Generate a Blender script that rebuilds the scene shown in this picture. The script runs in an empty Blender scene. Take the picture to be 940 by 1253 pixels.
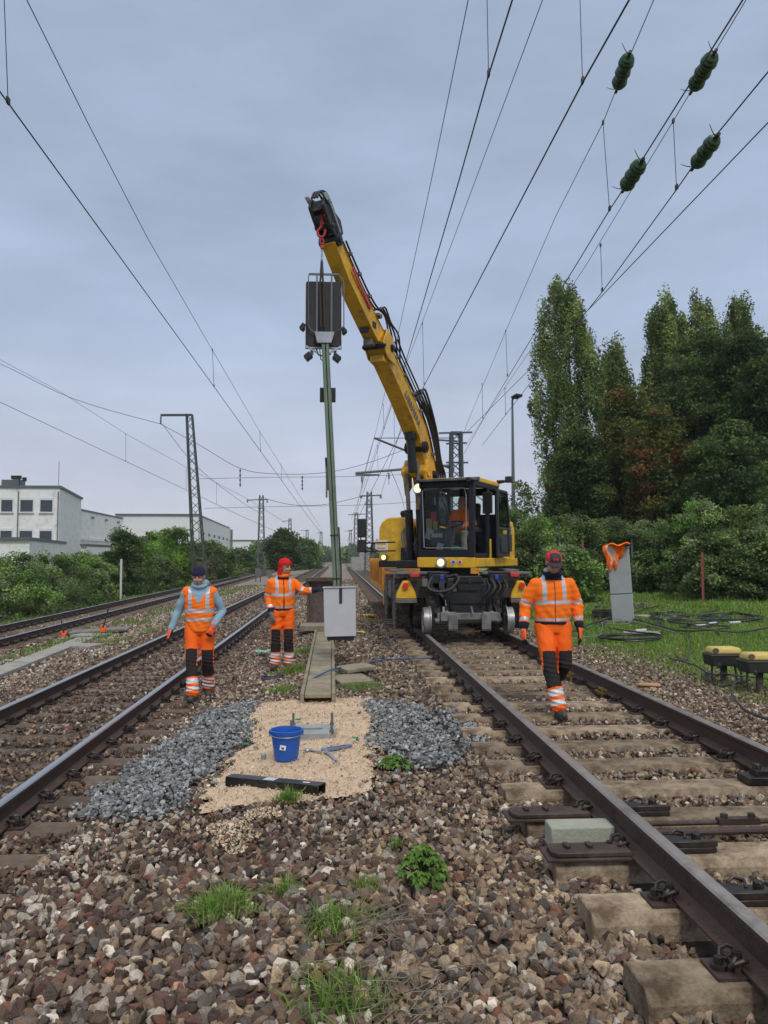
import bpy, bmesh, math, random
import numpy as np
from mathutils import Vector, Matrix, Euler
R = math.radians
random.seed(7)
rng = np.random.default_rng(7)
S = bpy.context.scene
COL = S.collection

# ------------------------------------------------------------------ camera, sky, sun, exposure
CAM_Z = 1.56
F = 940.0
PITCH, YAW = R(3.38), R(-3.35)
cd = bpy.data.cameras.new('camera')
cam = bpy.data.objects.new('camera', cd)
COL.objects.link(cam)
cam.location = (0, 0, CAM_Z)
cam.rotation_euler = (R(90) + PITCH, 0, YAW)
cd.sensor_fit = 'VERTICAL'
cd.sensor_height = 36.0
cd.lens = F / 1253 * 36.0
cd.clip_start = 0.05
cd.clip_end = 5000
S.camera = cam
CR = Euler((R(90) + PITCH, 0, YAW)).to_matrix()
ORG = Vector((0, 0, CAM_Z))

SUN_EL, SUN_AZ = 46, 168     # sun high behind the camera, veiled by cloud
w = bpy.data.worlds.new('World')
S.world = w
w.use_nodes = True
nt = w.node_tree
nt.nodes.clear()
N = nt.nodes.new
out = N('ShaderNodeOutputWorld')
bg = N('ShaderNodeBackground')
bg.inputs['Strength'].default_value = 0.1
sky = N('ShaderNodeTexSky')
sky.sky_type = 'NISHITA'
sky.sun_disc = False
sky.sun_elevation = R(SUN_EL)
sky.sun_rotation = R(SUN_AZ)
tc = N('ShaderNodeTexCoord')
sep = N('ShaderNodeSeparateXYZ')
nt.links.new(tc.outputs['Generated'], sep.inputs[0])
ramp = N('ShaderNodeValToRGB')           # overcast deck: paler and warmer low down, blue-grey higher up
ramp.color_ramp.elements[0].position = 0.0
ramp.color_ramp.elements[0].color = (.56, .58, .66, 1)
ramp.color_ramp.elements[1].position = 1.0
ramp.color_ramp.elements[1].color = (1.35, 1.32, 1.28, 1)   # the cloud is thinnest and brightest overhead
e = ramp.color_ramp.elements.new(0.60)
e.color = (.345, .42, .56, 1)
e = ramp.color_ramp.elements.new(0.68)
e.color = (.45, .50, .60, 1)
e = ramp.color_ramp.elements.new(0.12)
e.color = (.50, .54, .66, 1)
e = ramp.color_ramp.elements.new(0.28)
e.color = (.40, .48, .635, 1)
nt.links.new(sep.outputs['Z'], ramp.inputs[0])
mp = N('ShaderNodeMapping')
mp.inputs['Scale'].default_value = (1.0, 1.0, 3.2)
nt.links.new(tc.outputs['Generated'], mp.inputs[0])
nz = N('ShaderNodeTexNoise')
nz.inputs['Scale'].default_value = 3.4
nz.inputs['Detail'].default_value = 7
nz.inputs['Roughness'].default_value = .55
nt.links.new(mp.outputs[0], nz.inputs[0])
mr = N('ShaderNodeMapRange')
mr.inputs[1].default_value = .3
mr.inputs[2].default_value = .7
mr.inputs[3].default_value = 8.5
mr.inputs[4].default_value = 10.9
nt.links.new(nz.outputs[0], mr.inputs[0])
mul = N('ShaderNodeVectorMath')
mul.operation = 'SCALE'
nt.links.new(ramp.outputs[0], mul.inputs[0])
nt.links.new(mr.outputs[0], mul.inputs['Scale'])
mx = N('ShaderNodeMix')
mx.data_type = 'RGBA'
mx.inputs[0].default_value = 0.93
nt.links.new(sky.outputs[0], mx.inputs[6])
nt.links.new(mul.outputs[0], mx.inputs[7])
nt.links.new(mx.outputs[2], bg.inputs['Color'])
nt.links.new(bg.outputs[0], out.inputs[0])

sd = bpy.data.lights.new('sun', 'SUN')
sd.energy = 1.4
sd.angle = R(12)
sd.color = (1, .96, .9)
sun = bpy.data.objects.new('sun', sd)
COL.objects.link(sun)
az = R(SUN_AZ)
sdir = Vector((math.sin(az) * math.cos(R(SUN_EL)), math.cos(az) * math.cos(R(SUN_EL)), math.sin(R(SUN_EL))))
sun.rotation_euler = sdir.to_track_quat('Z', 'Y').to_euler()
S.view_settings.view_transform = 'Standard'
S.view_settings.look = 'None'
S.view_settings.gamma = 1
S.view_settings.use_curve_mapping = False
S.view_settings.exposure = 0.17

# ------------------------------------------------------------------ measuring helpers
def ray(px, py):
    return CR @ Vector(((px - 470) / F, -(py - 626.5) / F, -1))
def PL(px, py, z=0.0):
    d = ray(px, py)
    return ORG + d * ((z - CAM_Z) / d.z)
def AY(px, py, Y):
    d = ray(px, py)
    return ORG + d * (Y / d.y)
CRI = np.array(CR.transposed())
def proj(P):
    q = (np.asarray(P) - np.array(ORG)) @ CRI.T
    return 470 + F * q[:, 0] / -q[:, 2], 626.5 - F * q[:, 1] / -q[:, 2]

GX = np.array([-90, -30, -14, -12, -11.2, -10.8, -7.1, -6.6, -5.4, -4.8, -1.85, -1.2, -.5, .6, 1.0, 1.2, 3.5, 3.8, 4.6, 6, 9, 14, 22, 40, 90.])
GZ = np.array([-1.0, -.9, -.80, -.74, -.66, -.64, -.64, -.58, -.52, -.42, -.385, -.27, -.17, -.15, -.15, -.10, -.075, -.07, -.05, -.02, .04, .22, .5, .8, 1.2])
def vnoise(x, y, s=1.0, seed=0):
    r = np.random.default_rng(seed)
    o = 0
    for k in range(5):
        a, b, p = r.uniform(-1, 1), r.uniform(-1, 1), r.uniform(0, 6.28)
        n = math.hypot(a, b) + 1e-6
        fq = (1.0 + .7 * k) * s
        o = o + np.sin((a / n * x + b / n * y) * fq * 2.2 + p) / (1 + .5 * k)
    return o / 2.6
def gh(x, y):
    x = np.asarray(x, float); y = np.asarray(y, float)
    h = np.interp(x, GX, GZ)
    inb = ((x > -1.9) & (x < 1.0)).astype(float)
    intr = ((x > 1.05) & (x < 3.62)).astype(float)
    h = h + intr * .045 * np.clip((y - 4.2) / 1.5, 0, 1)
    return h + inb * .025 * vnoise(x, y, 1.1, 3) + np.clip((x - 5) / 6, 0, 1) * .06 * vnoise(x, y, .5, 5)
def gz(x, y):
    return float(gh(x, y))

# ------------------------------------------------------------------ materials
MATS = {}
def mat(name, col, rough=.6, metal=0.0, var=.15, scale=6.0, bump=.0, bscale=60., col2=None, spec=.5, dirt=None, dscale=3., dlo=.5, dhi=.7, coat=0., attr=None, emit=None, trans=0., coord='Object'):
    if name in MATS:
        return MATS[name]
    m = bpy.data.materials.new(name)
    m.use_nodes = True
    t = m.node_tree
    n = t.nodes.new
    L = t.links.new
    p = t.nodes['Principled BSDF']
    p.inputs['Roughness'].default_value = rough
    p.inputs['Metallic'].default_value = metal
    p.inputs['Specular IOR Level'].default_value = spec
    p.inputs['Coat Weight'].default_value = coat
    tcn = n('ShaderNodeTexCoord')
    src = tcn.outputs[coord]
    if attr:
        a = n('ShaderNodeAttribute')
        a.attribute_name = attr
        base = a.outputs['Color']
    else:
        rgb = n('ShaderNodeRGB')
        rgb.outputs[0].default_value = (*col, 1)
        base = rgb.outputs[0]
    if col2 or var:
        no = n('ShaderNodeTexNoise')
        no.inputs['Scale'].default_value = scale
        no.inputs['Detail'].default_value = 6
        no.inputs['Roughness'].default_value = .65
        L(src, no.inputs[0])
        mixn = n('ShaderNodeMix')
        mixn.data_type = 'RGBA'
        if col2:
            rr = n('ShaderNodeMapRange')
            rr.inputs[1].default_value = .38
            rr.inputs[2].default_value = .62
            L(no.outputs[0], rr.inputs[0])
            L(rr.outputs[0], mixn.inputs[0])
            L(base, mixn.inputs[6])
            mixn.inputs[7].default_value = (*col2, 1)
            base = mixn.outputs[2]
        else:
            rr = n('ShaderNodeMapRange')
            rr.inputs[1].default_value = .3
            rr.inputs[2].default_value = .7
            rr.inputs[3].default_value = 1 - var
            rr.inputs[4].default_value = 1 + var
            L(no.outputs[0], rr.inputs[0])
            vm = n('ShaderNodeVectorMath')
            vm.operation = 'SCALE'
            L(base, vm.inputs[0])
            L(rr.outputs[0], vm.inputs['Scale'])
            base = vm.outputs[0]
            rg = n('ShaderNodeMapRange')
            rg.inputs[1].default_value = .3
            rg.inputs[2].default_value = .7
            rg.inputs[3].default_value = max(.02, rough - .1)
            rg.inputs[4].default_value = min(1, rough + .12)
            L(no.outputs[0], rg.inputs[0])
            L(rg.outputs[0], p.inputs['Roughness'])
    if dirt:
        nd = n('ShaderNodeTexNoise')
        nd.inputs['Scale'].default_value = dscale
        nd.inputs['Detail'].default_value = 9
        nd.inputs['Roughness'].default_value = .7
        L(src, nd.inputs[0])
        rr = n('ShaderNodeMapRange')
        rr.inputs[1].default_value = dlo
        rr.inputs[2].default_value = dhi
        L(nd.outputs[0], rr.inputs[0])
        md = n('ShaderNodeMix')
        md.data_type = 'RGBA'
        L(rr.outputs[0], md.inputs[0])
        L(base, md.inputs[6])
        md.inputs[7].default_value = (*dirt, 1)
        base = md.outputs[2]
    L(base, p.inputs['Base Color'])
    if bump:
        nb = n('ShaderNodeTexNoise')
        nb.inputs['Scale'].default_value = bscale
        nb.inputs['Detail'].default_value = 5
        L(src, nb.inputs[0])
        bn = n('ShaderNodeBump')
        bn.inputs['Strength'].default_value = bump
        bn.inputs['Distance'].default_value = .02
        L(nb.outputs[0], bn.inputs['Height'])
        L(bn.outputs[0], p.inputs['Normal'])
    if emit:
        p.inputs['Emission Color'].default_value = (*emit[0], 1)
        p.inputs['Emission Strength'].default_value = emit[1]
    if trans:
        tr = n('ShaderNodeBsdfTranslucent')
        L(base, tr.inputs[0])
        ms = n('ShaderNodeMixShader')
        ms.inputs[0].default_value = trans
        o = t.nodes['Material Output']
        L(p.outputs[0], ms.inputs[1])
        L(tr.outputs[0], ms.inputs[2])
        L(ms.outputs[0], o.inputs[0])
    MATS[name] = m
    return m
def glass_mat(name='cab glass', tint=(.75, .85, .82), refl=.12):
    if name in MATS:
        return MATS[name]
    m = bpy.data.materials.new(name)
    m.use_nodes = True
    t = m.node_tree
    t.nodes.clear()
    o = t.nodes.new('ShaderNodeOutputMaterial')
    a = t.nodes.new('ShaderNodeBsdfTransparent')
    a.inputs[0].default_value = (*tint, 1)
    g = t.nodes.new('ShaderNodeBsdfGlossy')
    g.inputs['Roughness'].default_value = .03
    fr = t.nodes.new('ShaderNodeFresnel')
    fr.inputs[0].default_value = 1.45
    ad = t.nodes.new('ShaderNodeMath')
    ad.operation = 'ADD'
    ad.inputs[1].default_value = refl - .04
    ms = t.nodes.new('ShaderNodeMixShader')
    t.links.new(fr.outputs[0], ad.inputs[0])
    t.links.new(ad.outputs[0], ms.inputs[0])
    t.links.new(a.outputs[0], ms.inputs[1])
    t.links.new(g.outputs[0], ms.inputs[2])
    t.links.new(ms.outputs[0], o.inputs[0])
    MATS[name] = m
    return m

YEL = mat('machine yellow', (.76, .43, .015), .42, 0, .14, 5, coat=.08, dirt=(.24, .16, .07), dscale=4.5, dlo=.50, dhi=.80)
YELD = mat('boom yellow', (.70, .37, .015), .42, 0, .12, 3, dirt=(.16, .10, .035), dscale=4.0, dlo=.48, dhi=.76)
BLK = mat('black metal', (.014, .014, .017), .45, .2, .3, 8, dirt=(.07, .06, .05), dscale=5, dlo=.55, dhi=.8)
BLKP = mat('black plastic', (.02, .02, .022), .5, 0, .2, 10)
RUB = mat('rubber', (.025, .024, .023), .8, 0, .3, 12, bump=.3, bscale=50, dirt=(.21, .175, .135), dscale=7, dlo=.40, dhi=.66)
STEEL = mat('galvanised steel', (.33, .35, .37), .45, .7, .2, 12)
STEELB = mat('bright steel', (.55, .55, .55), .3, .9, .15, 8)
GREYM = mat('dirty grey metal', (.16, .155, .15), .6, .3, .25, 9, dirt=(.09, .06, .04), dscale=7)
RED = mat('red paint', (.55, .03, .03), .4, 0, .15, 10)
REDL = mat('red lamp glass', (.7, .02, .015), .2, 0, 0)
WHT = mat('white paint', (.72, .73, .74), .5, 0, .05, 5, dirt=(.4, .38, .35), dscale=4, dlo=.62, dhi=.85)
CHR = mat('chrome rod', (.7, .7, .7), .12, 1, .05, 8)

# ------------------------------------------------------------------ mesh builder
ORGS = {}
class MB:
    def __init__(s, M=None):
        s.v = []; s.f = []; s.mi = []
        s.M = M or Matrix()
    def add(s, vs, fs, mi=0):
        b = len(s.v)
        s.v += [s.M @ Vector(v) for v in vs]
        s.f += [tuple(b + i for i in f) for f in fs]
        s.mi += [mi] * len(fs)
        return s
    def box(s, c, d, rot=None, mi=0, top=1.0):
        q = rot.to_matrix() if isinstance(rot, Euler) else (rot or Matrix.Identity(3))
        vs = []
        for z in (-.5, .5):
            k = top if z > 0 else 1
            for x, y in ((-.5, -.5), (.5, -.5), (.5, .5), (-.5, .5)):
                vs.append(Vector(c) + q @ Vector((x * d[0] * k, y * d[1] * k, z * d[2])))
        return s.add(vs, [(3, 2, 1, 0), (4, 5, 6, 7), (0, 1, 5, 4), (1, 2, 6, 5), (2, 3, 7, 6), (3, 0, 4, 7)], mi)
    def bar(s, a, b, wd, ht=None, up=(0, 0, 1), mi=0):
        a, b = Vector(a), Vector(b); ht = ht or wd
        d = (b - a); L = d.length; d.normalize()
        u = Vector(up)
        x = d.cross(u)
        if x.length < 1e-4:
            x = d.cross(Vector((1, 0, 0)))
        x.normalize(); u = x.cross(d)
        q = Matrix((x, d, u)).transposed()
        return s.box((a + b) / 2, (wd, L, ht), q, mi)
    def cyl(s, a, b, r, r2=None, n=14, mi=0):
        return s.tube([a, b], [r, r if r2 is None else r2], n, mi)
    def tube(s, pts, r, n=8, mi=0, closed=False, caps=True):
        P = [Vector(p) for p in pts]
        if not hasattr(r, '__len__'):
            r = [r] * len(P)
        m = len(P)
        T = []
        for i in range(m):
            a = P[(i - 1) % m] if (i or closed) else P[0]
            b = P[(i + 1) % m] if (i < m - 1 or closed) else P[-1]
            t = b - a
            T.append(t.normalized() if t.length > 1e-9 else Vector((0, 0, 1)))
        x = T[0].cross(Vector((0, 0, 1)))
        if x.length < 1e-3:
            x = T[0].cross(Vector((1, 0, 0)))
        x.normalize()
        vs = []
        for i in range(m):
            x = x - T[i] * x.dot(T[i])
            if x.length < 1e-5:
                x = T[i].orthogonal()
            x.normalize()
            y = T[i].cross(x)
            for k in range(n):
                an = 2 * math.pi * k / n
                vs.append(P[i] + (x * math.cos(an) + y * math.sin(an)) * r[i])
        fs = []
        for i in range(m if closed else m - 1):
            j = (i + 1) % m
            for k in range(n):
                fs.append((i * n + k, i * n + (k + 1) % n, j * n + (k + 1) % n, j * n + k))
        if caps and not closed:
            fs.append(tuple(range(n - 1, -1, -1)))
            fs.append(tuple(range((m - 1) * n, m * n)))
        return s.add(vs, fs, mi)
    def sph(s, c, r, n=12, mi=0, rot=None):
        r = (r, r, r) if not hasattr(r, '__len__') else r
        q = rot or Matrix.Identity(3)
        vs = []; fs = []
        h = n // 2
        for i in range(1, h):
            th = math.pi * i / h
            for k in range(n):
                ph = 2 * math.pi * k / n
                vs.append(Vector(c) + q @ Vector((r[0] * math.sin(th) * math.cos(ph), r[1] * math.sin(th) * math.sin(ph), r[2] * math.cos(th))))
        t = len(vs); vs.append(Vector(c) + q @ Vector((0, 0, r[2]))); vs.append(Vector(c) + q @ Vector((0, 0, -r[2])))
        for i in range(h - 2):
            for k in range(n):
                fs.append((i * n + k, (i + 1) * n + k, (i + 1) * n + (k + 1) % n, i * n + (k + 1) % n))
        for k in range(n):
            fs.append((t, k, (k + 1) % n))
            fs.append((t + 1, (h - 2) * n + (k + 1) % n, (h - 2) * n + k))
        return s.add(vs, fs, mi)
    def prism(s, poly, axis, a, b, mi=0):
        # poly in the plane perpendicular to axis, ordered; axis x:(y,z)  y:(x,z)  z:(x,y)
        def mk(p, t):
            return {'x': (t, p[0], p[1]), 'y': (p[0], t, p[1]), 'z': (p[0], p[1], t)}[axis]
        n = len(poly)
        vs = [mk(p, a) for p in poly] + [mk(p, b) for p in poly]
        fs = [tuple(range(n - 1, -1, -1)), tuple(range(n, 2 * n))] + [(i, (i + 1) % n, n + (i + 1) % n, n + i) for i in range(n)]
        return s.add(vs, fs, mi)
    def lathe(s, prof, c=(0, 0, 0), ax=(0, 0, 1), n=24, mi=0):
        q = Vector(ax).to_track_quat('Z', 'Y').to_matrix()
        vs = []; fs = []
        for (r, z) in prof:
            for k in range(n):
                an = 2 * math.pi * k / n
                vs.append(Vector(c) + q @ Vector((r * math.cos(an), r * math.sin(an), z)))
        for i in range(len(prof) - 1):
            for k in range(n):
                fs.append((i * n + k, i * n + (k + 1) % n, (i + 1) * n + (k + 1) % n, (i + 1) * n + k))
        fs.append(tuple(range(n - 1, -1, -1)))
        fs.append(tuple(range((len(prof) - 1) * n, len(prof) * n)))
        return s.add(vs, fs, mi)
    def build(s, name, mats, parent=None, origin=None, smooth=35, bevel=0, seg=2, fix=True):
        if not isinstance(mats, (list, tuple)):
            mats = [mats]
        if origin is None:
            if parent is not None:
                origin = ORGS.get(parent.name, Vector((0, 0, 0)))
            else:
                xs = [v.x for v in s.v]; ys = [v.y for v in s.v]; zs = [v.z for v in s.v]
                origin = Vector(((min(xs) + max(xs)) / 2, (min(ys) + max(ys)) / 2, min(zs)))
        origin = Vector(origin)
        me = bpy.data.meshes.new(name)
        me.from_pydata([tuple(v - origin) for v in s.v], [], s.f)
        for m in mats:
            me.materials.append(m)
        if len(mats) > 1:
            me.polygons.foreach_set('material_index', s.mi)
        if fix:
            bm = bmesh.new(); bm.from_mesh(me)
            bmesh.ops.recalc_face_normals(bm, faces=bm.faces)
            bm.to_mesh(me); bm.free()
        if smooth:
            me.polygons.foreach_set('use_smooth', [True] * len(me.polygons))
            me.set_sharp_from_angle(angle=R(smooth))
        o = bpy.data.objects.new(name, me)
        COL.objects.link(o)
        if bevel:
            b = o.modifiers.new('bevel', 'BEVEL')
            b.width = bevel; b.segments = seg; b.limit_method = 'ANGLE'; b.angle_limit = R(30)
            b.harden_normals = False
        if parent is not None:
            o.parent = parent
        else:
            o.location = origin
        ORGS[o.name] = origin
        return o
def tag(o, label, cat, group=None, kind=None):
    o['label'] = label; o['category'] = cat
    if group: o['group'] = group
    if kind: o['kind'] = kind
    return o
def empty(name, loc, label, cat, group=None):
    o = bpy.data.objects.new(name, None)
    COL.objects.link(o)
    o.location = Vector(loc)
    o.empty_display_size = .1
    ORGS[o.name] = Vector(loc)
    return tag(o, label, cat, group)
def kids(o):
    return [c for c in bpy.data.objects if c.parent == o]
def copy_tree(o, loc, rotz=None, label=None, group=None, children=None):
    c = o.copy(); COL.objects.link(c)
    c.location = Vector(loc)
    if rotz is not None: c.rotation_euler = (0, 0, rotz)
    if label: c['label'] = label
    if group: c['group'] = group
    for k in (children if children is not None else kids(o)):
        d = k.copy(); COL.objects.link(d); d.parent = c
        for g in kids(k):
            e = g.copy(); COL.objects.link(e); e.parent = d
    return c
def np_mesh(name, V, Fc, material, cols=None, parent=None, origin=(0, 0, 0), smooth=False):
    V = np.asarray(V, np.float32) - np.array(origin, np.float32)
    Fc = np.asarray(Fc, np.int32)
    k = Fc.shape[1]
    me = bpy.data.meshes.new(name)
    me.vertices.add(len(V)); me.vertices.foreach_set('co', V.ravel())
    me.loops.add(Fc.size); me.loops.foreach_set('vertex_index', Fc.ravel())
    me.polygons.add(len(Fc)); me.polygons.foreach_set('loop_start', np.arange(0, Fc.size, k, dtype=np.int32))
    me.polygons.foreach_set('use_smooth', np.full(len(Fc), smooth))
    me.update(calc_edges=True)
    if cols is not None:
        a = me.color_attributes.new('col', 'FLOAT_COLOR', 'POINT')
        c4 = np.ones((len(V), 4), np.float32); c4[:, :3] = cols
        a.data.foreach_set('color', c4.ravel())
    for m in (material if isinstance(material, (list, tuple)) else [material]):
        me.materials.append(m)
    o = bpy.data.objects.new(name, me)
    COL.objects.link(o)
    if parent is not None:
        o.parent = parent
    else:
        o.location = origin
    ORGS[o.name] = Vector(origin)
    return o
def inpoly(x, y, poly):
    x = np.asarray(x); y = np.asarray(y)
    c = np.zeros(x.shape, bool)
    n = len(poly)
    for i in range(n):
        x1, y1 = poly[i]; x2, y2 = poly[(i + 1) % n]
        if y1 == y2: continue
        t = ((y1 > y) != (y2 > y)) & (x < (x2 - x1) * (y - y1) / (y2 - y1) + x1)
        c ^= t
    return c
def gpoly(pts, z=-.15):
    return [tuple(PL(a, b, z)[:2]) for a, b in pts]

# ------------------------------------------------------------------ ground
RT, LT = 2.34, -3.175            # track centre lines
RZ, LZ, TZ = 0.0, -0.375, -0.585  # sleeper tops
def t3(y): return -8.62 - .0165 * y
SPACING = .59
def ground_sheet():
    xs = np.unique(np.concatenate([np.arange(-12, 6, .12), np.arange(6, 20, .5), np.arange(-30, -12, .6), np.array([-1500, -700, -300, -150, -90, -60, -40, 22, 26, 30, 40, 60, 90, 150, 300, 700, 1500.])]))
    ys = np.unique(np.concatenate([np.array([-60, -20, -5]), np.arange(-2, 20, .15), np.arange(20, 60, .8), np.arange(60, 200, 6), np.array([230, 300, 450, 800, 1600, 3000.])]))
    X, Y = np.meshgrid(xs, ys)
    Z = gh(X, Y) - .02
    ny, nx = X.shape
    V = np.stack([X, Y, Z], -1).reshape(-1, 3)
    i = np.arange((ny - 1) * nx).reshape(ny - 1, nx)[:, :-1].ravel()
    Fc = np.stack([i, i + 1, i + 1 + nx, i + nx], 1)
    # ground colour by what covers it: ballast between and under the tracks, soil and grass beyond; near ground painted darker as shade in the stone gaps
    x = V[:, 0]; y = V[:, 1]
    nn = vnoise(x, y, .6, 11) * .5 + vnoise(x, y, 2.2, 12) * .3
    c = np.zeros((len(V), 3))
    bal = np.array([.23, .20, .165]); brown = np.array([.06, .047, .037]); soil = np.array([.13, .11, .065]); grs = np.array([.15, .24, .045]); pale = np.array([.26, .23, .19])
    c[:] = bal
    k = np.clip((y - 7) / 8, 0, 1)[:, None]
    c = c * k + brown * (1 - k)
    m = ((x > 3.75) & (x < 5.2))
    c[m] = pale * .8
    g = np.clip((x - 4.15 - .5 * nn + np.clip((9 - y) / 4, 0, 2)) / .6, 0, 1)[:, None]
    gg = np.clip(.55 + nn, 0, 1)[:, None]
    c = c * (1 - g) + g * (grs * gg + soil * (1 - gg))
    gl = np.clip((-11.6 - x - .4 * nn) / .6, 0, 1)[:, None]
    c = c * (1 - gl) + gl * (grs * gg + soil * (1 - gg))
    far = np.clip((y - 120) / 100, 0, 1)[:, None] * (np.abs(x) > 14)[:, None]
    c = c * (1 - far) + far * grs
    m = mat('ground gravel and soil', (1, 1, 1), .95, 0, .45, 9, bump=1.0, bscale=26, attr='col', spec=.2)
    tn = m.node_tree; p_ = tn.nodes['Principled BSDF']; lk = p_.inputs['Base Color'].links[0]; srcs = lk.from_socket
    vo = tn.nodes.new('ShaderNodeTexVoronoi'); vo.inputs['Scale'].default_value = 16
    tcn = tn.nodes.new('ShaderNodeTexCoord'); tn.links.new(tcn.outputs['Object'], vo.inputs['Vector'])
    sp = tn.nodes.new('ShaderNodeSeparateColor'); tn.links.new(vo.outputs['Color'], sp.inputs[0])
    mr_ = tn.nodes.new('ShaderNodeMapRange'); mr_.inputs[3].default_value = .55; mr_.inputs[4].default_value = 1.5
    tn.links.new(sp.outputs[0], mr_.inputs[0])
    sc_ = tn.nodes.new('ShaderNodeVectorMath'); sc_.operation = 'SCALE'
    tn.links.new(srcs, sc_.inputs[0]); tn.links.new(mr_.outputs[0], sc_.inputs['Scale']); tn.links.new(sc_.outputs[0], p_.inputs['Base Color'])
    o = np_mesh('ground', V, Fc, m, c, smooth=True)
    o['kind'] = 'structure'
    o['label'] = 'flat gravel and soil ground around the railway tracks'
ground_sheet()

# ------------------------------------------------------------------ stones
def rock_variants(nv, npts, flat=.72, bev=False, seed=1):
    r = np.random.default_rng(seed)
    res = []
    for _ in range(nv):
        bm = bmesh.new()
        for k in range(npts):
            d = r.normal(size=3); d /= np.linalg.norm(d)
            bm.verts.new(Vector(d * np.array([1, r.uniform(.7, .95), flat * r.uniform(.8, 1.1)]) * r.uniform(.86, 1.05)))
        h = bmesh.ops.convex_hull(bm, input=bm.verts)
        bmesh.ops.delete(bm, geom=[e for e in h['geom_interior'] if isinstance(e, bmesh.types.BMVert)], context='VERTS')
        if bev:
            bmesh.ops.dissolve_limit(bm, angle_limit=R(14), verts=bm.verts, edges=bm.edges)
            bmesh.ops.bevel(bm, geom=list(bm.edges), offset=.035, segments=1, affect='EDGES')
        bmesh.ops.triangulate(bm, faces=bm.faces)
        bmesh.ops.recalc_face_normals(bm, faces=bm.faces)
        bm.verts.ensure_lookup_table()
        V = np.array([v.co[:] for v in bm.verts]); Fc = np.array([[v.index for v in f.verts] for f in bm.faces])
        bm.free()
        res.append((V, Fc))
    return res
def rotmats(n, r, tilt=.5):
    a = r.uniform(0, 2 * np.pi, n); b = r.normal(0, tilt, n); c = r.normal(0, tilt, n)
    ca, sa, cb, sb, cc, sc = np.cos(a), np.sin(a), np.cos(b), np.sin(b), np.cos(c), np.sin(c)
    Rz = np.zeros((n, 3, 3)); Rz[:, 0, 0] = ca; Rz[:, 0, 1] = -sa; Rz[:, 1, 0] = sa; Rz[:, 1, 1] = ca; Rz[:, 2, 2] = 1
    Rx = np.zeros((n, 3, 3)); Rx[:, 0, 0] = 1; Rx[:, 1, 1] = cb; Rx[:, 1, 2] = -sb; Rx[:, 2, 1] = sb; Rx[:, 2, 2] = cb
    Ry = np.zeros((n, 3, 3)); Ry[:, 1, 1] = 1; Ry[:, 0, 0] = cc; Ry[:, 0, 2] = sc; Ry[:, 2, 0] = -sc; Ry[:, 2, 2] = cc
    return Rx @ Ry @ Rz
def scatter(name, pos, size, cols, variants, material, label, cat, r, tilt=.5, smooth=False):
    n = len(pos)
    Rm = rotmats(n, r, tilt)
    vi = r.integers(0, len(variants), n)
    Vs = []; Fs = []; Cs = []; off = 0
    for k, (V, Fc) in enumerate(variants):
        id_ = np.where(vi == k)[0]
        if len(id_) == 0: continue
        W = np.einsum('nij,vj->nvi', Rm[id_], V) * size[id_][:, None, None] + pos[id_][:, None, :]
        m = len(V)
        Vs.append(W.reshape(-1, 3))
        Fs.append((Fc[None] + (np.arange(len(id_)) * m)[:, None, None] + off).reshape(-1, 3))
        Cs.append(np.repeat(cols[id_], m, 0))
        off += m * len(id_)
    o = np_mesh(name, np.concatenate(Vs), np.concatenate(Fs), material, np.concatenate(Cs), smooth=smooth)
    return tag(o, label, cat, kind='stuff')
ROCK_NEAR = rock_variants(18, 13, .62, True, 2)
ROCK_FAR = rock_variants(12, 9, .68, False, 3)
ROCKM = mat('crushed stone', (1, 1, 1), .8, 0, .22, 38, bump=.5, bscale=110, attr='col', spec=.3, dirt=(.11, .085, .065), dscale=26, dlo=.5, dhi=.68)

def wob(poly_pts, seed, amp=.10):
    r = np.random.default_rng(seed)
    P = [Vector((a, b, 0)) for a, b in poly_pts]
    res = []
    for i in range(len(P)):
        a, b = P[i], P[(i + 1) % len(P)]
        k = max(1, int((b - a).length / .12))
        for j in range(k):
            q = a.lerp(b, j / k)
            res.append((q.x + r.uniform(-amp, amp), q.y + r.uniform(-amp, amp)))
    return res
SAND = wob(gpoly([(316, 856), (452, 853), (462, 890), (456, 930), (450, 962), (398, 974), (330, 976), (230, 982), (258, 946), (296, 905)]), 1)
GREYL = wob(gpoly([(262, 860), (316, 856), (296, 905), (250, 950), (222, 982), (180, 992), (82, 968), (150, 926), (205, 884)], -.22), 2)
GREYR = wob(gpoly([(448, 856), (505, 862), (560, 884), (590, 916), (545, 940), (475, 942), (458, 915)]), 3)
SPILL = wob(gpoly([(250, 1000), (330, 985), (330, 1010), (300, 1050), (262, 1045)]), 4)

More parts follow.
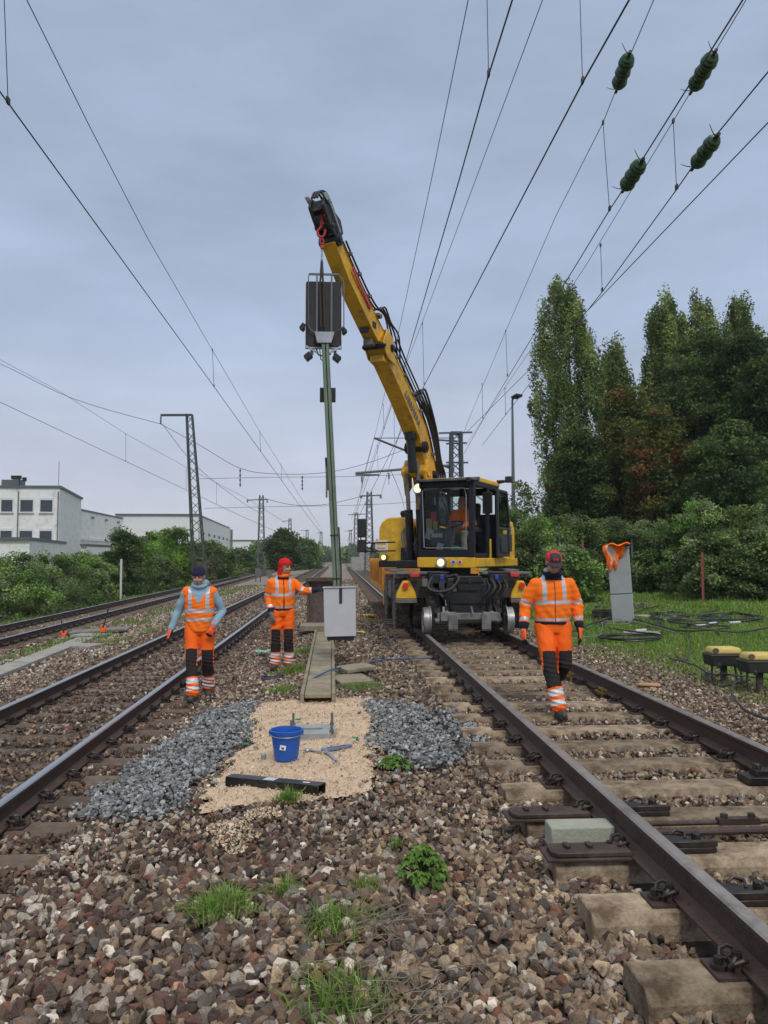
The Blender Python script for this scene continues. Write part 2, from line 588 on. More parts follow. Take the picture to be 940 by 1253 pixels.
PAL = {
    'brown': np.array([[.085, .06, .046], [.12, .082, .06], [.062, .048, .04], [.15, .11, .08], [.10, .06, .048]]),
    'tan': np.array([[.30, .235, .16], [.22, .17, .12], [.36, .29, .205], [.19, .14, .10]]),
    'grey': np.array([[.20, .178, .16], [.12, .11, .10], [.25, .235, .205], [.085, .08, .075]]),
    'pale': np.array([[.44, .41, .35], [.36, .35, .30], [.56, .53, .47]]),
    'red': np.array([[.16, .07, .05], [.2, .1, .07]]),
}
def stone_cols(x, y, r):
    n = len(x)
    nn = vnoise(x, y, 1.2, 21)
    # weights: brown, tan, grey, pale, red
    left = np.clip((.2 - x) / 1.6 + .2 * nn, 0, 1)
    near = np.clip((6.2 - y) / 2.2, 0, 1)
    wb = .26 + .65 * left * near + .10 * near
    wt = .34 - .2 * left * near + .20 * np.clip(x, 0, 1)
    wg = .30 - .08 * left * near
    wp = .12 + .02 * nn
    # light rubble close along the left track's foreground edge, browner inside the tracks
    edge = np.exp(-((x + 1.55) / .35) ** 2) * np.clip((7 - y) / 1.5, 0, 1)
    wp = wp + .55 * edge
    inl = ((x < -1.9) & (x > -4.6)).astype(float)
    wb = wb + .7 * inl; wp = wp * (1 - .6 * inl)
    lf = np.exp(-((x + 6.2) / 1.0) ** 2) * np.clip((y - 11) / 4, 0, 1)
    wp = wp + .45 * lf; wg = wg + .25 * lf; wt = wt + .22 * np.clip(x + .3, 0, 1) * np.clip((6 - y) / 2, 0, 1)
    wr = .04 + .06 * left * near
    W = np.stack([wb, np.clip(wt, 0.02, 1), wg, np.clip(wp, 0.01, 1), wr], 1); W /= W.sum(1)[:, None]
    u = r.random(n)
    ci = (u[:, None] > np.cumsum(W, 1)).sum(1).clip(0, 4)
    c = np.zeros((n, 3))
    for k, nm in enumerate(('brown', 'tan', 'grey', 'pale', 'red')):
        id_ = np.where(ci == k)[0]
        P = PAL[nm]
        c[id_] = P[r.integers(0, len(P), len(id_))]
    return c * np.array([1.13, 1.04, .97]) * r.uniform(.7, 1.3, n)[:, None]
def on_right_sleeper(x, y, m=.02):
    yy = (y - 2.8 + SPACING * 20) % SPACING
    return (x > 1.12 - m) & (x < 3.56 + m) & (yy < .27 + m)
def on_left_sleeper(x, y, m=.02):
    yy = (y - 2.66 + .6 * 40) % .6
    return (x > LT - 1.28 - m) & (x < LT + 1.28 + m) & (yy < .26 + m)
def ballast():
    r = np.random.default_rng(5)
    def zone(x0, x1, y0, y1, dens, smin, smax):
        n = int((x1 - x0) * (y1 - y0) * dens)
        x = r.uniform(x0, x1, n); y = r.uniform(y0, y1, n)
        s = r.uniform(smin, smax, n) * r.choice([.7, 1, 1, 1.2], n)
        px, py = proj(np.stack([x, y, np.full(n, -.1)], 1))
        ok = (px > -40) & (px < 985) & (py < 1300)
        jx, jy = x + r.normal(0, .045, n), y + r.normal(0, .045, n)
        ok &= ~(inpoly(jx, jy, SAND) | inpoly(jx, jy, GREYL) | inpoly(jx, jy, GREYR))
        # keep rail feet clear
        for rx in (RT - .755, RT + .755, LT - .755, LT + .755):
            ok &= np.abs(x - rx) > .10
        ok &= ~(on_right_sleeper(x, y, .012))
        ls = on_left_sleeper(x, y, .0)
        ok &= ~(ls & (r.random(n) < .96))
        return x[ok], y[ok], s[ok]
    zn = [zone(-3.0, 1.35, 2.3, 4.6, 1150, .022, .050), zone(.9, 4.4, 2.3, 5.6, 1250, .018, .036)]
    zn2 = [zone(-5.5, 1.35, 4.6, 8.0, 900, .022, .040), zone(.9, 4.6, 5.6, 9, 850, .019, .036),
           zone(-7.6, 4.7, 8, 14, 560, .024, .042), zone(-8, 4.2, 14, 22, 240, .03, .05), zone(-8, 4.6, 22, 38, 90, .035, .06), zone(-10, 4.6, 38, 60, 30, .045, .075), zone(3.6, 5.4, 3.4, 14, 500, .014, .028), zone(-14, -6, 12, 30, 110, .03, .055)]
    for nm, zz, var, lab in (('ballast', zn, ROCK_NEAR, 'coarse brown, grey and tan ballast stones across the foreground'), ('ballast', zn2, ROCK_FAR, 'track ballast stretching away between and beside the tracks')):
        x = np.concatenate([a[0] for a in zz]); y = np.concatenate([a[1] for a in zz]); s = np.concatenate([a[2] for a in zz])
        z = gh(x, y) + r.uniform(-.026, .018, len(x)) + .012 * vnoise(x, y, 3.1, 71)
        scatter(nm, np.stack([x, y, z], 1), s, stone_cols(x, y, r), var, ROCKM, lab, 'ballast', r, .8)
ballast()
def gravel(poly, name, lab, seed):
    r = np.random.default_rng(seed)
    P = np.array(poly); x0, y0 = P.min(0); x1, y1 = P.max(0)
    n = int((x1 - x0) * (y1 - y0) * 1500)
    x = r.uniform(x0 - .25, x1 + .25, n); y = r.uniform(y0 - .25, y1 + .25, n)
    ok = (inpoly(x, y, poly) | (inpoly(x + r.normal(0, .07, n), y + r.normal(0, .10, n), poly) & (r.random(n) < .22))) & (np.abs(x - (LT + .755)) > .1)
    sl = on_left_sleeper(x, y, -.01) & (x < LT + 1.22)
    ok &= ~(sl)
    x = x[ok]; y = y[ok]
    z = gh(x, y) + r.uniform(-.01, .035, len(x)) + .01
    base = np.array([[.20, .207, .212], [.29, .30, .305], [.14, .146, .15], [.40, .41, .41], [.22, .24, .235]])
    c = base[r.integers(0, 5, len(x))] * r.uniform(.75, 1.2, len(x))[:, None]
    scatter(name, np.stack([x, y, z], 1), r.uniform(.019, .034, len(x)), c, ROCK_NEAR, ROCKM, lab, 'gravel', r, .7)
gravel(GREYL, 'gravel', 'fresh blue-grey gravel heaped between the left track and the sand', 31)
gravel(GREYR, 'gravel', 'fresh blue-grey gravel patch between the sand and the right track', 32)
def sand():
    r = np.random.default_rng(8)
    P = np.array(SAND); x0, y0 = P.min(0); x1, y1 = P.max(0)
    xs = np.arange(x0, x1, .025); ys = np.arange(y0, y1, .025)
    X, Y = np.meshgrid(xs, ys)
    inside = inpoly(X, Y, SAND)
    Z = gh(X, Y) + .010 + .012 * vnoise(X, Y, 3.5, 40) + .005 * r.random(X.shape)
    idx = -np.ones(X.shape, int)
    ny, nx = X.shape
    V = np.stack([X, Y, Z], -1).reshape(-1, 3)
    q = inside[:-1, :-1] & inside[1:, :-1] & inside[:-1, 1:] & inside[1:, 1:]
    jj, ii = np.where(q)
    a = jj * nx + ii
    Fc = np.stack([a, a + 1, a + 1 + nx, a + nx], 1)
    used, inv = np.unique(Fc, return_inverse=True)
    m = mat('pale crushed sand', (.68, .51, .36), .95, 0, .14, 26, bump=.9, bscale=90, spec=.15, dirt=(.54, .39, .25), dscale=4.5, dlo=.5, dhi=.7)
    o = np_mesh('sand', V[used], inv.reshape(Fc.shape), m, smooth=True)
    tag(o, 'pale yellow crushed sand spread under the bucket and steel plate', 'sand', kind='stuff')
    n = 8000
    x = r.uniform(x0 - .2, x1 + .2, n); y = r.uniform(y0 - .2, y1 + .2, n)
    ok = inpoly(x, y, SAND) | (inpoly(x, y, SPILL) & (r.random(n) < 1)) | (inpoly(x + r.normal(0, .10, n), y + r.normal(0, .10, n), SAND) & (r.random(n) < .8))
    x, y = x[ok], y[ok]
    P2 = np.array(SPILL); m2 = 1600
    xx = r.uniform(P2[:, 0].min(), P2[:, 0].max(), m2); yy = r.uniform(P2[:, 1].min(), P2[:, 1].max(), m2)
    ok = inpoly(xx, yy, SPILL) & (vnoise(xx, yy, 3, 9) > -.3)
    x = np.concatenate([x, xx[ok]]); y = np.concatenate([y, yy[ok]])
    out_ = ~inpoly(x, y, SAND)
    z = gh(x, y) + .024 + .012 * vnoise(x, y, 3.5, 40) + out_ * .02
    base = np.array([[.68, .54, .38], [.6, .45, .29], [.76, .63, .47], [.5, .35, .21]])
    c = base[r.integers(0, 4, len(x))] * r.uniform(.8, 1.15, len(x))[:, None]
    scatter('sand_grit', np.stack([x, y, z], 1), r.uniform(.004, .011, len(x)) * np.where(r.random(len(x)) < .06, 2.0, 1), c, ROCK_FAR, ROCKM, 'coarse pale grit and chips lying on the sand', 'grit', r)
sand()
# ------------------------------------------------------------------ rails and sleepers
RAILM = mat('rusty rail side', (.075, .050, .040), .6, .3, .3, 14, bump=.3, bscale=60, dirt=(.11, .06, .035), dscale=8, dlo=.5, dhi=.8)
RAILT = mat('worn rail head', (.30, .27, .245), .42, .45, .2, 3, dirt=(.14, .11, .09), dscale=5, dlo=.5, dhi=.75)
RAILS = mat('polished rail head', (.46, .46, .47), .28, .9, .12, 3)
CONC_R = mat('tan weathered concrete', (.35, .275, .19), .9, 0, .25, 5, bump=.5, bscale=55, dirt=(.11, .075, .048), dscale=6.5, dlo=.40, dhi=.64, spec=.2)
CONC_L = mat('brown dusty concrete', (.15, .115, .085), .92, 0, .25, 6, bump=.35, bscale=60, dirt=(.07, .05, .04), dscale=4, dlo=.45, dhi=.75, spec=.2)
for m_ in (CONC_R, CONC_L):      # every sleeper has weathered a little differently
    t_ = m_.node_tree; p_ = t_.nodes['Principled BSDF']; s_ = p_.inputs['Base Color'].links[0].from_socket
    oi = t_.nodes.new('ShaderNodeObjectInfo'); rr_ = t_.nodes.new('ShaderNodeMapRange'); rr_.inputs[3].default_value = .68; rr_.inputs[4].default_value = 1.3
    vm_ = t_.nodes.new('ShaderNodeVectorMath'); vm_.operation = 'SCALE'
    t_.links.new(oi.outputs['Random'], rr_.inputs[0]); t_.links.new(s_, vm_.inputs[0]); t_.links.new(rr_.outputs[0], vm_.inputs['Scale']); t_.links.new(vm_.outputs[0], p_.inputs['Base Color'])
CONC_G = mat('grey concrete', (.33, .32, .29), .9, 0, .15, 4, bump=.3, bscale=60, dirt=(.17, .15, .12), dscale=3, dlo=.5, dhi=.75, spec=.2)
RUSTP = mat('rusty brown plate', (.062, .038, .034), .55, .3, .25, 8, bump=.2, bscale=40, dirt=(.13, .1, .08), dscale=6, dlo=.5, dhi=.75)
DARKI = mat('oily dark iron', (.035, .03, .028), .42, .4, .3, 14, dirt=(.1, .065, .045), dscale=9, dlo=.5, dhi=.75)
RP = [(-.075, 0), (.075, 0), (.075, .011), (.028, .026), (.011, .038), (.0085, .118), (.018, .132), (.0355, .139), (.036, .160), (.026, .170), (.010, .1725), (-.010, .1725), (-.026, .170), (-.036, .160), (-.0355, .139), (-.018, .132), (-.0085, .118), (-.011, .038), (-.028, .026), (-.075, .011)]
def rail(pts, zbase, topm, label, group=None):
    b = MB()
    n = len(RP)
    vs = []
    for (x, y) in pts:
        vs += [(x + a, y, zbase + h) for a, h in RP]
    fs = []; mi = []
    for i in range(len(pts) - 1):
        for k in range(n):
            k2 = (k + 1) % n
            fs.append((i * n + k, i * n + k2, (i + 1) * n + k2, (i + 1) * n + k))
            mi.append(1 if 8 <= k <= 12 else 0)
    b.v = [Vector(v) for v in vs]; b.f = fs; b.mi = mi
    o = b.build('rail', [RAILM, topm], origin=(pts[0][0], pts[0][1], zbase), smooth=30)
    return tag(o, label, 'rail', group)
rail([(RT - .755, -.5), (RT - .755, 300)], RZ + .012, RAILT, 'brown rail running under the excavator on its near-mast side, closest to the camera', 'rails')
rail([(RT + .755, -.5), (RT + .755, 300)], RZ + .012, RAILT, 'brown rail under the excavator on its grassy side, just behind the walking worker', 'rails')
rail([(LT + .755, 1.0), (LT + .755, 300)], LZ + .012, RAILS, 'shiny-topped rail beside the grey gravel and the navy-hatted worker', 'rails')
rail([(LT - .755, 1.0), (LT - .755, 300)], LZ + .012, RAILS, 'shiny-topped rail of the middle track on the bush side', 'rails')
rail([(t3(10) + .755, 10), (t3(160) + .755, 160)], TZ + .012, RAILS, 'nearer rail of the far track below the green bushes', 'rails')
rail([(t3(10) - .755, 10), (t3(160) - .755, 160)], TZ + .012, RAILS, 'farther rail of the far track, right under the green bushes', 'rails')

def sleeper_mesh(b, x0, x1, y0, ztop, wd=.26, ht=.19, sag=.0, n=13):
    # tapered concrete sleeper with chamfered top edges; 'sag' lowers the waist between the rails
    vs = []; fs = []
    for i in range(n):
        t = i / (n - 1)
        x = x0 + (x1 - x0) * t
        u = abs(t - .5) * 2
        z = ztop - sag * (1 - min(1, max(0, (u - .25) / .3))) ** 1.0
        k = .86 + .14 * min(1, max(0, (u - .1) / .35)) if sag else 1
        hw = wd / 2 * k
        tz = z
        if i in (0, n - 1): tz = z - .004
        c = y0 + wd / 2
        vs += [(x, c - hw - .012, ztop - ht), (x, c - hw, tz - .045), (x, c - hw + .028, tz), (x, c + hw - .028, tz), (x, c + hw, tz - .045), (x, c + hw + .012, ztop - ht)]
    for i in range(n - 1):
        for k in range(5):
            fs.append((i * 6 + k, i * 6 + k + 1, i * 6 + k + 7, i * 6 + k + 6))
    fs.append((0, 1, 2, 3, 4, 5)); fs.append(tuple((n - 1) * 6 + k for k in (5, 4, 3, 2, 1, 0)))
    b.add(vs, fs)
def fastening(b, x, yc, z, side, near):
    # ribbed base plate under the rail with coil clip and sleeper screw on both sides of the foot
    b.box((x, yc, z + .006), (.36, .15, .013), mi=0)
    for s in (-1, 1):
        b.box((x + s * .092, yc, z + .028), (.022, .10, .034), mi=0)
        hx = x + s * .142
        b.cyl((hx, yc, z + .012), (hx, yc, z + .030), .030, n=12 if near else 8, mi=1)
        b.cyl((hx, yc, z + .030), (hx, yc, z + .055), .017, n=6, mi=1)
        hx = x + s * .070
        b.cyl((hx, yc, z + .02), (hx, yc, z + .080), .011, n=8, mi=1)
        b.cyl((hx, yc, z + .050), (hx, yc, z + .073), .019, n=6, mi=1)
        if near:
            for q in (-1, 1):
                pts = [Vector((x + s * .062, yc + q * .030, z + .045)), Vector((x + s * .055, yc + q * .048, z + .058)), Vector((x + s * .078, yc + q * .062, z + .066)), Vector((x + s * .108, yc + q * .060, z + .055)), Vector((x + s * .120, yc + q * .042, z + .036)), Vector((x + s * .104, yc + q * .022, z + .034)), Vector((x + s * .082, yc + q * .012, z + .056))]
                b.tube(pts, .0085, 7, mi=1)
        else:
            b.box((x + s * .085, yc, z + .05), (.06, .11, .024), mi=1)
def track(name_lab, tc_, zt, ys, matl, grp, near_y, sag, xoff=0.0, half=1.22, lab_near=None):
    protos = {}
    for k, y in enumerate(ys):
        cx = tc_(y) if callable(tc_) else tc_
        near = y < near_y
        key = near
        if key not in protos:
            b = MB(); sleeper_mesh(b, cx - half, cx + half, y, zt, sag=sag)
            o = b.build('sleeper', matl, origin=(cx, y, zt - .19), smooth=25, bevel=.006 if near else 0, seg=1)
            tag(o, lab_near, 'sleeper', grp)
            for s in (-1, 1):
                f = MB(); fastening(f, cx + s * .755, y + .13, zt, s, near)
                f.build('rail_fastening', [RUSTP if near else DARKI, DARKI], parent=o, smooth=35)
            protos[key] = o
        else:
            jit = random.uniform(-.012, .012)
            copy_tree(protos[key], (cx + jit * .5, y + jit, zt - .19 + random.uniform(-.004, .0)), random.uniform(-.006, .006))
YR = [2.8 + SPACING * k for k in range(-2, 26)]
YL = [2.66 + .6 * k for k in range(1, 100)]
Y3 = [16 + .6 * k for k in range(0, 110)]
track('r', RT, RZ, YR, CONC_R, 'tan concrete sleepers of the excavator track', 8.5, 0, lab_near='tan concrete sleeper with rusty rail plates under the track the excavator stands on')
track('l', LT, LZ, YL, CONC_L, 'brown concrete sleepers of the middle track', 8.5, .045, half=1.3, lab_near='dusty brown waisted concrete sleeper of the middle track left of the mast')
track('t', t3, TZ, Y3, CONC_L, 'dark sleepers of the far track', 0, .03, half=1.3, lab_near='small dark sleeper of the far track along the bushes')
def far_sleepers(xc, z, y0, y1, half, lab):
    b = MB()
    y = y0
    while y < y1:
        x = xc(y) if callable(xc) else xc
        b.box((x, y + .13, z - .08), (2 * half, .26, .16)); y += .6
    o = b.build('distant_sleepers', CONC_L, smooth=0)
    tag(o, lab, 'sleepers', kind='stuff')
far_sleepers(RT, RZ, 2.8 + SPACING * 26, 120, 1.22, 'run of sleepers behind the excavator fading to the horizon')
far_sleepers(LT, LZ, 2.66 + 60, 160, 1.3, 'run of middle-track sleepers fading to the horizon')
far_sleepers(t3, TZ, 16 + 66, 150, 1.3, 'run of far-track sleepers fading to the horizon')

# --- point machinery on the sleepers in the near foreground
def switch_plate(y, x0, x1, z=.02):
    b = MB()
    b.prism([(x0, y + .03), (x0 + .03, y), (x1, y), (x1, y + .15), (x0 + .03, y + .15), (x0, y + .12)], 'z', z, z + .022)
    b.prism([(x0 - .03, y - .02), (x1, y - .02), (x1, y + .17), (x0 - .03, y + .17)], 'z', z - .018, z - .002)
    for k in (.10, .22):
        b.cyl((x0 + k, y + .075, z + .022), (x0 + k, y + .075, z + .04), .016, n=6)
        b.box((x0 + k, y + .10, z + .03), (.03, .05, .012))
    return b.build('steel_plate', RUSTP, bevel=.003, seg=1)
tag(switch_plate(4.58, 1.03, 1.50), 'rusty brown bolted plate on the sleeper just beyond the pale concrete block', 'plate', 'rusty plates by the rail')
tag(switch_plate(3.98, 1.10, 1.52), 'rusty brown bolted plate on the sleeper just in front of the pale concrete block', 'plate', 'rusty plates by the rail')
b = MB(); b.box((1.36, 4.36, .0), (.36, .15, .13))
tag(b.build('concrete_block', mat('mossy pale concrete', (.34, .35, .28), .9, 0, .15, 6, bump=.3, bscale=60, spec=.2), bevel=.01), 'pale greenish concrete block wedged between two sleepers against the rail', 'concrete block')
for yy, lab in ((4.60, 'dark iron slide plate inside the rail on the third plated sleeper, farthest'), (4.02, 'dark iron slide plate inside the rail in front of the cross rods'), (3.40, 'dark iron slide plate inside the rail, nearest to the camera')):
    b = MB()
    b.box((1.80, yy + .11, .016), (.40, .17, .026)); b.box((1.74, yy + .11, .040), (.20, .10, .026)); b.box((1.86, yy + .05, .044), (.30, .03, .03))
    b.cyl((1.93, yy + .12, .03), (1.93, yy + .12, .075), .026, n=6); b.cyl((1.72, yy + .12, .05), (1.72, yy + .12, .075), .018, n=6)
    b.tube([(1.80, yy + .16, .05), (1.84, yy + .18, .07), (1.88, yy + .15, .065), (1.86, yy + .1, .055)], .009, 7)
    tag(b.build('slide_plate', DARKI, bevel=.003, seg=1), lab, 'slide plate', 'slide plates')
for k, (yy, zz, lab) in enumerate(((4.36, .05, 'thin reddish point rod crossing between two sleepers, farther one'), (4.26, .035, 'thicker reddish point rod crossing between two sleepers, nearer one'))):
    b = MB()
    b.cyl((1.70, yy, zz), (3.30, yy + .02, zz), .014 if k == 0 else .02, n=10)
    b.box((2.28 + .3 * k, yy, zz + .008), (.24, .05, .035)); b.cyl((2.20 + .3 * k, yy, zz), (2.20 + .3 * k, yy, zz + .05), .02, n=6); b.cyl((2.36 + .3 * k, yy, zz), (2.36 + .3 * k, yy, zz + .05), .02, n=6)
    tag(b.build('point_rod', RUSTP, smooth=35), lab, 'rod', 'point rods')
for k, yy in enumerate((4.48, 5.07)):
    b = MB()
    b.box((3.02, yy + .2, .03), (.44, .17, .05)); b.box((3.0, yy + .2, .07), (.26, .10, .05)); b.cyl((2.9, yy + .2, .05), (2.9, yy + .2, .13), .03, n=6); b.tube([(3.05, yy + .22, .09), (3.1, yy + .25, .13), (3.15, yy + .2, .13), (3.12, yy + .15, .1)], .012, 7)
    tag(b.build('lock_casting', DARKI, bevel=.004, seg=1), ('dark iron lock casting at the farther rail, nearer one', 'dark iron lock casting at the farther rail, farther one')[k], 'casting', 'lock castings')
for (px, py, n_, lab) in ((668, 838, 'a', 'small brass-coloured roller stand at the rail behind the worker, nearer one'), (661, 830, 'b', '')):
    pass
GOLD = mat('greasy brass roller', (.20, .12, .04), .5, .5, .3, 20, dirt=(.05, .04, .03), dscale=20)
for yy, lab in ((8.6, 'small brass roller clamped to the rail behind the worker, nearer of two'), (9.8, 'small brass roller clamped to the rail behind the worker, farther of two')):
    b = MB(); b.cyl((RT + .755 - .12, yy, .07), (RT + .755 - .12, yy + .12, .065), .024, n=12); b.box((RT + .755 - .13, yy + .06, .035), (.08, .17, .03)); b.box((RT + .755 - .10, yy + .06, .065), (.03, .2, .02))
    tag(b.build('rail_roller', GOLD, smooth=35), lab, 'roller', 'rail rollers')

# ------------------------------------------------------------------ leaves and trees
LEAF = mat('leaves', (1, 1, 1), .62, 0, 0, attr='col', trans=.34, spec=.25)
BARK = mat('bark', (.10, .08, .06), .95, 0, .3, 9, bump=.6, bscale=20, spec=.1)
STEM = mat('green stem', (.07, .10, .03), .8, 0, .2, 10)
def leaf_mesh(C, size, cols, r, up=.3, aspect=.62, stretch=None):
    # one folded diamond of two triangles... built as a quad with a random facing
    n = len(C)
    cols = cols * np.array([1.5, 1.45, 1.25])
    nrm = r.normal(size=(n, 3)); nrm[:, 2] = np.abs(nrm[:, 2]) + up
    nrm /= np.linalg.norm(nrm, axis=1)[:, None]
    t = r.normal(size=(n, 3))
    if stretch is not None: t = t * .6 + np.array(stretch)
    t -= nrm * (t * nrm).sum(1)[:, None]; t /= np.linalg.norm(t, axis=1)[:, None] + 1e-9
    b = np.cross(nrm, t)
    s = size[:, None]
    V = np.stack([C - t * s, C - b * s * aspect + nrm * s * .15, C + t * s, C + b * s * aspect + nrm * s * .15], 1).reshape(-1, 3)
    Fc = np.arange(4 * n).reshape(n, 4)
    return V, Fc, np.repeat(cols, 4, 0)
def clumps(r, centres, radii, per, size, pal, jitter=.25):
    # leaves gathered in clumps; every clump gets its own tint
    n = len(centres)
    cols0 = pal[r.integers(0, len(pal), n)] * r.uniform(.6, 1.45, n)[:, None]
    idx = np.repeat(np.arange(n), per)
    m = len(idx)
    d = r.normal(size=(m, 3)); d /= np.linalg.norm(d, axis=1)[:, None]
    rad = r.random(m) ** .45
    C = centres[idx] + d * rad[:, None] * radii[idx]
    c = cols0[idx] * r.uniform(1 - jitter, 1 + jitter, m)[:, None]
    return C, r.uniform(.6, 1.25, m) * size, c
def limb(b, p0, p1, r0, r1, r, n=7, seg=5, wob_=.06):
    p0, p1 = Vector(p0), Vector(p1)
    L = (p1 - p0).length
    pts = []; rr = []
    for i in range(seg + 1):
        t = i / seg
        q = p0.lerp(p1, t)
        if 0 < i < seg: q += Vector(r.normal(0, wob_ * L, 3))
        pts.append(q); rr.append(r0 + (r1 - r0) * t)
    b.tube(pts, rr, n)
def make_tree(name, base, h, wd, shape, pal, label, group, nclump, per, leaf, crown_r, seed, lean=(0, 0), zlow=.12, cat='tree', trunk_r=None, stretch=None, up=.3, trunkmat=None):
    r = np.random.default_rng(seed)
    base = Vector(base)
    t = empty(name, base, label, cat, group)
    b = MB()
    tr = trunk_r or max(.03, h * .016)
    top = base + Vector((lean[0] * .6, lean[1] * .6, h * .82))
    limb(b, base - Vector((0, 0, .2)), top, tr, tr * .15, r, 9, 8, .008)
    cen = []
    k = 0
    while len(cen) < nclump and k < 60000:
        k += 1
        u = r.uniform(zlow, 1.0)
        w_ = shape(u)
        if w_ <= 0 or r.random() > (w_ + .12): continue
        a = r.uniform(0, 2 * math.pi)
        rho = math.sqrt(r.uniform(.12, 1)) * (1 + .22 * math.sin(3 * a + u * 9 + seed) + r.normal(0, .07))
        cen.append((base.x + lean[0] * u ** 1.5 + math.cos(a) * rho * w_ * wd / 2, base.y + lean[1] * u ** 1.5 + math.sin(a) * rho * w_ * wd / 2, base.z + u * h))
    cen = np.array(cen)
    rad = np.array(crown_r) * r.uniform(.6, 1.35, (len(cen), 1))
    for c in cen[::max(1, len(cen) // 26)]:
        u = (c[2] - base.z) / h
        st = base.lerp(top, max(.04, min(.95, u - .18)) / .95)
        limb(b, st, c, tr * .35 * (1 - .6 * u), .008 * max(1, h / 6), r, 5, 4, .04)
    b.build('trunk', trunkmat or BARK, parent=t, smooth=50)
    C, s, col = clumps(r, cen, rad, per, leaf, pal)
    V, Fc, cc = leaf_mesh(C, s, col, r, up=up, stretch=stretch)
    np_mesh('crown', V, Fc, LEAF, cc, parent=t, origin=base)
    return t
def poplar_shape(u):
    return .55 + .45 * min(1, u / .3) if u < .55 else max(.0, 1 - ((u - .55) / .5) ** 2.0) ** .75
def round_shape(u):
    return max(0.0, math.sin(max(0, min(1, (u - .1) / .92)) * math.pi)) ** .55
def bush_shape(u):
    return math.sqrt(max(0.0, 1 - (u * .98) ** 2.2))
PAL_POP = np.array([[.12, .17, .05], [.15, .205, .07], [.085, .125, .04], [.20, .25, .11], [.07, .105, .035]])
PAL_DRK = np.array([[.034, .062, .022], [.046, .082, .026], [.052, .085, .025], [.026, .048, .016], [.07, .095, .028]])
PAL_AUT = np.array([[.055, .085, .024], [.09, .115, .03], [.13, .07, .028], [.045, .078, .022], [.115, .115, .03]])
PAL_HED = np.array([[.07, .112, .038], [.095, .145, .048], [.055, .088, .03], [.125, .165, .07], [.10, .135, .07]])
PAL_BR = np.array([[.10, .20, .03], [.13, .25, .04], [.08, .16, .03], [.17, .28, .06]])
PAL_LFT = np.array([[.095, .18, .045], [.13, .22, .055], [.075, .135, .045], [.17, .24, .09], [.12, .15, .085]])
PAL_DRY = np.array([[.12, .09, .04], [.09, .075, .035], [.06, .07, .025], [.14, .085, .045]])
def at_base(px, Y, z=None):
    p = AY(px, 682, Y)
    return Vector((p.x, Y, gz(p.x, Y) if z is None else z))
def top_h(py, Y, base):
    return CAM_Z + (682 - py) * Y / 940 - base.z
GP = 'tall poplars beyond the hedge'
for i, (px, Y, py, wpx, pal, lab, lx, sd_) in enumerate([
        (712, 44, 344, 88, PAL_POP, 'tallest wind-blown green poplar, standing alone nearest the lamp post', -1.0, 11),
        (766, 46, 421, 40, PAL_POP, 'short slim poplar rising just behind the tallest poplar', -.6, 12),
        (836, 44, 356, 62, PAL_POP, 'wind-blown poplar whose pale top rises between the gap and the dark trees', -.9, 13),
        (878, 46, 354, 56, PAL_POP, 'poplar whose tip shows just above the dark broad trees', -.8, 14),
        (928, 44, 362, 60, PAL_POP, 'poplar with its tip above the dark trees at the picture edge', -.8, 15)]):
    bs = at_base(px, Y)
    h = top_h(py, Y, bs)
    make_tree('poplar_tree', bs, h, wpx * Y / 940 * 1.12, poplar_shape, pal, lab, GP, 440 if i in (0, 2) else 300, 190, .082, (.38, .38, 1.1), sd_, lean=(lx, 0), zlow=.03, stretch=(-.5, 0, .9), up=.1)
GD = 'dark broad trees beyond the hedge'
for i, (px, Y, py, wpx, pal, lab, sd_) in enumerate([
        (768, 38, 468, 60, PAL_AUT, 'rust-tinged broad tree at the foot of the tallest poplar', 21),
        (806, 35, 500, 66, PAL_AUT, 'lower yellow-green broad tree between the rust-tinged and the dark trees', 22),
        (872, 38, 394, 104, PAL_DRK, 'dark broad tree with a dense crown in front of the middle poplars', 23),
        (925, 36, 398, 105, PAL_DRK, 'dark broad tree cut off by the picture edge', 24),
        (985, 37, 400, 100, PAL_DRK, 'dark broad tree just outside the picture edge', 27),
        (716, 37, 530, 70, PAL_DRK, 'low dark green tree in front of the tallest poplar', 25),
        (893, 33, 520, 110, PAL_DRK * 1.25, 'lower green tree beneath the dark broad trees', 26)]):
    bs = at_base(px, Y)
    h = top_h(py, Y, bs)
    make_tree('broad_tree', bs, h, wpx * Y / 940 * 1.1, round_shape, pal, lab, GD, 250, 190, .085, (.62, .62, .42), sd_, zlow=.05)
bs = at_base(643, 34)
make_tree('young_tree', bs, top_h(583, 34, bs), 1.8, round_shape, PAL_DRK * 1.4, 'thin airy young tree beside the lamp post behind the excavator', None, 60, 45, .07, (.35, .35, .3), 31, zlow=.1, trunk_r=.05)
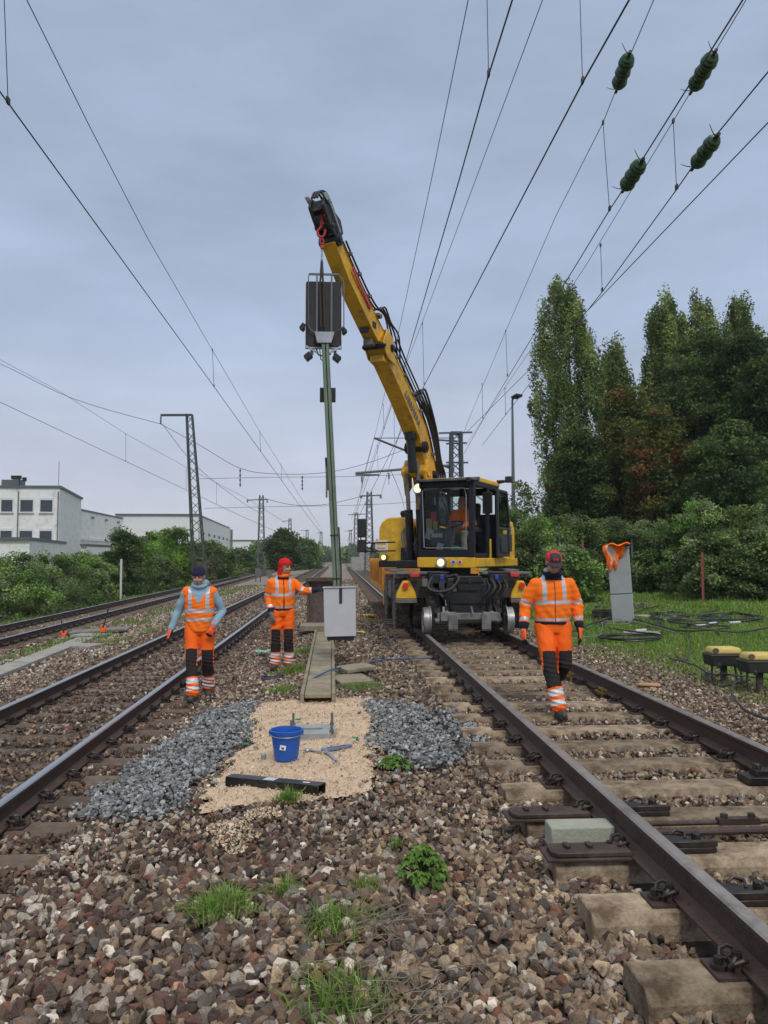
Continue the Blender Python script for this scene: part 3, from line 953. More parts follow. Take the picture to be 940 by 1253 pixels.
# shrubs of the right-hand hedge, each a plant of its own
GH = 'shrubs of the overgrown hedge'
hed = [(632, 33, 622, 70, 702, PAL_HED, 'green shrub half hidden behind the excavator cab'),
       (668, 30, 634, 72, 703, PAL_LFT * .8, 'mid-green shrub behind the red-capped worker'),
       (640, 26, 655, 60, 712, PAL_HED * .8, 'low dark shrub next to the excavator fender'),
       (706, 30, 636, 76, 704, PAL_HED, 'grey-green shrub just left of the draped cabinet'),
       (748, 31, 636, 80, 704, PAL_HED, 'grey-green shrub directly behind the draped cabinet'),
       (790, 30, 632, 84, 704, PAL_HED, 'grey-green shrub right of the draped cabinet'),
       (826, 29, 640, 74, 706, PAL_LFT * .8, 'dull green shrub left of the red marker post'),
       (862, 28, 612, 84, 706, PAL_LFT, 'taller fresh green shrub above the red marker post'),
       (905, 27, 622, 86, 708, PAL_HED, 'large-leaved grey shrub right of the red marker post'),
       (948, 27, 612, 90, 710, PAL_HED, 'grey-green shrub at the picture edge under the dark trees'),
       (995, 27, 612, 90, 710, PAL_HED, 'grey-green shrub just outside the picture edge'),
       (690, 25, 668, 60, 712, PAL_LFT, 'low fresh shrub between worker and draped cabinet'),
       (880, 24.5, 655, 80, 712, PAL_HED * 1.1, 'low ivy-like shrub in front of the hedge by the marker post'),
       (930, 24, 648, 80, 714, PAL_HED * 1.1, 'low ivy-like shrub in front of the hedge at the picture edge')]
for i, (px, Y, py, wpx, pyb, pal, lab) in enumerate(hed):
    bs = at_base(px, Y)
    make_tree('hedge_shrub', bs, top_h(py, Y, bs), wpx * Y / 940 * 1.25, bush_shape, pal, lab, GH, 120, 170, .05 if i < 10 else .065, (.36, .36, .26), 50 + i, zlow=.0, cat='shrub', trunk_r=.03)
# left-hand bushes along the far track
GL_ = 'bushes along the far track'
lft = [(-30, 25, 684, 110, PAL_LFT, 'tall leafy bush cut off by the left picture edge'),
       (22, 26, 682, 84, PAL_LFT, 'bright leafy bush below the office block windows'),
       (66, 28, 680, 70, PAL_LFT * .85, 'mid green bush in front of the low white wall'),
       (104, 31, 680, 60, PAL_LFT, 'leafy bush just left of the white post'),
       (40, 24, 705, 90, PAL_HED * 1.1, 'low greyish undergrowth bush in front of the leafy bushes'),
       (95, 27, 708, 80, PAL_HED, 'low greyish undergrowth bush left of the white post'),
       (150, 42, 652, 50, PAL_DRK * 1.3, 'dark rounded tree-like bush behind the white post'),
       (185, 46, 655, 56, PAL_BR * .8, 'bright green bush right of the dark rounded one'),
       (214, 50, 651, 46, PAL_BR * .7, 'bright green bush with a raised tip beside the lattice mast'),
       (180, 36, 682, 60, PAL_HED, 'low dull bush below the bright green bushes'),
       (258, 60, 668, 46, PAL_LFT * .7, 'dull green bush to the right of the lattice mast'),
       (290, 70, 674, 40, PAL_LFT * .7, 'dull green bush between the lattice mast and the distant mast'),
       (347, 90, 652, 30, PAL_DRK, 'dark dense round tree near the distant mast'),
       (320, 85, 668, 34, PAL_LFT * .7, 'distant green bush at the foot of the distant mast'),
       (373, 130, 662, 24, PAL_DRK * 1.5, 'small distant tree right of the dark round tree'),
       (118, 38, 706, 34, PAL_DRY, 'low brownish bush by the white post'),
       (225, 48, 690, 50, PAL_DRY, 'brownish dry scrub below the lattice mast'),
       (12, 22, 735, 90, PAL_HED * .9, 'low weedy bush nearest the far track at the left edge')]
for i, (px, Y, py, wpx, pal, lab) in enumerate(lft):
    Y = max(Y, (11.7 + wpx * Y / 940 * .62) * 940 / (415 - px)) if px < 330 else Y
    bs = at_base(px, Y)
    hh = max(.5, top_h(py, Y, bs))
    make_tree('trackside_bush', bs, hh, wpx * Y / 940 * 1.3, bush_shape if i != 12 else round_shape, pal, lab, GL_, 110, 150, .056 * max(.8, Y / 35), (.35 * max(1, Y / 40),) * 2 + (.28 * max(1, Y / 40),), 80 + i, zlow=.0, cat='bush', trunk_r=.03)
# far-off wooded horizon
def treeline():
    r = np.random.default_rng(77)
    C = []; 
    for (xa, xb, Y, py) in ((-60, 700, 330, 672), (418, 480, 220, 664), (340, 392, 200, 668)):
        n = int((xb - xa) * 3.2)
        for k in range(n):
            px = r.uniform(xa, xb)
            p = AY(px, 682, Y + r.uniform(-12, 12))
            hmax = (682 - py) * Y / 940 + 2.2
            C.append((p.x, p.y, r.uniform(-.8, hmax * (.7 + .3 * math.sin(px * .13) * math.sin(px * .051)))))
    C = np.array(C); 
    cc, s, col = clumps(r, C, np.full((len(C), 3), 1.5), 14, .8, PAL_LFT * .75)
    V, Fc, c = leaf_mesh(cc, s, col, r)
    o = np_mesh('woods', V, Fc, LEAF, c)
    tag(o, 'bluish line of far-off woods along the horizon', 'woods', kind='stuff')
treeline()

# ------------------------------------------------------------------ grass and small plants
def blades(name, x, y, h, wd, pal, r, z=None, lean=.35, parent=None, origin=(0, 0, 0), bend=True):
    n = len(x)
    z = gh(x, y) - .01 if z is None else z
    a = r.uniform(0, 2 * np.pi, n); l = np.abs(r.normal(0, lean, n))
    dx, dy = np.cos(a), np.sin(a)
    b0 = np.stack([x, y, z], 1)
    side = np.stack([-dy, dx, np.zeros(n)], 1) * (wd / 2)[:, None]
    mid = b0 + np.stack([dx * l * h * .35, dy * l * h * .35, h * .6], 1)
    tip = b0 + np.stack([dx * l * h, dy * l * h, h * (1 - .25 * l)], 1)
    V = np.stack([b0 - side, b0 + side, mid + side * .8, mid - side * .8, tip + side * .15, tip - side * .15], 1).reshape(-1, 3)
    i = np.arange(n) * 6
    Fc = np.concatenate([np.stack([i, i + 1, i + 2, i + 3], 1), np.stack([i + 3, i + 2, i + 4, i + 5], 1)])
    c = pal[r.integers(0, len(pal), n)] * r.uniform(.75, 1.3, n)[:, None]
    return np_mesh(name, V, Fc, LEAF, np.repeat(c, 6, 0), parent=parent, origin=origin)
PAL_GR = np.array([[.19, .35, .05], [.24, .41, .06], [.14, .28, .045], [.19, .28, .06], [.25, .25, .10], [.13, .19, .05]])
def grass_field():
    r = np.random.default_rng(91)
    X = []; Y = []
    for (x0, x1, y0, y1, d) in ((4.0, 12, 8.0, 16, 1000), (5.0, 17, 16, 31, 480)):
        n = int((x1 - x0) * (y1 - y0) * d)
        X.append(r.uniform(x0, x1, n)); Y.append(r.uniform(y0, y1, n))
    x = np.concatenate(X); y = np.concatenate(Y)
    nn = vnoise(x, y, .7, 55) * .8 + .4 * vnoise(x, y, 2.5, 56)
    edge = 4.35 + np.clip((11 - y) * .10, -.3, .5) + .45 * nn
    ok = (x > edge) & (r.random(len(x)) < np.clip(.55 + (x - edge) * .25 + nn * .35, 0.05, 1))
    # thinner on the trampled strip by the yellow-topped boxes
    ok &= ~((y < 12.2) & (r.random(len(x)) < .35 - .3 * nn))
    px, py = proj(np.stack([x, y, np.full(len(x), .2)], 1))
    ok &= px < 1000
    x, y = x[ok], y[ok]
    tall = np.clip((y - 14) / 8, 0, 1)
    h = r.uniform(.035, .085, len(x)) * (1 + 1.5 * tall * (vnoise(x, y, 1.3, 57) > -.2))
    wd = r.uniform(.008, .016, len(x)) * (1 + tall)
    o = blades('grass', x, y, h, wd, PAL_GR, r, lean=.7)
    tag(o, 'bright green grass on the ground right of the tracks', 'grass', kind='stuff')
    # left verge
    n = 26000
    x = r.uniform(-13.5, -6, n); y = r.uniform(17, 60, n)
    nn = vnoise(x, y, .5, 61)
    c3 = -8.62 - .0165 * y
    ok = (np.abs(x - c3) > 1.6) & ((x < c3 - 1.7) & (nn > -.4) | (x > c3 + 1.5) & (nn > .12))
    x, y = x[ok], y[ok]
    o = blades('grass', x, y, r.uniform(.06, .2, len(x)), r.uniform(.02, .04, len(x)), PAL_GR * .85, r, lean=.7)
    tag(o, 'patchy green grass on both sides of the far track', 'grass', kind='stuff')
grass_field()
def tuft(px, py, z, wd, h, n, pal, label, seed, name='grass_tuft', cat='grass tuft', leafy=0, lsize=.03):
    r = np.random.default_rng(seed)
    p = PL(px, py, z)
    z0 = gz(p.x, p.y)
    p = PL(px, py, z0)
    x = p.x + r.normal(0, wd / 3.2, n); y = p.y + r.normal(0, wd / 3.2, n)
    d = np.hypot(x - p.x, y - p.y)
    hh = h * r.uniform(.25, 1.1, n) * np.clip(1.1 - d / wd * .6, .3, 1)
    o = blades(name, x, y, hh, r.uniform(.004, .008, n) * (1 if leafy == 0 else 1), pal, r, z=gh(x, y) + .0, lean=.95, origin=(p.x, p.y, z0))
    tag(o, label, cat, 'weeds and tufts on the ballast')
    if leafy:
        c = np.stack([p.x + r.normal(0, wd / 3, leafy), p.y + r.normal(0, wd / 3, leafy), z0 + r.uniform(.25, 1.0, leafy) * h], 1)
        cc, s, col = clumps(r, c, np.full((leafy, 3), wd * .12), 7, lsize, pal)
        V, Fc, k = leaf_mesh(cc, s, col, r, up=1.2, aspect=.7)
        np_mesh('leaves', V, Fc, LEAF, k, parent=o, origin=(p.x, p.y, z0))
    return o
T = [(270, 1116, .24, .14, 620, PAL_GR, 'round grass tuft on the dark ballast near the middle left foreground'),
     (350, 1094, .12, .11, 160, PAL_GR, 'tiny grass tuft between the big round tuft and the leafy plant'),
     (352, 982, .13, .13, 320, PAL_GR * .9, 'grass tuft against the black steel beam'),
     (447, 1088, .13, .09, 160, PAL_GR, 'sparse tuft just left of the leafy plant'),
     (410, 1140, .24, .14, 320, PAL_GR * .9, 'loose pale tuft below the leafy plant'),
     (418, 1235, .26, .15, 360, PAL_GR * .9, 'loose grass tuft at the bottom edge of the picture'),
     (484, 1035, .08, .06, 100, PAL_GR, 'tiny tuft above the leafy plant'),
     (360, 822, .5, .13, 900, PAL_GR, 'weedy grass patch at the red-hooded worker feet'),
     (372, 800, .35, .16, 500, PAL_GR, 'weed clump with yellow flowers beside the concrete trough'),
     (345, 846, .32, .10, 500, PAL_GR, 'low grass clump in front of the red-hooded worker'),
     (445, 842, .55, .09, 700, PAL_GR * .9, 'low weeds behind the loose slabs right of the trough'),
     (455, 762, .35, .12, 300, PAL_GR, 'weeds beside the hanging white box'),
     (450, 745, .30, .12, 200, PAL_GR * 1.1, 'yellowish weeds on the path behind the hanging white box'),
     (140, 783, .7, .14, 700, PAL_GR, 'strip of grass beside the orange-handled cover plate'),
     (185, 770, .6, .14, 500, PAL_GR * 1.1, 'strip of grass between the cover plate and the navy-hatted worker'),
     (12, 803, .35, .16, 300, PAL_GR, 'grass tuft on the gravel at the left picture edge'),
     (110, 768, .4, .12, 240, PAL_GR, 'small grass patch beyond the orange-handled cover plate'),
     (158, 762, .5, .12, 240, PAL_GR, 'small grass patch between far and middle track'),
     (225, 755, .8, .15, 400, PAL_GR * .9, 'sparse grass behind the navy-hatted worker')]
for i, (px, py, wd, h, n, pal, lab) in enumerate(T):
    tuft(px, py, -.3 if px < 300 and py < 900 else -.15, wd, h, n, pal, lab, 200 + i)
def leafy_plant(px, py, wd, h, n, lsize, label, seed, pal=PAL_BR * 1.15):
    # bright weed with lobed leaves on arching stalks
    r = np.random.default_rng(seed)
    z0 = -.15
    p = PL(px, py, z0); z0 = gz(p.x, p.y); p = PL(px, py, z0)
    t = empty('leafy_weed', (p.x, p.y, z0), label, 'weed', 'weeds and tufts on the ballast')
    b = MB(); V = []; Fc = []; C = []
    for k in range(n):
        a = r.uniform(0, 6.283); rho = math.sqrt(r.random()) * wd / 2
        q = Vector((p.x + math.cos(a) * rho, p.y + math.sin(a) * rho, z0 + h * (.35 + .65 * (1 - (rho / (wd / 2)) ** 2)) * r.uniform(.75, 1.05)))
        b.tube([(p.x + math.cos(a) * .01, p.y + math.sin(a) * .01, z0 - .02), (p.x + math.cos(a) * rho * .5, p.y + math.sin(a) * rho * .5, z0 + (q.z - z0) * .75), q], .0022, 5)
        nrm = Vector((math.cos(a) * .5 + r.normal(0, .25), math.sin(a) * .5 + r.normal(0, .25), 1)).normalized()
        out_ = Vector((math.cos(a), math.sin(a), -.1)); out_ = (out_ - nrm * out_.dot(nrm)).normalized(); sd2 = nrm.cross(out_)
        s = lsize * r.uniform(.6, 1.2)
        col = pal[r.integers(0, len(pal))] * r.uniform(.8, 1.25)
        for lob, ang, ls in ((0, 0, 1.0), (1, 1.05, .78), (2, -1.05, .78), (3, 2.0, .5), (4, -2.0, .5)):
            d = out_ * math.cos(ang) + sd2 * math.sin(ang); e = nrm.cross(d)
            i0 = len(V)
            V += [q, q + d * s * .5 * ls - e * s * .28 * ls + nrm * s * .06, q + d * s * ls - nrm * s * .12, q + d * s * .5 * ls + e * s * .28 * ls + nrm * s * .06]
            Fc.append((i0, i0 + 1, i0 + 2, i0 + 3)); C += [col] * 4
    b.build('stalk', STEM, parent=t, smooth=40)
    np_mesh('leaves', np.array([v[:] for v in V]), np.array(Fc), LEAF, np.array(C), parent=t, origin=(p.x, p.y, z0))
leafy_plant(517, 1084, .25, .21, 120, .044, 'bright green leafy weed growing through the centre foreground ballast', 301)
leafy_plant(484, 942, .25, .12, 80, .045, 'bright green low leafy weed at the edge of the grey gravel', 302)
leafy_plant(738, 700, .5, .45, 60, .09, 'large-leaved weed at the foot of the hedge left of the draped cabinet', 303)
# dry twigs
def twigs(px, py, wd, n, seed, label):
    r = np.random.default_rng(seed)
    p = PL(px, py, -.12); b = MB()
    for k in range(n):
        a = r.uniform(-.5, .5) + (.5 if r.random() < .7 else 1.8); L = r.uniform(.08, .26)
        c = Vector((p.x + r.normal(0, wd / 3), p.y + r.normal(0, wd / 3), 0)); c.z = gz(c.x, c.y) + .035 + r.uniform(0, .02)
        d = Vector((math.cos(a), math.sin(a), r.uniform(-.08, .12))) * L / 2
        b.tube([c - d, c + Vector(r.normal(0, .01, 3)), c + d], [.002, .0022, .001], 5)
    tag(b.build('dry_twigs', mat('dry twig', (.20, .16, .12), .9, 0, .3, 20)), label, 'twigs', kind='stuff')
twigs(462, 1130, .35, 60, 1, 'dry twigs lying on the ballast below the leafy weed')
twigs(505, 1215, .4, 60, 2, 'dry twigs lying on the ballast at the bottom edge')
def fallen(pts, seed, label, col, s0=.02):
    r = np.random.default_rng(seed); b = MB()
    for (px, py) in pts:
        p = PL(px, py, -.07); zz = gz(p.x, p.y) + .04
        a = r.uniform(0, 6.28); s = s0 * r.uniform(.7, 1.3)
        vs = []
        for k in range(8):
            t = k * math.pi / 4; rr = s * (1 if k % 2 == 0 else .62)
            vs.append((p.x + math.cos(a + t) * rr, p.y + math.sin(a + t) * rr * .8, zz + r.uniform(-.006, .012)))
        vs.append((p.x, p.y, zz - .004)); vs += [(x, y, z - .0015) for x, y, z in vs]
        b.add(vs, [(8, k, (k + 1) % 8) for k in range(8)] + [(17, 9 + (k + 1) % 8, 9 + k) for k in range(8)] + [(k, 9 + k, 9 + (k + 1) % 8, (k + 1) % 8) for k in range(8)])
    tag(b.build('fallen_leaves', mat(label[:20], col, .7, 0, .35, 30), smooth=0), label, 'leaves', kind='stuff')
fallen([(846, 1185), (856, 1196), (838, 1190), (868, 1200), (850, 1180), (878, 1197), (862, 1186), (842, 1203), (888, 1204)], 5, 'rust-brown dead leaves between the two nearest sleepers', (.20, .08, .03), .035)
fallen([(573, 1095), (700, 770), (748, 812), (720, 816), (800, 780), (812, 788), (690, 790), (640, 790), (830, 800), (833, 805), (890, 722)], 6, 'scattered yellow and tan fallen leaves', (.45, .26, .06), .03)
# ------------------------------------------------------------------ buildings
PLAST = mat('white render wall', (.78, .78, .77), .85, 0, .06, 2, dirt=(.42, .42, .41), dscale=1.2, dlo=.5, dhi=.8, spec=.2)
PLAST2 = mat('pale grey cladding', (.72, .72, .72), .7, 0, .05, 2, spec=.3)
ROOFD = mat('dark roof edge', (.10, .11, .12), .6, 0, .1, 4)
WINF = mat('white window frame', (.66, .66, .66), .5, 0, .03, 4)
WING = mat('dark window pane', (.03, .04, .055), .12, 0, 0, coat=.3)
def px_m(Y): return Y / 940.0
def hall(name, corners, ztop, label, roof_over=.25, mat_=PLAST, zbot=-1.2, rooft=.25, cat='building', slope=None):
    """prism building on a footprint given as world (x,y) corners"""
    c = Vector((sum(a for a, b in corners) / len(corners), sum(b for a, b in corners) / len(corners), zbot))
    t = empty(name, c, label, cat)
    b = MB(); b.prism(corners, 'z', zbot, ztop)
    b.build('wall', mat_, parent=t, smooth=0)
    b = MB(); cc = Vector((c.x, c.y))
    big = [tuple(cc + (Vector(p) - cc) * (1 + roof_over / max(2, (Vector(p) - cc).length))) for p in corners]
    b.prism(big, 'z', ztop + .003, ztop + rooft)
    b.build('roof', ROOFD, parent=t, smooth=0)
    return t
def facade_window(t, p, u, wdt, hgt, nrm, split=1):
    """window: frame > pane, sill; p = centre on the wall, u = unit vector along the wall"""
    u = Vector(u); nrm = Vector(nrm); p = Vector(p) + nrm * .01
    b = MB()
    q = Matrix((u, nrm, Vector((0, 0, 1)))).transposed()
    fw = .07
    for s in (-1, 1):
        b.box(p + u * s * (wdt / 2), (fw, .14, hgt + fw), q)
        b.box(p + Vector((0, 0, s * hgt / 2)), (wdt - fw, .139, fw), q)
    for k in range(1, split):
        b.box(p + u * (-wdt / 2 + wdt * k / split), (.06, .12, hgt - fw), q)
    b.box(p + nrm * .08 + Vector((0, 0, -hgt / 2 - .09)), (wdt + .2, .22, .06), q)
    b.box(p + nrm * .03 + Vector((0, 0, hgt / 2 - .12)), (wdt - fw, .08, .2), q)
    f = b.build('window', WINF, parent=t, smooth=0)
    b = MB(); b.box(p - nrm * .02, (wdt - fw, .03, hgt - fw), q)
    b.build('pane', WING, parent=f, smooth=0, origin=ORGS[t.name])
Yb = 82
A = AY(-150, 682, Yb); B_ = AY(71, 682, Yb); Cn = AY(98, 682, Yb + 16)
off = hall('office_building', [(A.x, Yb), (B_.x, Yb), (Cn.x, Yb + 16), (A.x, Yb + 16)], CAM_Z + (682 - 599) * px_m(Yb), 'white flat-roofed office block with two rows of square dark windows')
for row, (ya, yb_) in enumerate(((611, 628), (648, 663))):
    for xa, xb in ((-72, -58), (-48, -34), (-24, -10), (0, 14), (23.5, 39), (48, 63)):
        cx = AY((xa + xb) / 2, 682, Yb).x
        facade_window(off, (cx, Yb, CAM_Z + (682 - (ya + yb_) / 2) * px_m(Yb)), (1, 0, 0), (xb - xa) * px_m(Yb), (yb_ - ya) * px_m(Yb), (0, -1, 0))
# downpipes, railing, rooftop units
b = MB()
for px in (21, 70):
    x = AY(px, 682, Yb).x; b.cyl((x, Yb - .12, -1), (x, Yb - .12, CAM_Z + (682 - 603) * px_m(Yb)), .06, n=8)
b.build('downpipe', GREYM, parent=off)
zr = CAM_Z + (682 - 599) * px_m(Yb) + .25
b = MB(); x = AY(4, 682, Yb).x; b.box((x, Yb + 2, zr + .35), (2.0, 1.2, .8)); b.cyl((x + .3, Yb + 2, zr + .7), (x + .3, Yb + 2, zr + .85), .4)
b.build('roof_unit', ROOFD, parent=off)
b = MB(); x = AY(19, 682, Yb).x; b.cyl((x, Yb + .5, zr), (x, Yb + .5, zr + 1.0), .06, n=8); b.box((x - .3, Yb + .4, zr + .9), (1.0, .3, .35)); b.cyl((x + .5, Yb + .5, zr + .5), (x + .5, Yb + .5, zr + .9), .22)
b.build('roof_lamp', BLK, parent=off)
x = AY(48, 682, Yb).x
b = MB(); b.cyl((x, Yb + 5, zr), (x, Yb + 5, zr + 3.2), .03, n=6); b.build('antenna', GREYM, parent=off)
A = AY(97, 682, 98); B_ = AY(196, 682, 150)
low = hall('long_wing', [(A.x, 98), (B_.x, 150), (B_.x - 12, 150), (A.x - 8, 98)], CAM_Z + (682 - 626) * px_m(98), 'long white low wing running back from the office block', mat_=PLAST)
b = MB()
for k in range(7):
    tt = .1 + k * .13
    px_, py_ = A.x + (B_.x - A.x) * tt, 98 + 52 * tt
    b.box((px_ + .15, py_ - .1, CAM_Z + (682 - 632) * px_m(98)), (.35, .35, .3))
b.build('wall_lamp', GREYM, parent=low)
b = MB(); b.bar((A.x + .12, 98.1, 3.9), (B_.x + .12, 150, 3.9), .12, .3); b.build('string_course', PLAST2, parent=low, smooth=0)
A = AY(157, 682, 120); B_ = AY(242, 682, 120); Cn = AY(281, 682, 175)
wh = hall('warehouse', [(A.x - 2, 120), (B_.x, 120), (Cn.x, 175), (A.x - 2, 175)], CAM_Z + (682 - 631.5) * px_m(120), 'big pale grey windowless warehouse behind the bushes', mat_=PLAST2)
b = MB()
for k in range(6):
    tt = .1 + k * .15
    b.box((B_.x + (Cn.x - B_.x) * tt + .15, 120 + 55 * tt, CAM_Z + (682 - 652) * px_m(120)), (.3, .5, .5))
b.build('wall_vent', GREYM, parent=wh)
b = MB(); x = Cn.x + .5; b.box((x, 174, 3.5), (.5, .5, 8.6)); b.build('vent_stack', GREYM, parent=wh)
A = AY(280, 682, 190); B_ = AY(338, 682, 190)
sm = hall('small_hall', [(A.x, 190), (B_.x, 190), (B_.x, 215), (A.x, 215)], CAM_Z + (682 - 662) * px_m(190), 'small distant white hall right of the warehouse', mat_=PLAST2)
facade_window(sm, (AY(283, 682, 190).x + .3, 190, CAM_Z + 8 * px_m(190)), (1, 0, 0), 1.0, 1.0, (0, -1, 0))
A = AY(97, 682, 78); B_ = AY(122, 682, 82)
# low white sheds in front of the office block
A = AY(-60, 682, 58); B_ = AY(36, 682, 58); Cn = AY(80, 682, 74)
sh = hall('low_shed', [(A.x, 58), (B_.x, 58), (Cn.x, 74), (A.x, 74)], CAM_Z + (682 - 662) * px_m(58), 'low white shed with a dark flat roof below the office windows')
A = AY(99, 682, 76); B_ = AY(122, 682, 80)
hall('garage', [(A.x, 76), (B_.x, 76), (B_.x, 84), (A.x, 84)], CAM_Z + (682 - 669) * px_m(76), 'small grey garage between office block and dark bush', mat_=PLAST2)
A = AY(175, 682, 88); B_ = AY(203, 682, 88)
hall('glazed_annex', [(A.x, 88), (B_.x, 88), (B_.x, 94), (A.x, 94)], CAM_Z + (682 - 659) * px_m(88), 'dark-roofed annex half hidden by bushes left of the lattice mast', mat_=ROOFD)
A = AY(243, 682, 92); B_ = AY(272, 682, 100)
hall('grey_annex', [(A.x, 92), (B_.x, 100), (B_.x - 2, 106), (A.x, 106)], CAM_Z + (682 - 671) * px_m(92), 'small grey container-like annex right of the lattice mast', mat_=GREYM)
# concrete abutment beside the line far away, right of the mast
b = MB(); p = AY(437, 682, 95); b.box((p.x, 95, .5), (1.5, 6, 2.2)); b.box((p.x + 1.0, 99, .8), (1.2, 4, 3.0))
tag(b.build('trackside_hut', CONC_G, smooth=0), 'small concrete trackside hut in the distance beside the yellow wagon', 'hut')

# ------------------------------------------------------------------ overhead line masts
LATT = mat('dark lattice steel', (.06, .075, .065), .65, .2, .2, 4, dirt=(.11, .10, .09), dscale=3, dlo=.5, dhi=.8)
LATF = mat('pale lattice steel', (.13, .15, .16), .7, .2, .1, 3)  # paler blue-grey copy; on the distant masts haze is put into the colour
def lattice(b, p0, p1, w0, w1, n, leg=.07, br=.035):
    p0, p1 = Vector(p0), Vector(p1)
    corners = [(-1, -1), (1, -1), (1, 1), (-1, 1)]
    def pt(c, t):
        w_ = (w0 + (w1 - w0) * t) / 2
        q = p0.lerp(p1, t)
        return q + Vector((c[0] * w_, c[1] * w_, 0))
    for c in corners:
        b.bar(pt(c, 0), pt(c, 1), leg)
    for i in range(n):
        t0, t1 = i / n, (i + 1) / n
        for k in range(4):
            a, c = corners[k], corners[(k + 1) % 4]
            if i % 2: a, c = c, a
            b.bar(pt(a, t0), pt(c, t1), br)
INSM = mat('brown insulator', (.10, .06, .045), .3, 0, .1, 10)
def mini_ins(b, a, c, r=.06, n=5):
    a, c = Vector(a), Vector(c)
    prof = [(r * .35, 0)]
    L = (c - a).length
    for k in range(n):
        z = L * (k + .5) / n
        prof += [(r * .4, z - L / n * .3), (r, z - .01), (r, z + .01), (r * .4, z + L / n * .3)]
    prof += [(r * .35, L)]
    b.lathe(prof, a, c - a, 8)
m1 = at_base(246, 60, -.75)
t = empty('lattice_mast', m1, 'dark lattice mast with a short top arm rising behind the navy-hatted worker', 'mast')
top = AY(232, 507, 60)
b = MB(); lattice(b, m1, top, .95, .42, 20, .10, .045); b.build('mast_frame', LATT, parent=t, smooth=0)
b = MB(); a2 = AY(197, 508, 60); b.bar(top + Vector((.2, 0, -.05)), a2, .22, .16); b.bar(a2 + Vector((0, 0, .05)), a2 + Vector((0, 0, -.5)), .05); b.build('top_arm', LATT, parent=t, smooth=0)
b = MB(); mini_ins(b, a2 + Vector((0, 0, -.1)), a2 + Vector((0, 0, -.7)), .09); b.build('insulator', INSM, parent=t, smooth=40)
b = MB(); b.box(m1 + Vector((0, 0, .1)), (1.3, 1.3, .5)); b.build('footing', CONC_G, parent=t, smooth=0)
def far_mast(px, Y, pytop, arms, label, w0=.7, m=LATF, n=12, group='distant overhead line masts', hang=None):
    bs = at_base(px, Y)
    t = empty('catenary_mast', bs, label, 'mast', group)
    top = AY(px, pytop, Y)
    b = MB(); lattice(b, bs, top, w0, w0 * .45, n, .11, .06); b.build('mast_frame', m, parent=t, smooth=0)
    for (xa, ya, xb, yb_) in arms:
        b = MB(); b.bar(AY(xa, ya, Y), AY(xb, yb_, Y), .12, .12)
        b.build('cross_arm', m, parent=t, smooth=0)
    for (xa, ya, yb_) in (hang or []):
        b = MB(); mini_ins(b, AY(xa, ya, Y), AY(xa, yb_, Y), .12, 4); b.build('insulator', INSM, parent=t, smooth=40)
    return t
far_mast(320, 95, 606, [(302, 612, 328, 611), (316, 622, 324, 622)], 'lattice mast with a short cross arm right of the warehouse', .9, hang=[(303, 612, 615), (327, 612, 615)])
far_mast(355, 150, 634, [(345, 638, 357, 637)], 'small distant mast above the dark round tree', .9)
far_mast(376, 190, 648, [(368, 649, 378, 649)], 'tiny distant mast left of the green signal mast', 1.0)
far_mast(452, 70, 602, [(441, 607, 467, 606), (446, 617, 456, 617)], 'distant lattice mast with a cross arm between green mast and excavator', .8, n=14, hang=[(442, 607, 610), (466, 607, 610)])
far_mast(436, 110, 627, [(426, 630, 447, 629)], 'smaller distant mast with a cross arm left of the excavator mirror', .8)
far_mast(429, 180, 648, [(422, 650, 432, 649)], 'tiny distant mast at the end of the tracks', 1.0)
far_mast(393, 200, 650, [(388, 652, 396, 652)], 'tiny distant mast just left of the green signal mast foot', 1.0)
# mast behind the excavator with its cantilevers reaching over the track
ms = at_base(559, 42)
t = empty('lattice_mast', ms, 'grey lattice mast with crossbars standing behind the excavator cab', 'mast')
b = MB(); lattice(b, ms, AY(558, 529, 42), .75, .5, 16, .13, .05); b.box(AY(558, 530, 42), (.6, .6, .12)); b.build('mast_frame', mat('slate lattice steel', (.085, .10, .11), .65, .2, .15, 4), parent=t, smooth=0)
b = MB()
for xa, ya, xb, yb_ in ((537, 530, 578, 529), (546, 543, 571, 542), (546, 566, 573, 566), (530, 538, 560, 540)):
    b.bar(AY(xa, ya, 42), AY(xb, yb_, 42), .09, .09)
b.build('crossbar', MATS['slate lattice steel'], parent=t, smooth=0)
b = MB(); b.cyl(AY(435, 579, 42), AY(556, 569, 42), .07, n=8); b.cyl(AY(435, 581, 42), AY(464, 581, 42), .05, n=8)
b.build('cantilever', LATF, parent=t)
b = MB(); b.cyl(AY(458, 536, 42), AY(556, 575, 42), .06, n=8); b.cyl(AY(458, 536, 42), AY(556, 536, 42), .025, n=6)
b.build('diagonal_tube', LATT, parent=t)
for k, (xa, ya) in enumerate(((443, 581), (476, 577))):
    b = MB(); b.cyl(AY(xa, ya, 42), AY(xa, ya + 16, 42), .015, n=5); mini_ins(b, AY(xa, ya + 2, 42), AY(xa, ya + 9, 42), .07, 4); b.build('insulator', INSM, parent=t)
# street lamp
lp = at_base(629, 38)
t = empty('street_lamp', lp, 'tall slim grey street lamp with a small head right of the excavator', 'street lamp')
b = MB(); b.tube([lp, lp.lerp(AY(627, 489, 38), .5), AY(627, 489, 38)], [.12, .09, .05], 10); b.build('pole', LATF, parent=t)
b = MB(); tp = AY(627, 489, 38); b.tube([tp, tp + Vector((.1, -.1, .10)), tp + Vector((.3, -.3, .14))], [.05, .06, .05], 8); b.box(tp + Vector((.18, -.22, .12)), (.42, .42, .12), Euler((R(-12), 0, R(30))))
b.build('lamp_head', BLK, parent=t, bevel=.03)

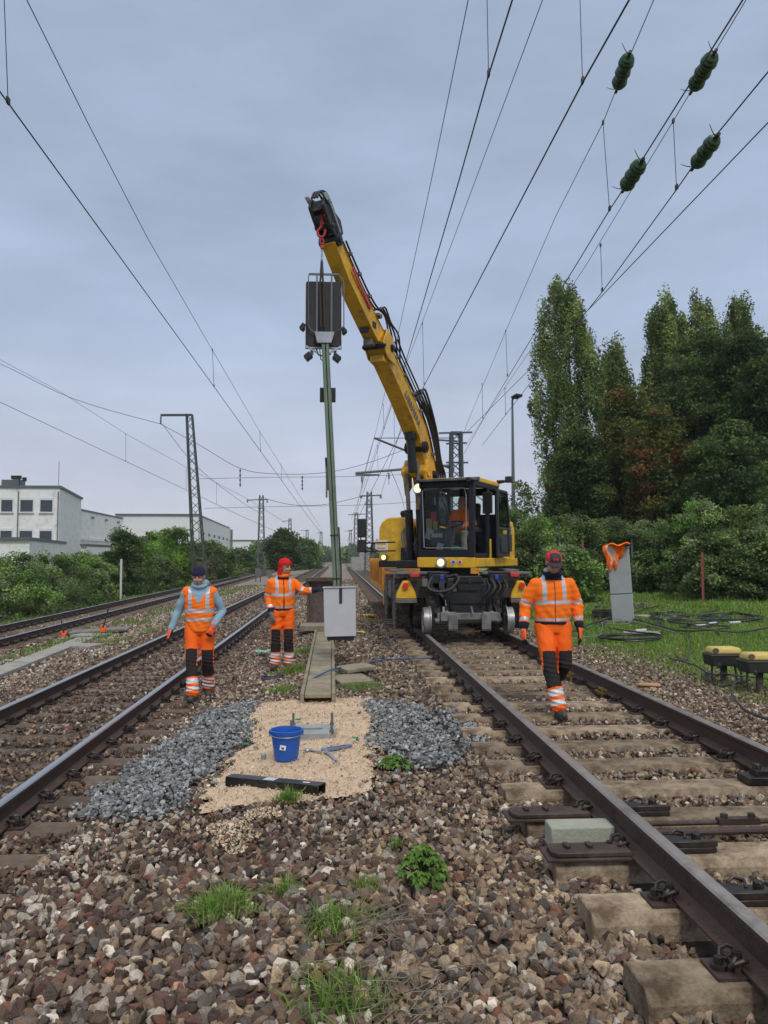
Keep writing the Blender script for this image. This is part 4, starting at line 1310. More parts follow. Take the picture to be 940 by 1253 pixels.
# ------------------------------------------------------------------ overhead wires
WIRE = mat('dark wire', (.035, .035, .04), .5, .5, 0)
def wire_pts(spec):
    return [PL(px, py, CAM_Z + H) for px, py, H in spec]
def mb_wire(b, pts, r):
    b.tube(pts, r, 5)
def smooth_pts(P, k=5):
    res = []
    n = len(P)
    for i in range(n - 1):
        p0 = P[max(0, i - 1)]; p1 = P[i]; p2 = P[i + 1]; p3 = P[min(n - 1, i + 2)]
        for j in range(k):
            t = j / k
            res.append(0.5 * ((2 * p1) + (p2 - p0) * t + (2 * p0 - 5 * p1 + 4 * p2 - p3) * t * t + (3 * p1 - p0 - 3 * p2 + p3) * t ** 3))
    res.append(P[-1])
    return res
def line_thing(label, contact=None, messenger=None, droppers=(), rc=.0075, rm=.0055, ins=()):
    first = (contact or messenger)[0]
    o = PL(first[0], first[1], CAM_Z + first[2])
    t = empty('overhead_line', o, label, 'overhead line', 'overhead lines above the tracks')
    if contact:
        P = wire_pts(contact); b = MB(); mb_wire(b, P, [rc + max(0, (p.y - 25)) * .00022 for p in P]); b.build('contact_wire', WIRE, parent=t)
    if messenger:
        P = wire_pts(messenger); b = MB(); mb_wire(b, P, [rm + max(0, (p.y - 25)) * .00018 for p in P]); b.build('carrier_wire', WIRE, parent=t)
    for (xa, ya, xb, yb_, H) in droppers:     # lower end on the contact wire: pixel xb,yb at height H
        lo = PL(xb, yb_, CAM_Z + H); hi = AY(xa, ya, lo.y)
        b = MB(); b.cyl(lo, hi, .0035 + lo.y * .00012, n=5); b.box(lo + Vector((0, 0, .02)), (.02, .05, .06)); b.box(hi, (.02, .04, .05))
        b.build('dropper', WIRE, parent=t)
    for (xa, ya, xb, yb_, H) in ins:
        a = PL(xa, ya, CAM_Z + H); c = AY(xb, yb_, a.y - (H * 940 / max(60, 682 - ya) - H * 940 / max(60, 682 - yb_)) if False else PL(xb, yb_, CAM_Z + H).y)
        insulator(t, a, c)
    return t
INSG = mat('green glass insulator', (.022, .060, .022), .25, 0, .15, 20)
def insulator(t, a, c):
    d = c - a; L = d.length; u = d.normalized()
    b = MB()
    prof = [(.02, L * .08)]
    for k in range(3):
        z = L * (.26 + .24 * k)
        for rr, dz in ((.03, -.11), (.062, -.10), (.062, -.088), (.05, -.084), (.05, -.07), (.08, -.058), (.082, -.044), (.058, -.036), (.058, -.022), (.088, -.012), (.09, .004), (.06, .012), (.056, .026), (.076, .036), (.074, .048), (.035, .056)):
            prof.append((rr * L / .72, z + dz * L / .72))
    prof += [(.02, L * .92)]
    b.lathe(prof, a, u, 20)
    o = b.build('insulator', INSG, parent=t, smooth=25)
    b = MB()
    for e, sg in ((a, 1), (c, -1)):
        b = MB(); b.cyl(e - u * sg * .02, e + u * sg * L * .13, .02, n=8)
        b.tube([e + u * sg * .05, e + u * sg * -.0 + Vector((-.06, 0, .03)), e + u * sg * -.05 + Vector((-.11, 0, .08))], [.006, .005, .003], 5)
        b.build('end_cap', BLK, parent=o, origin=ORGS[t.name])
line_thing('overhead line over the middle track, pair of wires crossing the left half of the sky',
    contact=[(-160, -108, 4.1), (0, 112, 4.1), (262, 473, 4.1), (362, 612, 4.1), (395, 655, 4.1)],
    messenger=[(-20, -95, 5.9), (33, 0, 5.6), (110, 155, 5.35), (180, 290, 5.15), (258, 425, 5.05), (318, 528, 5.2), (366, 605, 5.6), (392, 645, 5.6)],
    droppers=[(3, -60, 10, 126, 4.1), (260, 428, 262, 473, 4.1), (318, 528, 319, 552, 4.1), (344, 568, 345, 588, 4.1)])
line_thing('overhead line over the far track, low at the left edge of the sky',
    contact=[(-200, 400, 4.2), (0, 492, 4.2), (153, 564, 4.2), (290, 629, 4.2), (350, 656, 4.2)],
    messenger=[(-150, 378, 5.6), (0, 440, 5.4), (75, 480, 5.25), (156, 532, 5.1), (225, 570, 5.2), (306, 612, 5.6), (350, 640, 5.6)],
    droppers=[(154, 531, 154, 565, 4.2), (228, 572, 228, 598, 4.2), (265, 592, 265, 617, 4.2)])
line_thing('overhead line over the excavator track, widest wire of the right sky with the longest droppers',
    contact=[(900, -215, 4.5), (770, 0, 4.5), (712, 103, 4.5), (520, 470, 4.5), (446, 618, 4.5), (425, 662, 4.5)],
    messenger=[(700, -90, 6.5), (664, 0, 6.4), (585, 212, 6.2), (517, 394, 5.9), (480, 490, 5.8), (450, 580, 6.3), (430, 635, 6.3)],
    droppers=[(708, -60, 713, 101, 4.5), (517, 396, 519, 470, 4.5), (482, 490, 483, 541, 4.5), (462, 545, 463, 583, 4.5)], rc=.009)
line_thing('overhead line of two nearly parallel wires left of the boom, high in the middle sky',
    contact=[(690, -195, 4.3), (627, 0, 4.3), (598, 92, 4.3), (562, 220, 4.3), (498, 438, 4.3), (455, 572, 4.3), (432, 640, 4.3)],
    messenger=[(600, -110, 6.0), (573, 0, 5.9), (528, 220, 5.7), (485, 420, 5.5), (462, 520, 5.5), (443, 595, 5.8)],
    droppers=[(595, -60, 598, 92, 4.3), (489, 415, 488, 468, 4.3), (469, 495, 470, 525, 4.3)])
line_thing('overhead line with two green insulators, left one of the pair at the upper right',
    contact=[(960, -85, 4.3), (909, 0, 4.3), (775, 213, 4.3), (746, 257, 4.3), (659, 400, 4.3), (600, 498, 4.3), (568, 555, 4.4)],
    messenger=[(830, -78, 6.2), (800, 0, 6.1), (763, 87, 6.0), (738, 150, 5.95), (680, 265, 5.8), (619, 405, 5.6), (571, 520, 5.8), (562, 545, 6.0)],
    droppers=[(738, 150, 746, 257, 4.3), (619, 405, 621, 460, 4.3), (590, 470, 591, 512, 4.3)],
    ins=[(771, 64, 754, 112, 6.0), (787, 195, 762, 234, 4.3)])
line_thing('overhead line with two green insulators, right one of the pair at the upper right',
    contact=[(975, 45, 4.3), (940, 88, 4.3), (862, 183, 4.3), (828, 232, 4.3), (738, 356, 4.3), (648, 470, 4.3), (590, 545, 4.4)],
    messenger=[(945, -68, 6.0), (913, 0, 6.0), (860, 88, 5.9), (824, 148, 5.9), (720, 320, 5.7), (655, 420, 5.6), (600, 500, 5.7), (570, 545, 6.0)],
    droppers=[(824, 148, 828, 231, 4.3), (735, 300, 737, 356, 4.3), (655, 424, 656, 460, 4.3), (618, 475, 619, 507, 4.3)],
    ins=[(876, 62, 845, 114, 5.9), (879, 165, 847, 207, 4.3)])
line_thing('single wire running lowest at the right picture edge past the poplars',
    contact=[(1000, 82, 4.6), (940, 150, 4.6), (730, 369, 4.6), (650, 450, 4.6), (570, 530, 4.8)], messenger=None)
def free_wire(pts, label, r=.02, name='cable'):
    P = smooth_pts([AY(*p) for p in pts])
    b = MB(); b.tube(P, r, 5)
    return tag(b.build(name, WIRE), label, 'wire', 'thin wires between the masts')
free_wire([(-60, 425, 60), (0, 445, 60), (90, 488, 60), (197, 519, 60)], 'sagging wire from the left edge to the arm of the dark lattice mast')
free_wire([(197, 519, 60), (245, 545, 60), (294, 573, 60), (340, 580, 60), (400, 578, 60), (455, 565, 60), (520, 540, 60)], 'shallow sagging cross wire from the dark lattice mast over all tracks')
free_wire([(199, 519, 60), (240, 570, 68), (290, 610, 80), (318, 628, 94)], 'wire descending from the dark lattice mast to the next distant mast')
free_wire([(240, 586, 90), (330, 584, 90), (430, 583, 90), (560, 578, 90)], 'level thin cross wire just above the distant mast tops', .025)
free_wire([(250, 622, 120), (330, 620, 120), (440, 618, 120), (540, 612, 120)], 'lower level thin cross wire between the distant masts', .03)
free_wire([(324, 610, 95), (360, 618, 95), (400, 617, 95), (448, 606, 95)], 'sagging thin wire joining two distant masts', .03)
free_wire([(466, 606, 70), (480, 560, 50), (492, 520, 42), (500, 500, 40)], 'steep thin wire rising left of the excavator boom', .014)
free_wire([(458, 536, 42), (446, 580, 60), (436, 625, 100)], 'thin wire from the cantilever tip towards the horizon', .016)
free_wire([(478, 575, 42), (492, 610, 60), (498, 640, 80)], 'thin wire falling behind the excavator engine hood', .016)
for k, (xa, ya, yb_, Y, lab) in enumerate(((294, 573, 596, 60, 'short hanger with insulator on the cross wire, left one'), (370, 582, 600, 60, 'short hanger with insulator on the cross wire, right one'))):
    b = MB(); mini_ins(b, AY(xa, ya, Y), AY(xa, yb_, Y), .08, 4)
    tag(b.build('hanger_insulator', INSM), lab, 'insulator', 'hangers on the cross wire')

# ------------------------------------------------------------------ signal mast hanging from the crane
MY = 12.45
GRN = mat('green painted steel', (.15, .20, .145), .6, .1, .15, 6, dirt=(.10, .10, .08), dscale=4, dlo=.5, dhi=.8)
pb = PL(414, 776, -.15)
base_ = AY(414, 752, MY); topm = AY(398, 418, MY)
t = empty('signal_mast', base_, 'green steel signal mast with a dark panel on top, hanging from the crane hook', 'signal')
d = (topm - base_).normalized()
def mast_at(py_): return AY(398 + (py_ - 418) * 16 / 334.0, py_, MY)
b = MB()
q = Matrix((Vector((0, 1, 0)).cross(d).normalized(), d.cross(Vector((0, 1, 0)).cross(d).normalized()), d)).transposed()
L = (topm - base_).length
mid = (topm + base_) / 2
b.box(mid + q @ Vector((-.055, 0, 0)), (.012, .14, L), q); b.box(mid + q @ Vector((.055, 0, 0)), (.012, .14, L), q); b.box(mid, (.098, .012, L), q); b.box(mid + q @ Vector((-.028, -.065, 0)), (.04, .01, L), q); b.box(mid + q @ Vector((.028, -.065, 0)), (.04, .01, L), q)
b.build('column', GRN, parent=t, smooth=0, bevel=.003, seg=1)
b = MB(); P_ = [mast_at(645) + Vector((.075, -.03, 0)), mast_at(700) + Vector((.08, -.04, 0)), mast_at(720) + Vector((.06, -.10, 0))]; b.tube(P_, .014, 6); b.bar(mast_at(600) + Vector((-.07, -.0, 0)), mast_at(560) + Vector((-.07, 0, 0)), .03, .05)
for py_ in (655, 708): b.box(mast_at(py_), (.15, .16, .02), q)
b.build('cable_conduit', BLKP, parent=t)
b = MB(); p = mast_at(482) + Vector((0, .09, 0)); b.box(p, (.26, .05, .24)); b.build('small_panel', BLK, parent=t, bevel=.01)
b = MB(); p = mast_at(590); b.box(p + Vector((-.085, 0, 0)), (.03, .05, .5)); b.build('clamp_rail', GREYM, parent=t)
SB = Vector((AY(396, 385, MY).x, MY + .03, 0))
z1, z0 = AY(396, 343, MY).z, AY(396, 424, MY).z
xc, hw_ = SB.x, .29
b = MB(); b.box((xc, MY + .12, (z0 + z1) / 2), (2 * hw_, .16, z1 - z0)); pnl = b.build('signal_panel', mat('charcoal panel', (.012, .012, .015), .6, 0, .2, 5, dirt=(.022, .02, .022), dscale=3, dlo=.5, dhi=.8), parent=t, bevel=.02)
b = MB()
for s in (-1, 1):
    b.box((xc + s * (hw_ + .006), MY + .07, (z0 + z1) / 2 - .02), (.012, .05, z1 - z0 - .02))
    b.box((xc + s * (hw_ - .10), MY + .10, z0 - .05), (.05, .04, .12))
    b.bar((xc + s * hw_, MY + .05, z0 + .02), (xc + s * .10, MY + .02, z0 - .10), .03)
b.box((xc, MY + .06, z0 - .012), (2 * hw_ + .02, .06, .02))
b.build('panel_frame', STEEL, parent=t)
b = MB()
zt_ = AY(396, 336, MY).z
for s in (-.5, .5): b.box((xc + .01 + s * .24, MY - .01, (zt_ + z0 + .22) / 2), (.028, .02, zt_ - z0 - .22))
b.box((xc + .01, MY - .01, zt_), (.50, .03, .03)); b.box((xc + .01, MY - .01, z0 + .23), (.33, .03, .02))
b.tube([(xc - .24, MY, zt_), (xc - .25, MY, zt_ - .06), (xc - .25, MY - .02, z0 + .35), (xc - .2, MY - .02, z0 + .26), (xc - .1, MY - .02, z0 + .22)], .009, 6)
b.tube([(xc + .25, MY, zt_), (xc + .33, MY - .03, zt_ - .12), (xc + .335, MY - .04, z0 + .32), (xc + .24, MY - .03, z0 + .27)], .009, 6)
b.tube([(xc + .32, MY - .03, zt_ - .05), (xc + .26, MY, zt_ - .35)], .007, 6)
b.build('ladder_frame', mat('weathered zinc', (.13, .14, .15), .6, .4, .2, 12), parent=t)
b = MB(); b.add([(xc - .14, MY - .09, z0 + .22), (xc + .18, MY - .09, z0 + .22), (xc + .13, MY - .09, z0 + .04), (xc - .10, MY - .09, z0 + .04), (xc - .14, MY, z0 + .22), (xc + .18, MY, z0 + .22), (xc + .13, MY, z0 + .04), (xc - .10, MY, z0 + .04)], [(0, 1, 2, 3), (4, 5, 6, 7), (0, 1, 5, 4), (1, 2, 6, 5), (2, 3, 7, 6), (3, 0, 4, 7)])
for k in range(7): b.bar((xc - .12 + k * .045, MY - .095, z0 + .215), (xc - .09 + k * .037, MY - .095, z0 + .05), .008)
b.build('mounting_bracket', STEEL, parent=t, smooth=0)
for (dx, dz, an) in ((-.34, .35, 35), (-.25, -.14, -40), (.22, -.16, 38), (.33, .30, -40)):
    b = MB(); b.box((xc + dx, MY + .12, z0 + dz), (.12 if abs(dx) < .3 else .08, .16, .10), Euler((0, R(an), 0))); b.build('lamp_hood', BLK, parent=t, bevel=.008)
b = MB(); b.tube([(xc - .12, MY + .05, z0 - .02), (xc - .08, MY, z0 - .14), (xc + .0, MY - .03, z0 - .17), (xc + .12, MY + .02, z0 - .12)], .013, 7); b.tube([(xc - .06, MY + .02, z0 - .05), (xc - .04, MY - .02, z0 - .22), (xc + .02, MY - .03, z0 - .26)], .009, 7)
b.build('cable', BLKP, parent=t)
# white box at the mast foot
b = MB(); bw = .51
c = AY(416, 748, MY - .25); b.box((c.x, MY - .16, c.z - .01), (bw - .01, .30, .76), Euler((0, R(-1.2), 0)))
o = b.build('foot_box', mat('pale grey box', (.50, .50, .52), .6, 0, .06, 5, bump=.1, bscale=30, dirt=(.3, .29, .28), dscale=5, dlo=.58, dhi=.8), parent=t, bevel=.008)
b = MB(); b.box((c.x - .008, MY - .16, c.z + .375), (bw + .02, .33, .02), Euler((0, R(-1.2), 0))); b.build('lid', mat('grey box lid', (.34, .36, .36), .5, .2, .1, 6), parent=t, bevel=.004)
b = MB(); b.box((c.x + .012, MY - .318, c.z + .25), (.045, .014, .24)); b.build('black_strap', BLKP, parent=t)
b = MB(); b.box((c.x + .01, MY - .16, c.z - .42), (.42, .25, .06)); 
for k in range(5): b.cyl((c.x - .16 + k * .08, MY - .25, c.z - .39), (c.x - .17 + k * .085, MY - .22, c.z - .47 - .02 * (k % 2)), .012, n=6)
b.build('base_fitting', BLK, parent=t)

# ------------------------------------------------------------------ small things on the ground
def gp(px, py):
    z = -.15
    for _ in range(5):
        p = PL(px, py, z); z = gz(p.x, p.y)
    return PL(px, py, z)
# concrete cable trough with cover slabs
a = gp(389, 862); e_ = gp(397, 777)
t = empty('cable_trough', a, 'narrow concrete cable trough with cover slabs leading from the sand to the hanging box', 'cable trough')
a = Vector((a.x, a.y, -.15)); e_ = Vector((e_.x, e_.y, -.15)); dd = (e_ - a); LL = dd.length; dd.normalize(); sd_ = Vector((dd.y, -dd.x, 0))
CT = mat('mossy trough concrete', (.30, .26, .19), .92, 0, .2, 5, bump=.4, bscale=60, dirt=(.13, .12, .07), dscale=4, dlo=.45, dhi=.75, spec=.2)
for s in (-1, 1):
    b = MB(); b.bar(a + sd_ * s * .185 + Vector((0, 0, .04)), e_ + sd_ * s * .185 + Vector((0, 0, .04)), .045, .16); b.build('side_wall', CT, parent=t, smooth=0, bevel=.006, seg=1)
k = 0; s_ = .01
while s_ + .48 < LL:
    c = a + dd * (s_ + .24) + Vector((0, 0, .075 + random.uniform(-.004, .006)))
    b = MB(); b.box(c, (.315, .455, .05), Matrix((sd_, dd, Vector((0, 0, 1)))).transposed()); b.build('cover_slab', CT, parent=t, smooth=0, bevel=.008, seg=1)
    s_ += .485
pp = gp(386, 768)
b = MB(); c = gp(388, 775); b.box((c.x - .02, c.y + .5, -.05), (.75, .9, .12)); tag(b.build('concrete_slab', CT, bevel=.01), 'flat concrete slab at the far end of the cable trough', 'slab')
# loose slabs
for k, (px, py, an, zz, lab) in enumerate(((430, 836, 18, .02, 'lower of two loose concrete slabs right of the trough'), (436, 826, 30, .075, 'upper of two loose concrete slabs right of the trough'))):
    p = gp(px, py); b = MB(); b.box((p.x, p.y, p.z + .03 + zz), (.48, .52 if k == 0 else .34, .05), Euler((R(3), R(-3 * k), R(an)))); tag(b.build('loose_slab', CT, bevel=.008, smooth=0), lab, 'slab', 'loose concrete slabs')
# brown open cabinet behind the white box
p = gp(385, 769); Yc = p.y
t = empty('brown_cabinet', (p.x, Yc, p.z), 'weathered brown concrete cabinet with a recessed panel, left of the hanging white box', 'cabinet')
cw = 32 * Yc / 940; ch = 62 * Yc / 940 * .92
BRC = mat('brown weathered concrete', (.115, .085, .07), .9, 0, .25, 7, bump=.4, bscale=40, dirt=(.2, .17, .14), dscale=5, dlo=.5, dhi=.8)
b = MB()
for s in (-1, 1): b.box((p.x + cw * .25 + s * cw / 2, Yc + .2, p.z + ch / 2), (.06, .4, ch))
b.box((p.x + cw * .25, Yc + .2, p.z + .03), (cw, .4, .06)); b.build('frame', BRC, parent=t, bevel=.006)
b = MB(); b.box((p.x + cw * .25, Yc + .2, p.z + ch + .04), (cw + .14, .5, .10)); b.build('lid', BRC, parent=t, bevel=.01)
b = MB(); b.box((p.x + cw * .25, Yc + .13, p.z + ch / 2), (cw - .06, .04, ch - .02)); b.build('recessed_panel', mat('dusty brown panel', (.17, .125, .105), .9, 0, .25, 14, dirt=(.08, .06, .05), dscale=9), parent=t)
# steel base plate with four bolts on the sand
pc = gp(382, 901)
t = empty('base_plate', (pc.x, pc.y, pc.z), 'grey steel foundation plate with oval hole and four upright bolts on the sand', 'base plate')
b = MB(); hw2, hd = .225, .20
z_ = pc.z + .075
n = 20
out_ = [];
ring_i = [(pc.x + .005 + .10 * math.copysign(abs(math.cos(2 * math.pi * k / n)) ** .6, math.cos(2 * math.pi * k / n)), pc.y + .055 * math.copysign(abs(math.sin(2 * math.pi * k / n)) ** .6, math.sin(2 * math.pi * k / n))) for k in range(n)]
ring_o = []
for k in range(n):
    c_, s__ = math.cos(2 * math.pi * k / n), math.sin(2 * math.pi * k / n); m_ = max(abs(c_), abs(s__)); ring_o.append((pc.x + hw2 * c_ / m_, pc.y + hd * s__ / m_))
vs = [(x, y, z_) for x, y in ring_i] + [(x, y, z_) for x, y in ring_o] + [(x, y, z_ - .075) for x, y in ring_i] + [(x, y, z_ - .075) for x, y in ring_o]
fs = []
for k in range(n):
    j = (k + 1) % n
    fs += [(k, j, n + j, n + k), (2 * n + k, 3 * n + k, 3 * n + j, 2 * n + j), (k, 2 * n + k, 2 * n + j, j), (n + k, n + j, 3 * n + j, 3 * n + k)]
b.add(vs, fs); b.build('plate', mat('dull zinc plate', (.34, .36, .36), .6, .4, .15, 8, dirt=(.5, .42, .3), dscale=7, dlo=.6, dhi=.85), parent=t, smooth=20, bevel=.004, seg=1)
b = MB(); b.box((pc.x, pc.y, z_ - .11), (.42, .34, .06)); b.build('bedding_block', CONC_G, parent=t)
for sx in (-1, 1):
    for sy in (-1, 1):
        b = MB(); q_ = (pc.x + sx * .19, pc.y + sy * .165)
        b.cyl((*q_, z_ - .02), (*q_, z_ + .115), .012, n=8)
        b.cyl((*q_, z_), (*q_, z_ + .018), .024, n=6)
        b.build('bolt', GREYM, parent=t)
# bucket
pk = gp(350, 932); BLU = mat('blue plastic', (.010, .095, .42), .35, 0, .08, 5, dirt=(.05, .07, .2), dscale=5, dlo=.6, dhi=.85)
t = empty('bucket', (pk.x, pk.y + .02, pk.z + .015), 'blue plastic bucket with white sticker standing on the sand', 'bucket')
o_ = Vector((pk.x, pk.y + .02, pk.z + .015))
b = MB(); b.lathe([(.09, 0), (.098, .006), (.103, .03), (.127, .215), (.138, .217), (.140, .235), (.142, .252), (.131, .255), (.122, .22), (.098, .035), (.0, .03)], o_, (0, 0, 1), 36); b.build('body', BLU, parent=t, smooth=35)
b = MB()
for s in (-1, 1): b.box(o_ + Vector((s * .142, 0, .225)), (.012, .05, .04))
b.build('rim_lug', BLU, parent=t, bevel=.003)
b = MB(); b.tube([o_ + Vector((.147 * math.cos(th), -.147 * math.sin(th) * .97 - .004, .225 - .014 * math.sin(th))) for th in [math.pi * k / 18 for k in range(19)]], .0035, 6); b.build('handle', STEEL, parent=t)
b = MB(); b.box(o_ + Vector((-.02, -.121, .125)), (.05, .003, .038), Euler((R(-6.5), R(10), 0))); st = b.build('sticker', mat('white sticker', (.75, .74, .72), .5, 0, 0), parent=t)
b = MB(); b.box(o_ + Vector((-.022, -.1235, .127)), (.030, .002, .004), Euler((R(-6.5), R(10), 0))); b.box(o_ + Vector((-.020, -.1228, .117)), (.024, .002, .010), Euler((R(-6.5), R(10), 0))); b.build('sticker_print', BLKP, parent=st, origin=ORGS[t.name])
# black steel beam
a = gp(278, 965); c2 = gp(394, 978)
BB = mat('black lacquered steel', (.016, .014, .015), .35, .2, .25, 6, dirt=(.09, .07, .055), dscale=4, dlo=.55, dhi=.8)
t = empty('steel_beam', a, 'long black hollow steel beam lying across the front of the sand', 'beam')
A_ = Vector((a.x + .01, a.y + .05, a.z + .055)); B2 = Vector((c2.x, c2.y + .05, c2.z + .06))
dd = (B2 - A_).normalized(); L = (B2 - A_).length; n2 = Vector((-dd.y, dd.x, 0)).normalized(); up = dd.cross(n2) * 1
q = Matrix((dd, n2, Vector((0, 0, 1)))).transposed(); m_ = (A_ + B2) / 2
b = MB(); b.box(m_ + Vector((0, 0, .03)), (L, .10, .008), q); b.box(m_ - n2 * .046 + Vector((0, 0, -.004)), (L, .008, .060), q); b.box(m_ + n2 * .046 + Vector((0, 0, -.004)), (L, .008, .060), q); b.box(m_ + Vector((0, 0, -.036)), (L, .10, .006), q)
b.build('channel', BB, parent=t, bevel=.002, seg=1)
for k, tt in enumerate((.46, .84)):
    b = MB(); b.box(A_.lerp(B2, tt) + Vector((0, 0, .0353)), (.10 if k == 0 else .06, .07 if k == 0 else .02, .001), q); b.build('label_sheet', MATS['white sticker'] if k else mat('pale label', (.5, .58, .65), .4, 0, .2, 50), parent=t)
# wrench and level tool by the bucket
p1 = gp(374, 921); p2 = gp(430, 917)
b = MB()
b.bar(p1 + Vector((0, 0, .03)), gp(408, 926) + Vector((0, 0, .03)), .028, .012); b.bar(gp(395, 921) + Vector((0, 0, .042)), gp(411, 935) + Vector((0, 0, .035)), .022, .012)
for s in (-1, 1): b.bar(gp(410, 934) + Vector((0, 0, .035)), gp(412 + s * 2, 938) + Vector((s * .012, 0, .035)), .012, .012)
b.cyl(gp(376, 922) + Vector((0, 0, .02)), gp(376, 922) + Vector((0, 0, .04)), .03, n=10)
tag(b.build('wrench', STEELB, bevel=.003, seg=1), 'crossed steel wrenches lying on the sand right of the bucket', 'wrench')
b = MB(); b.bar(gp(394, 924) + Vector((0, 0, .04)), gp(430, 917) + Vector((0, 0, .035)), .045, .02); b.bar(gp(400, 922) + Vector((0, 0, .052)), gp(424, 918) + Vector((0, 0, .048)), .02, .004)
tag(b.build('square_bar', mat('blue grey tool', (.16, .22, .33), .4, .3, .15, 20), bevel=.003, seg=1), 'flat blue-grey steel tool lying over the wrenches', 'tool')
p = gp(323, 930); b = MB(); b.lathe([(.022, 0), (.024, .004), (.024, .045), (.022, .05), (.018, .052), (0, .048)], p + Vector((0, 0, .01)), (-.1, -.3, 1), 20)
tag(b.build('small_tin', mat('grey tin', (.4, .4, .38), .4, .6, .2, 30)), 'small grey tin left of the bucket', 'tin')
GRP = mat('thin green plastic', (.02, .30, .14), .3, 0, .3, 40, trans=.2)
def scrap(px, py, s, lab, seed, m=GRP, gr='scraps of green plastic'):
    p = gp(px, py); r = np.random.default_rng(seed); n = 7
    V = [(p.x + (i / (n - 1) - .5) * s + r.uniform(-.1, .1) * s, p.y + (j / (n - 1) - .5) * s * .9 + r.uniform(-.1, .1) * s, p.z + .035 + abs(math.sin(i * 1.7 + j)) * s * .22 + r.uniform(0, .12) * s) for i in range(n) for j in range(n)]
    fs = [(i * n + j, i * n + j + 1, (i + 1) * n + j + 1, (i + 1) * n + j) for i in range(n - 1) for j in range(n - 1) if not ((i in (0, n - 2)) and (j in (0, n - 2)))]
    b = MB(); b.add(V, fs); o = b.build('plastic_scrap', m, smooth=50, fix=False)
    sm_ = o.modifiers.new('thickness', 'SOLIDIFY'); sm_.thickness = .002
    tag(o, lab, 'plastic scrap', gr)
scrap(301, 916, .055, 'green plastic scrap on the left edge of the sand', 1)
scrap(313, 920, .04, 'small green plastic scrap just left of the tin', 2)
scrap(435, 909, .06, 'crumpled green plastic scrap on the sand right of the steel plate', 3)
scrap(334, 902, .05, 'green plastic scrap behind the bucket', 4)
scrap(365, 886, .06, 'green plastic scrap behind the steel plate', 5)
scrap(460, 908, .04, 'green plastic scrap at the edge of the right grey gravel', 6)
scrap(322, 803, .28, 'pale green plastic sheet on the ballast left of the red-hooded worker', 7, mat('pale green plastic sheet', (.3, .55, .38), .35, 0, .4, 20, trans=.2))
YP = mat('yellow plastic strap', (.7, .5, .05), .5, 0, .2, 15)
def coilthing(px, py, rad, turns, r, m, lab, seed, name='cable_coil', cat='cable', gr=None, sq=.8, tail=None, zoff=.03, ctr=None):
    rr = np.random.default_rng(seed); p = gp(px, py); pts = []
    for k in range(int(turns * 20)):
        an = k / 20 * 2 * math.pi
        R_ = rad * (1 + .10 * math.sin(an * .37 + seed) + .05 * math.sin(an * 1.7))
        x = p.x + math.cos(an) * R_ + .04 * rad * math.sin(an * .23); y = p.y + math.sin(an) * R_ * sq
        pts.append(Vector((x, y, gz(x, y) + zoff + .012 * (k // 20) + .01 * math.sin(an * 2.3))))
    if tail:
        for q in tail:
            g = gp(*q); pts.append(g + Vector((0, 0, r + .02)))
    b = MB(); b.tube(smooth_pts(pts, 2), r, 6)
    return tag(b.build(name, m), lab, cat, gr)
scrap(452, 757, .34, 'yellow strap bundle lying in the weeds behind the hanging box', 11, YP, 'yellow straps')
scrap(441, 777, .18, 'short yellow strap beside the foot of the hanging box', 12, YP, 'yellow straps')
CBL = mat('black cable sheath', (.022, .022, .024), .45, 0, .2, 10)
CBG = mat('grey cable sheath', (.16, .16, .16), .5, 0, .2, 10)
coilthing(333, 832, .16, 1.6, .014, mat('dark blue hose', (.02, .035, .07), .4, 0, .1, 10), 'dark hose loop on the ballast in front of the red-hooded worker', 3, name='hose', cat='hose')
b = MB(); b.tube(smooth_pts([gp(380, 843) + Vector((0, 0, .12)), gp(408, 833) + Vector((0, 0, .16)), gp(440, 818) + Vector((0, 0, .05)), gp(470, 811) + Vector((0, 0, .05)), gp(510, 810) + Vector((0, 0, .05)), gp(548, 808) + Vector((0, 0, .05))]), .012, 7)
tag(b.build('blue_hose', mat('blue hose', (.03, .09, .24), .4, 0, .1, 10)), 'thin blue hose running from the trough to the excavator track', 'hose')

# left side: concrete strip, cover plate, orange-handled tools
pa, pb2 = gp(-30, 838), gp(100, 786)
t = empty('concrete_path', pa, 'long pale concrete slab strip between middle and far track at the left edge', 'slab strip')
dd = (pb2 - pa).normalized(); sd_ = Vector((dd.y, -dd.x, 0)); L = (pb2 - pa).length
k = 0
while k * 1.0 < L - .5:
    c = pa + dd * (k + .5); b = MB(); b.box((c.x, c.y, gz(c.x, c.y) + .05), (.42, .985, .08), Matrix((sd_, dd, Vector((0, 0, 1)))).transposed()); b.build('slab', CONC_G, parent=t, bevel=.008, smooth=0); k += 1
for k, (px, py) in enumerate(((98, 793), (112, 780))):
    p = gp(px, py); b = MB(); b.box((p.x, p.y, p.z + .05), (.9, .6, .07), Euler((0, 0, R(-15)))); tag(b.build('concrete_slab', CONC_G, bevel=.01, smooth=0), ('pale concrete slab at the near end of the dark-edged cover plate', 'pale concrete slab under the dark-edged cover plate')[k], 'slab', 'pale slabs by the cover plate')
p = gp(115, 778); b = MB(); b.box((p.x + .1, p.y + .25, p.z + .13), (1.55, .62, .05), Euler((R(2), R(-3), R(6)))); tag(b.build('cover_plate', mat('brown grey plate', (.20, .18, .15), .8, 0, .2, 6, dirt=(.08, .06, .05), dscale=4, dlo=.5, dhi=.75), bevel=.008, smooth=0), 'brown-edged cover plate carrying the two orange-handled tools', 'cover plate')
ORG_ = mat('orange plastic', (.85, .14, .02), .45, 0, .1, 20)
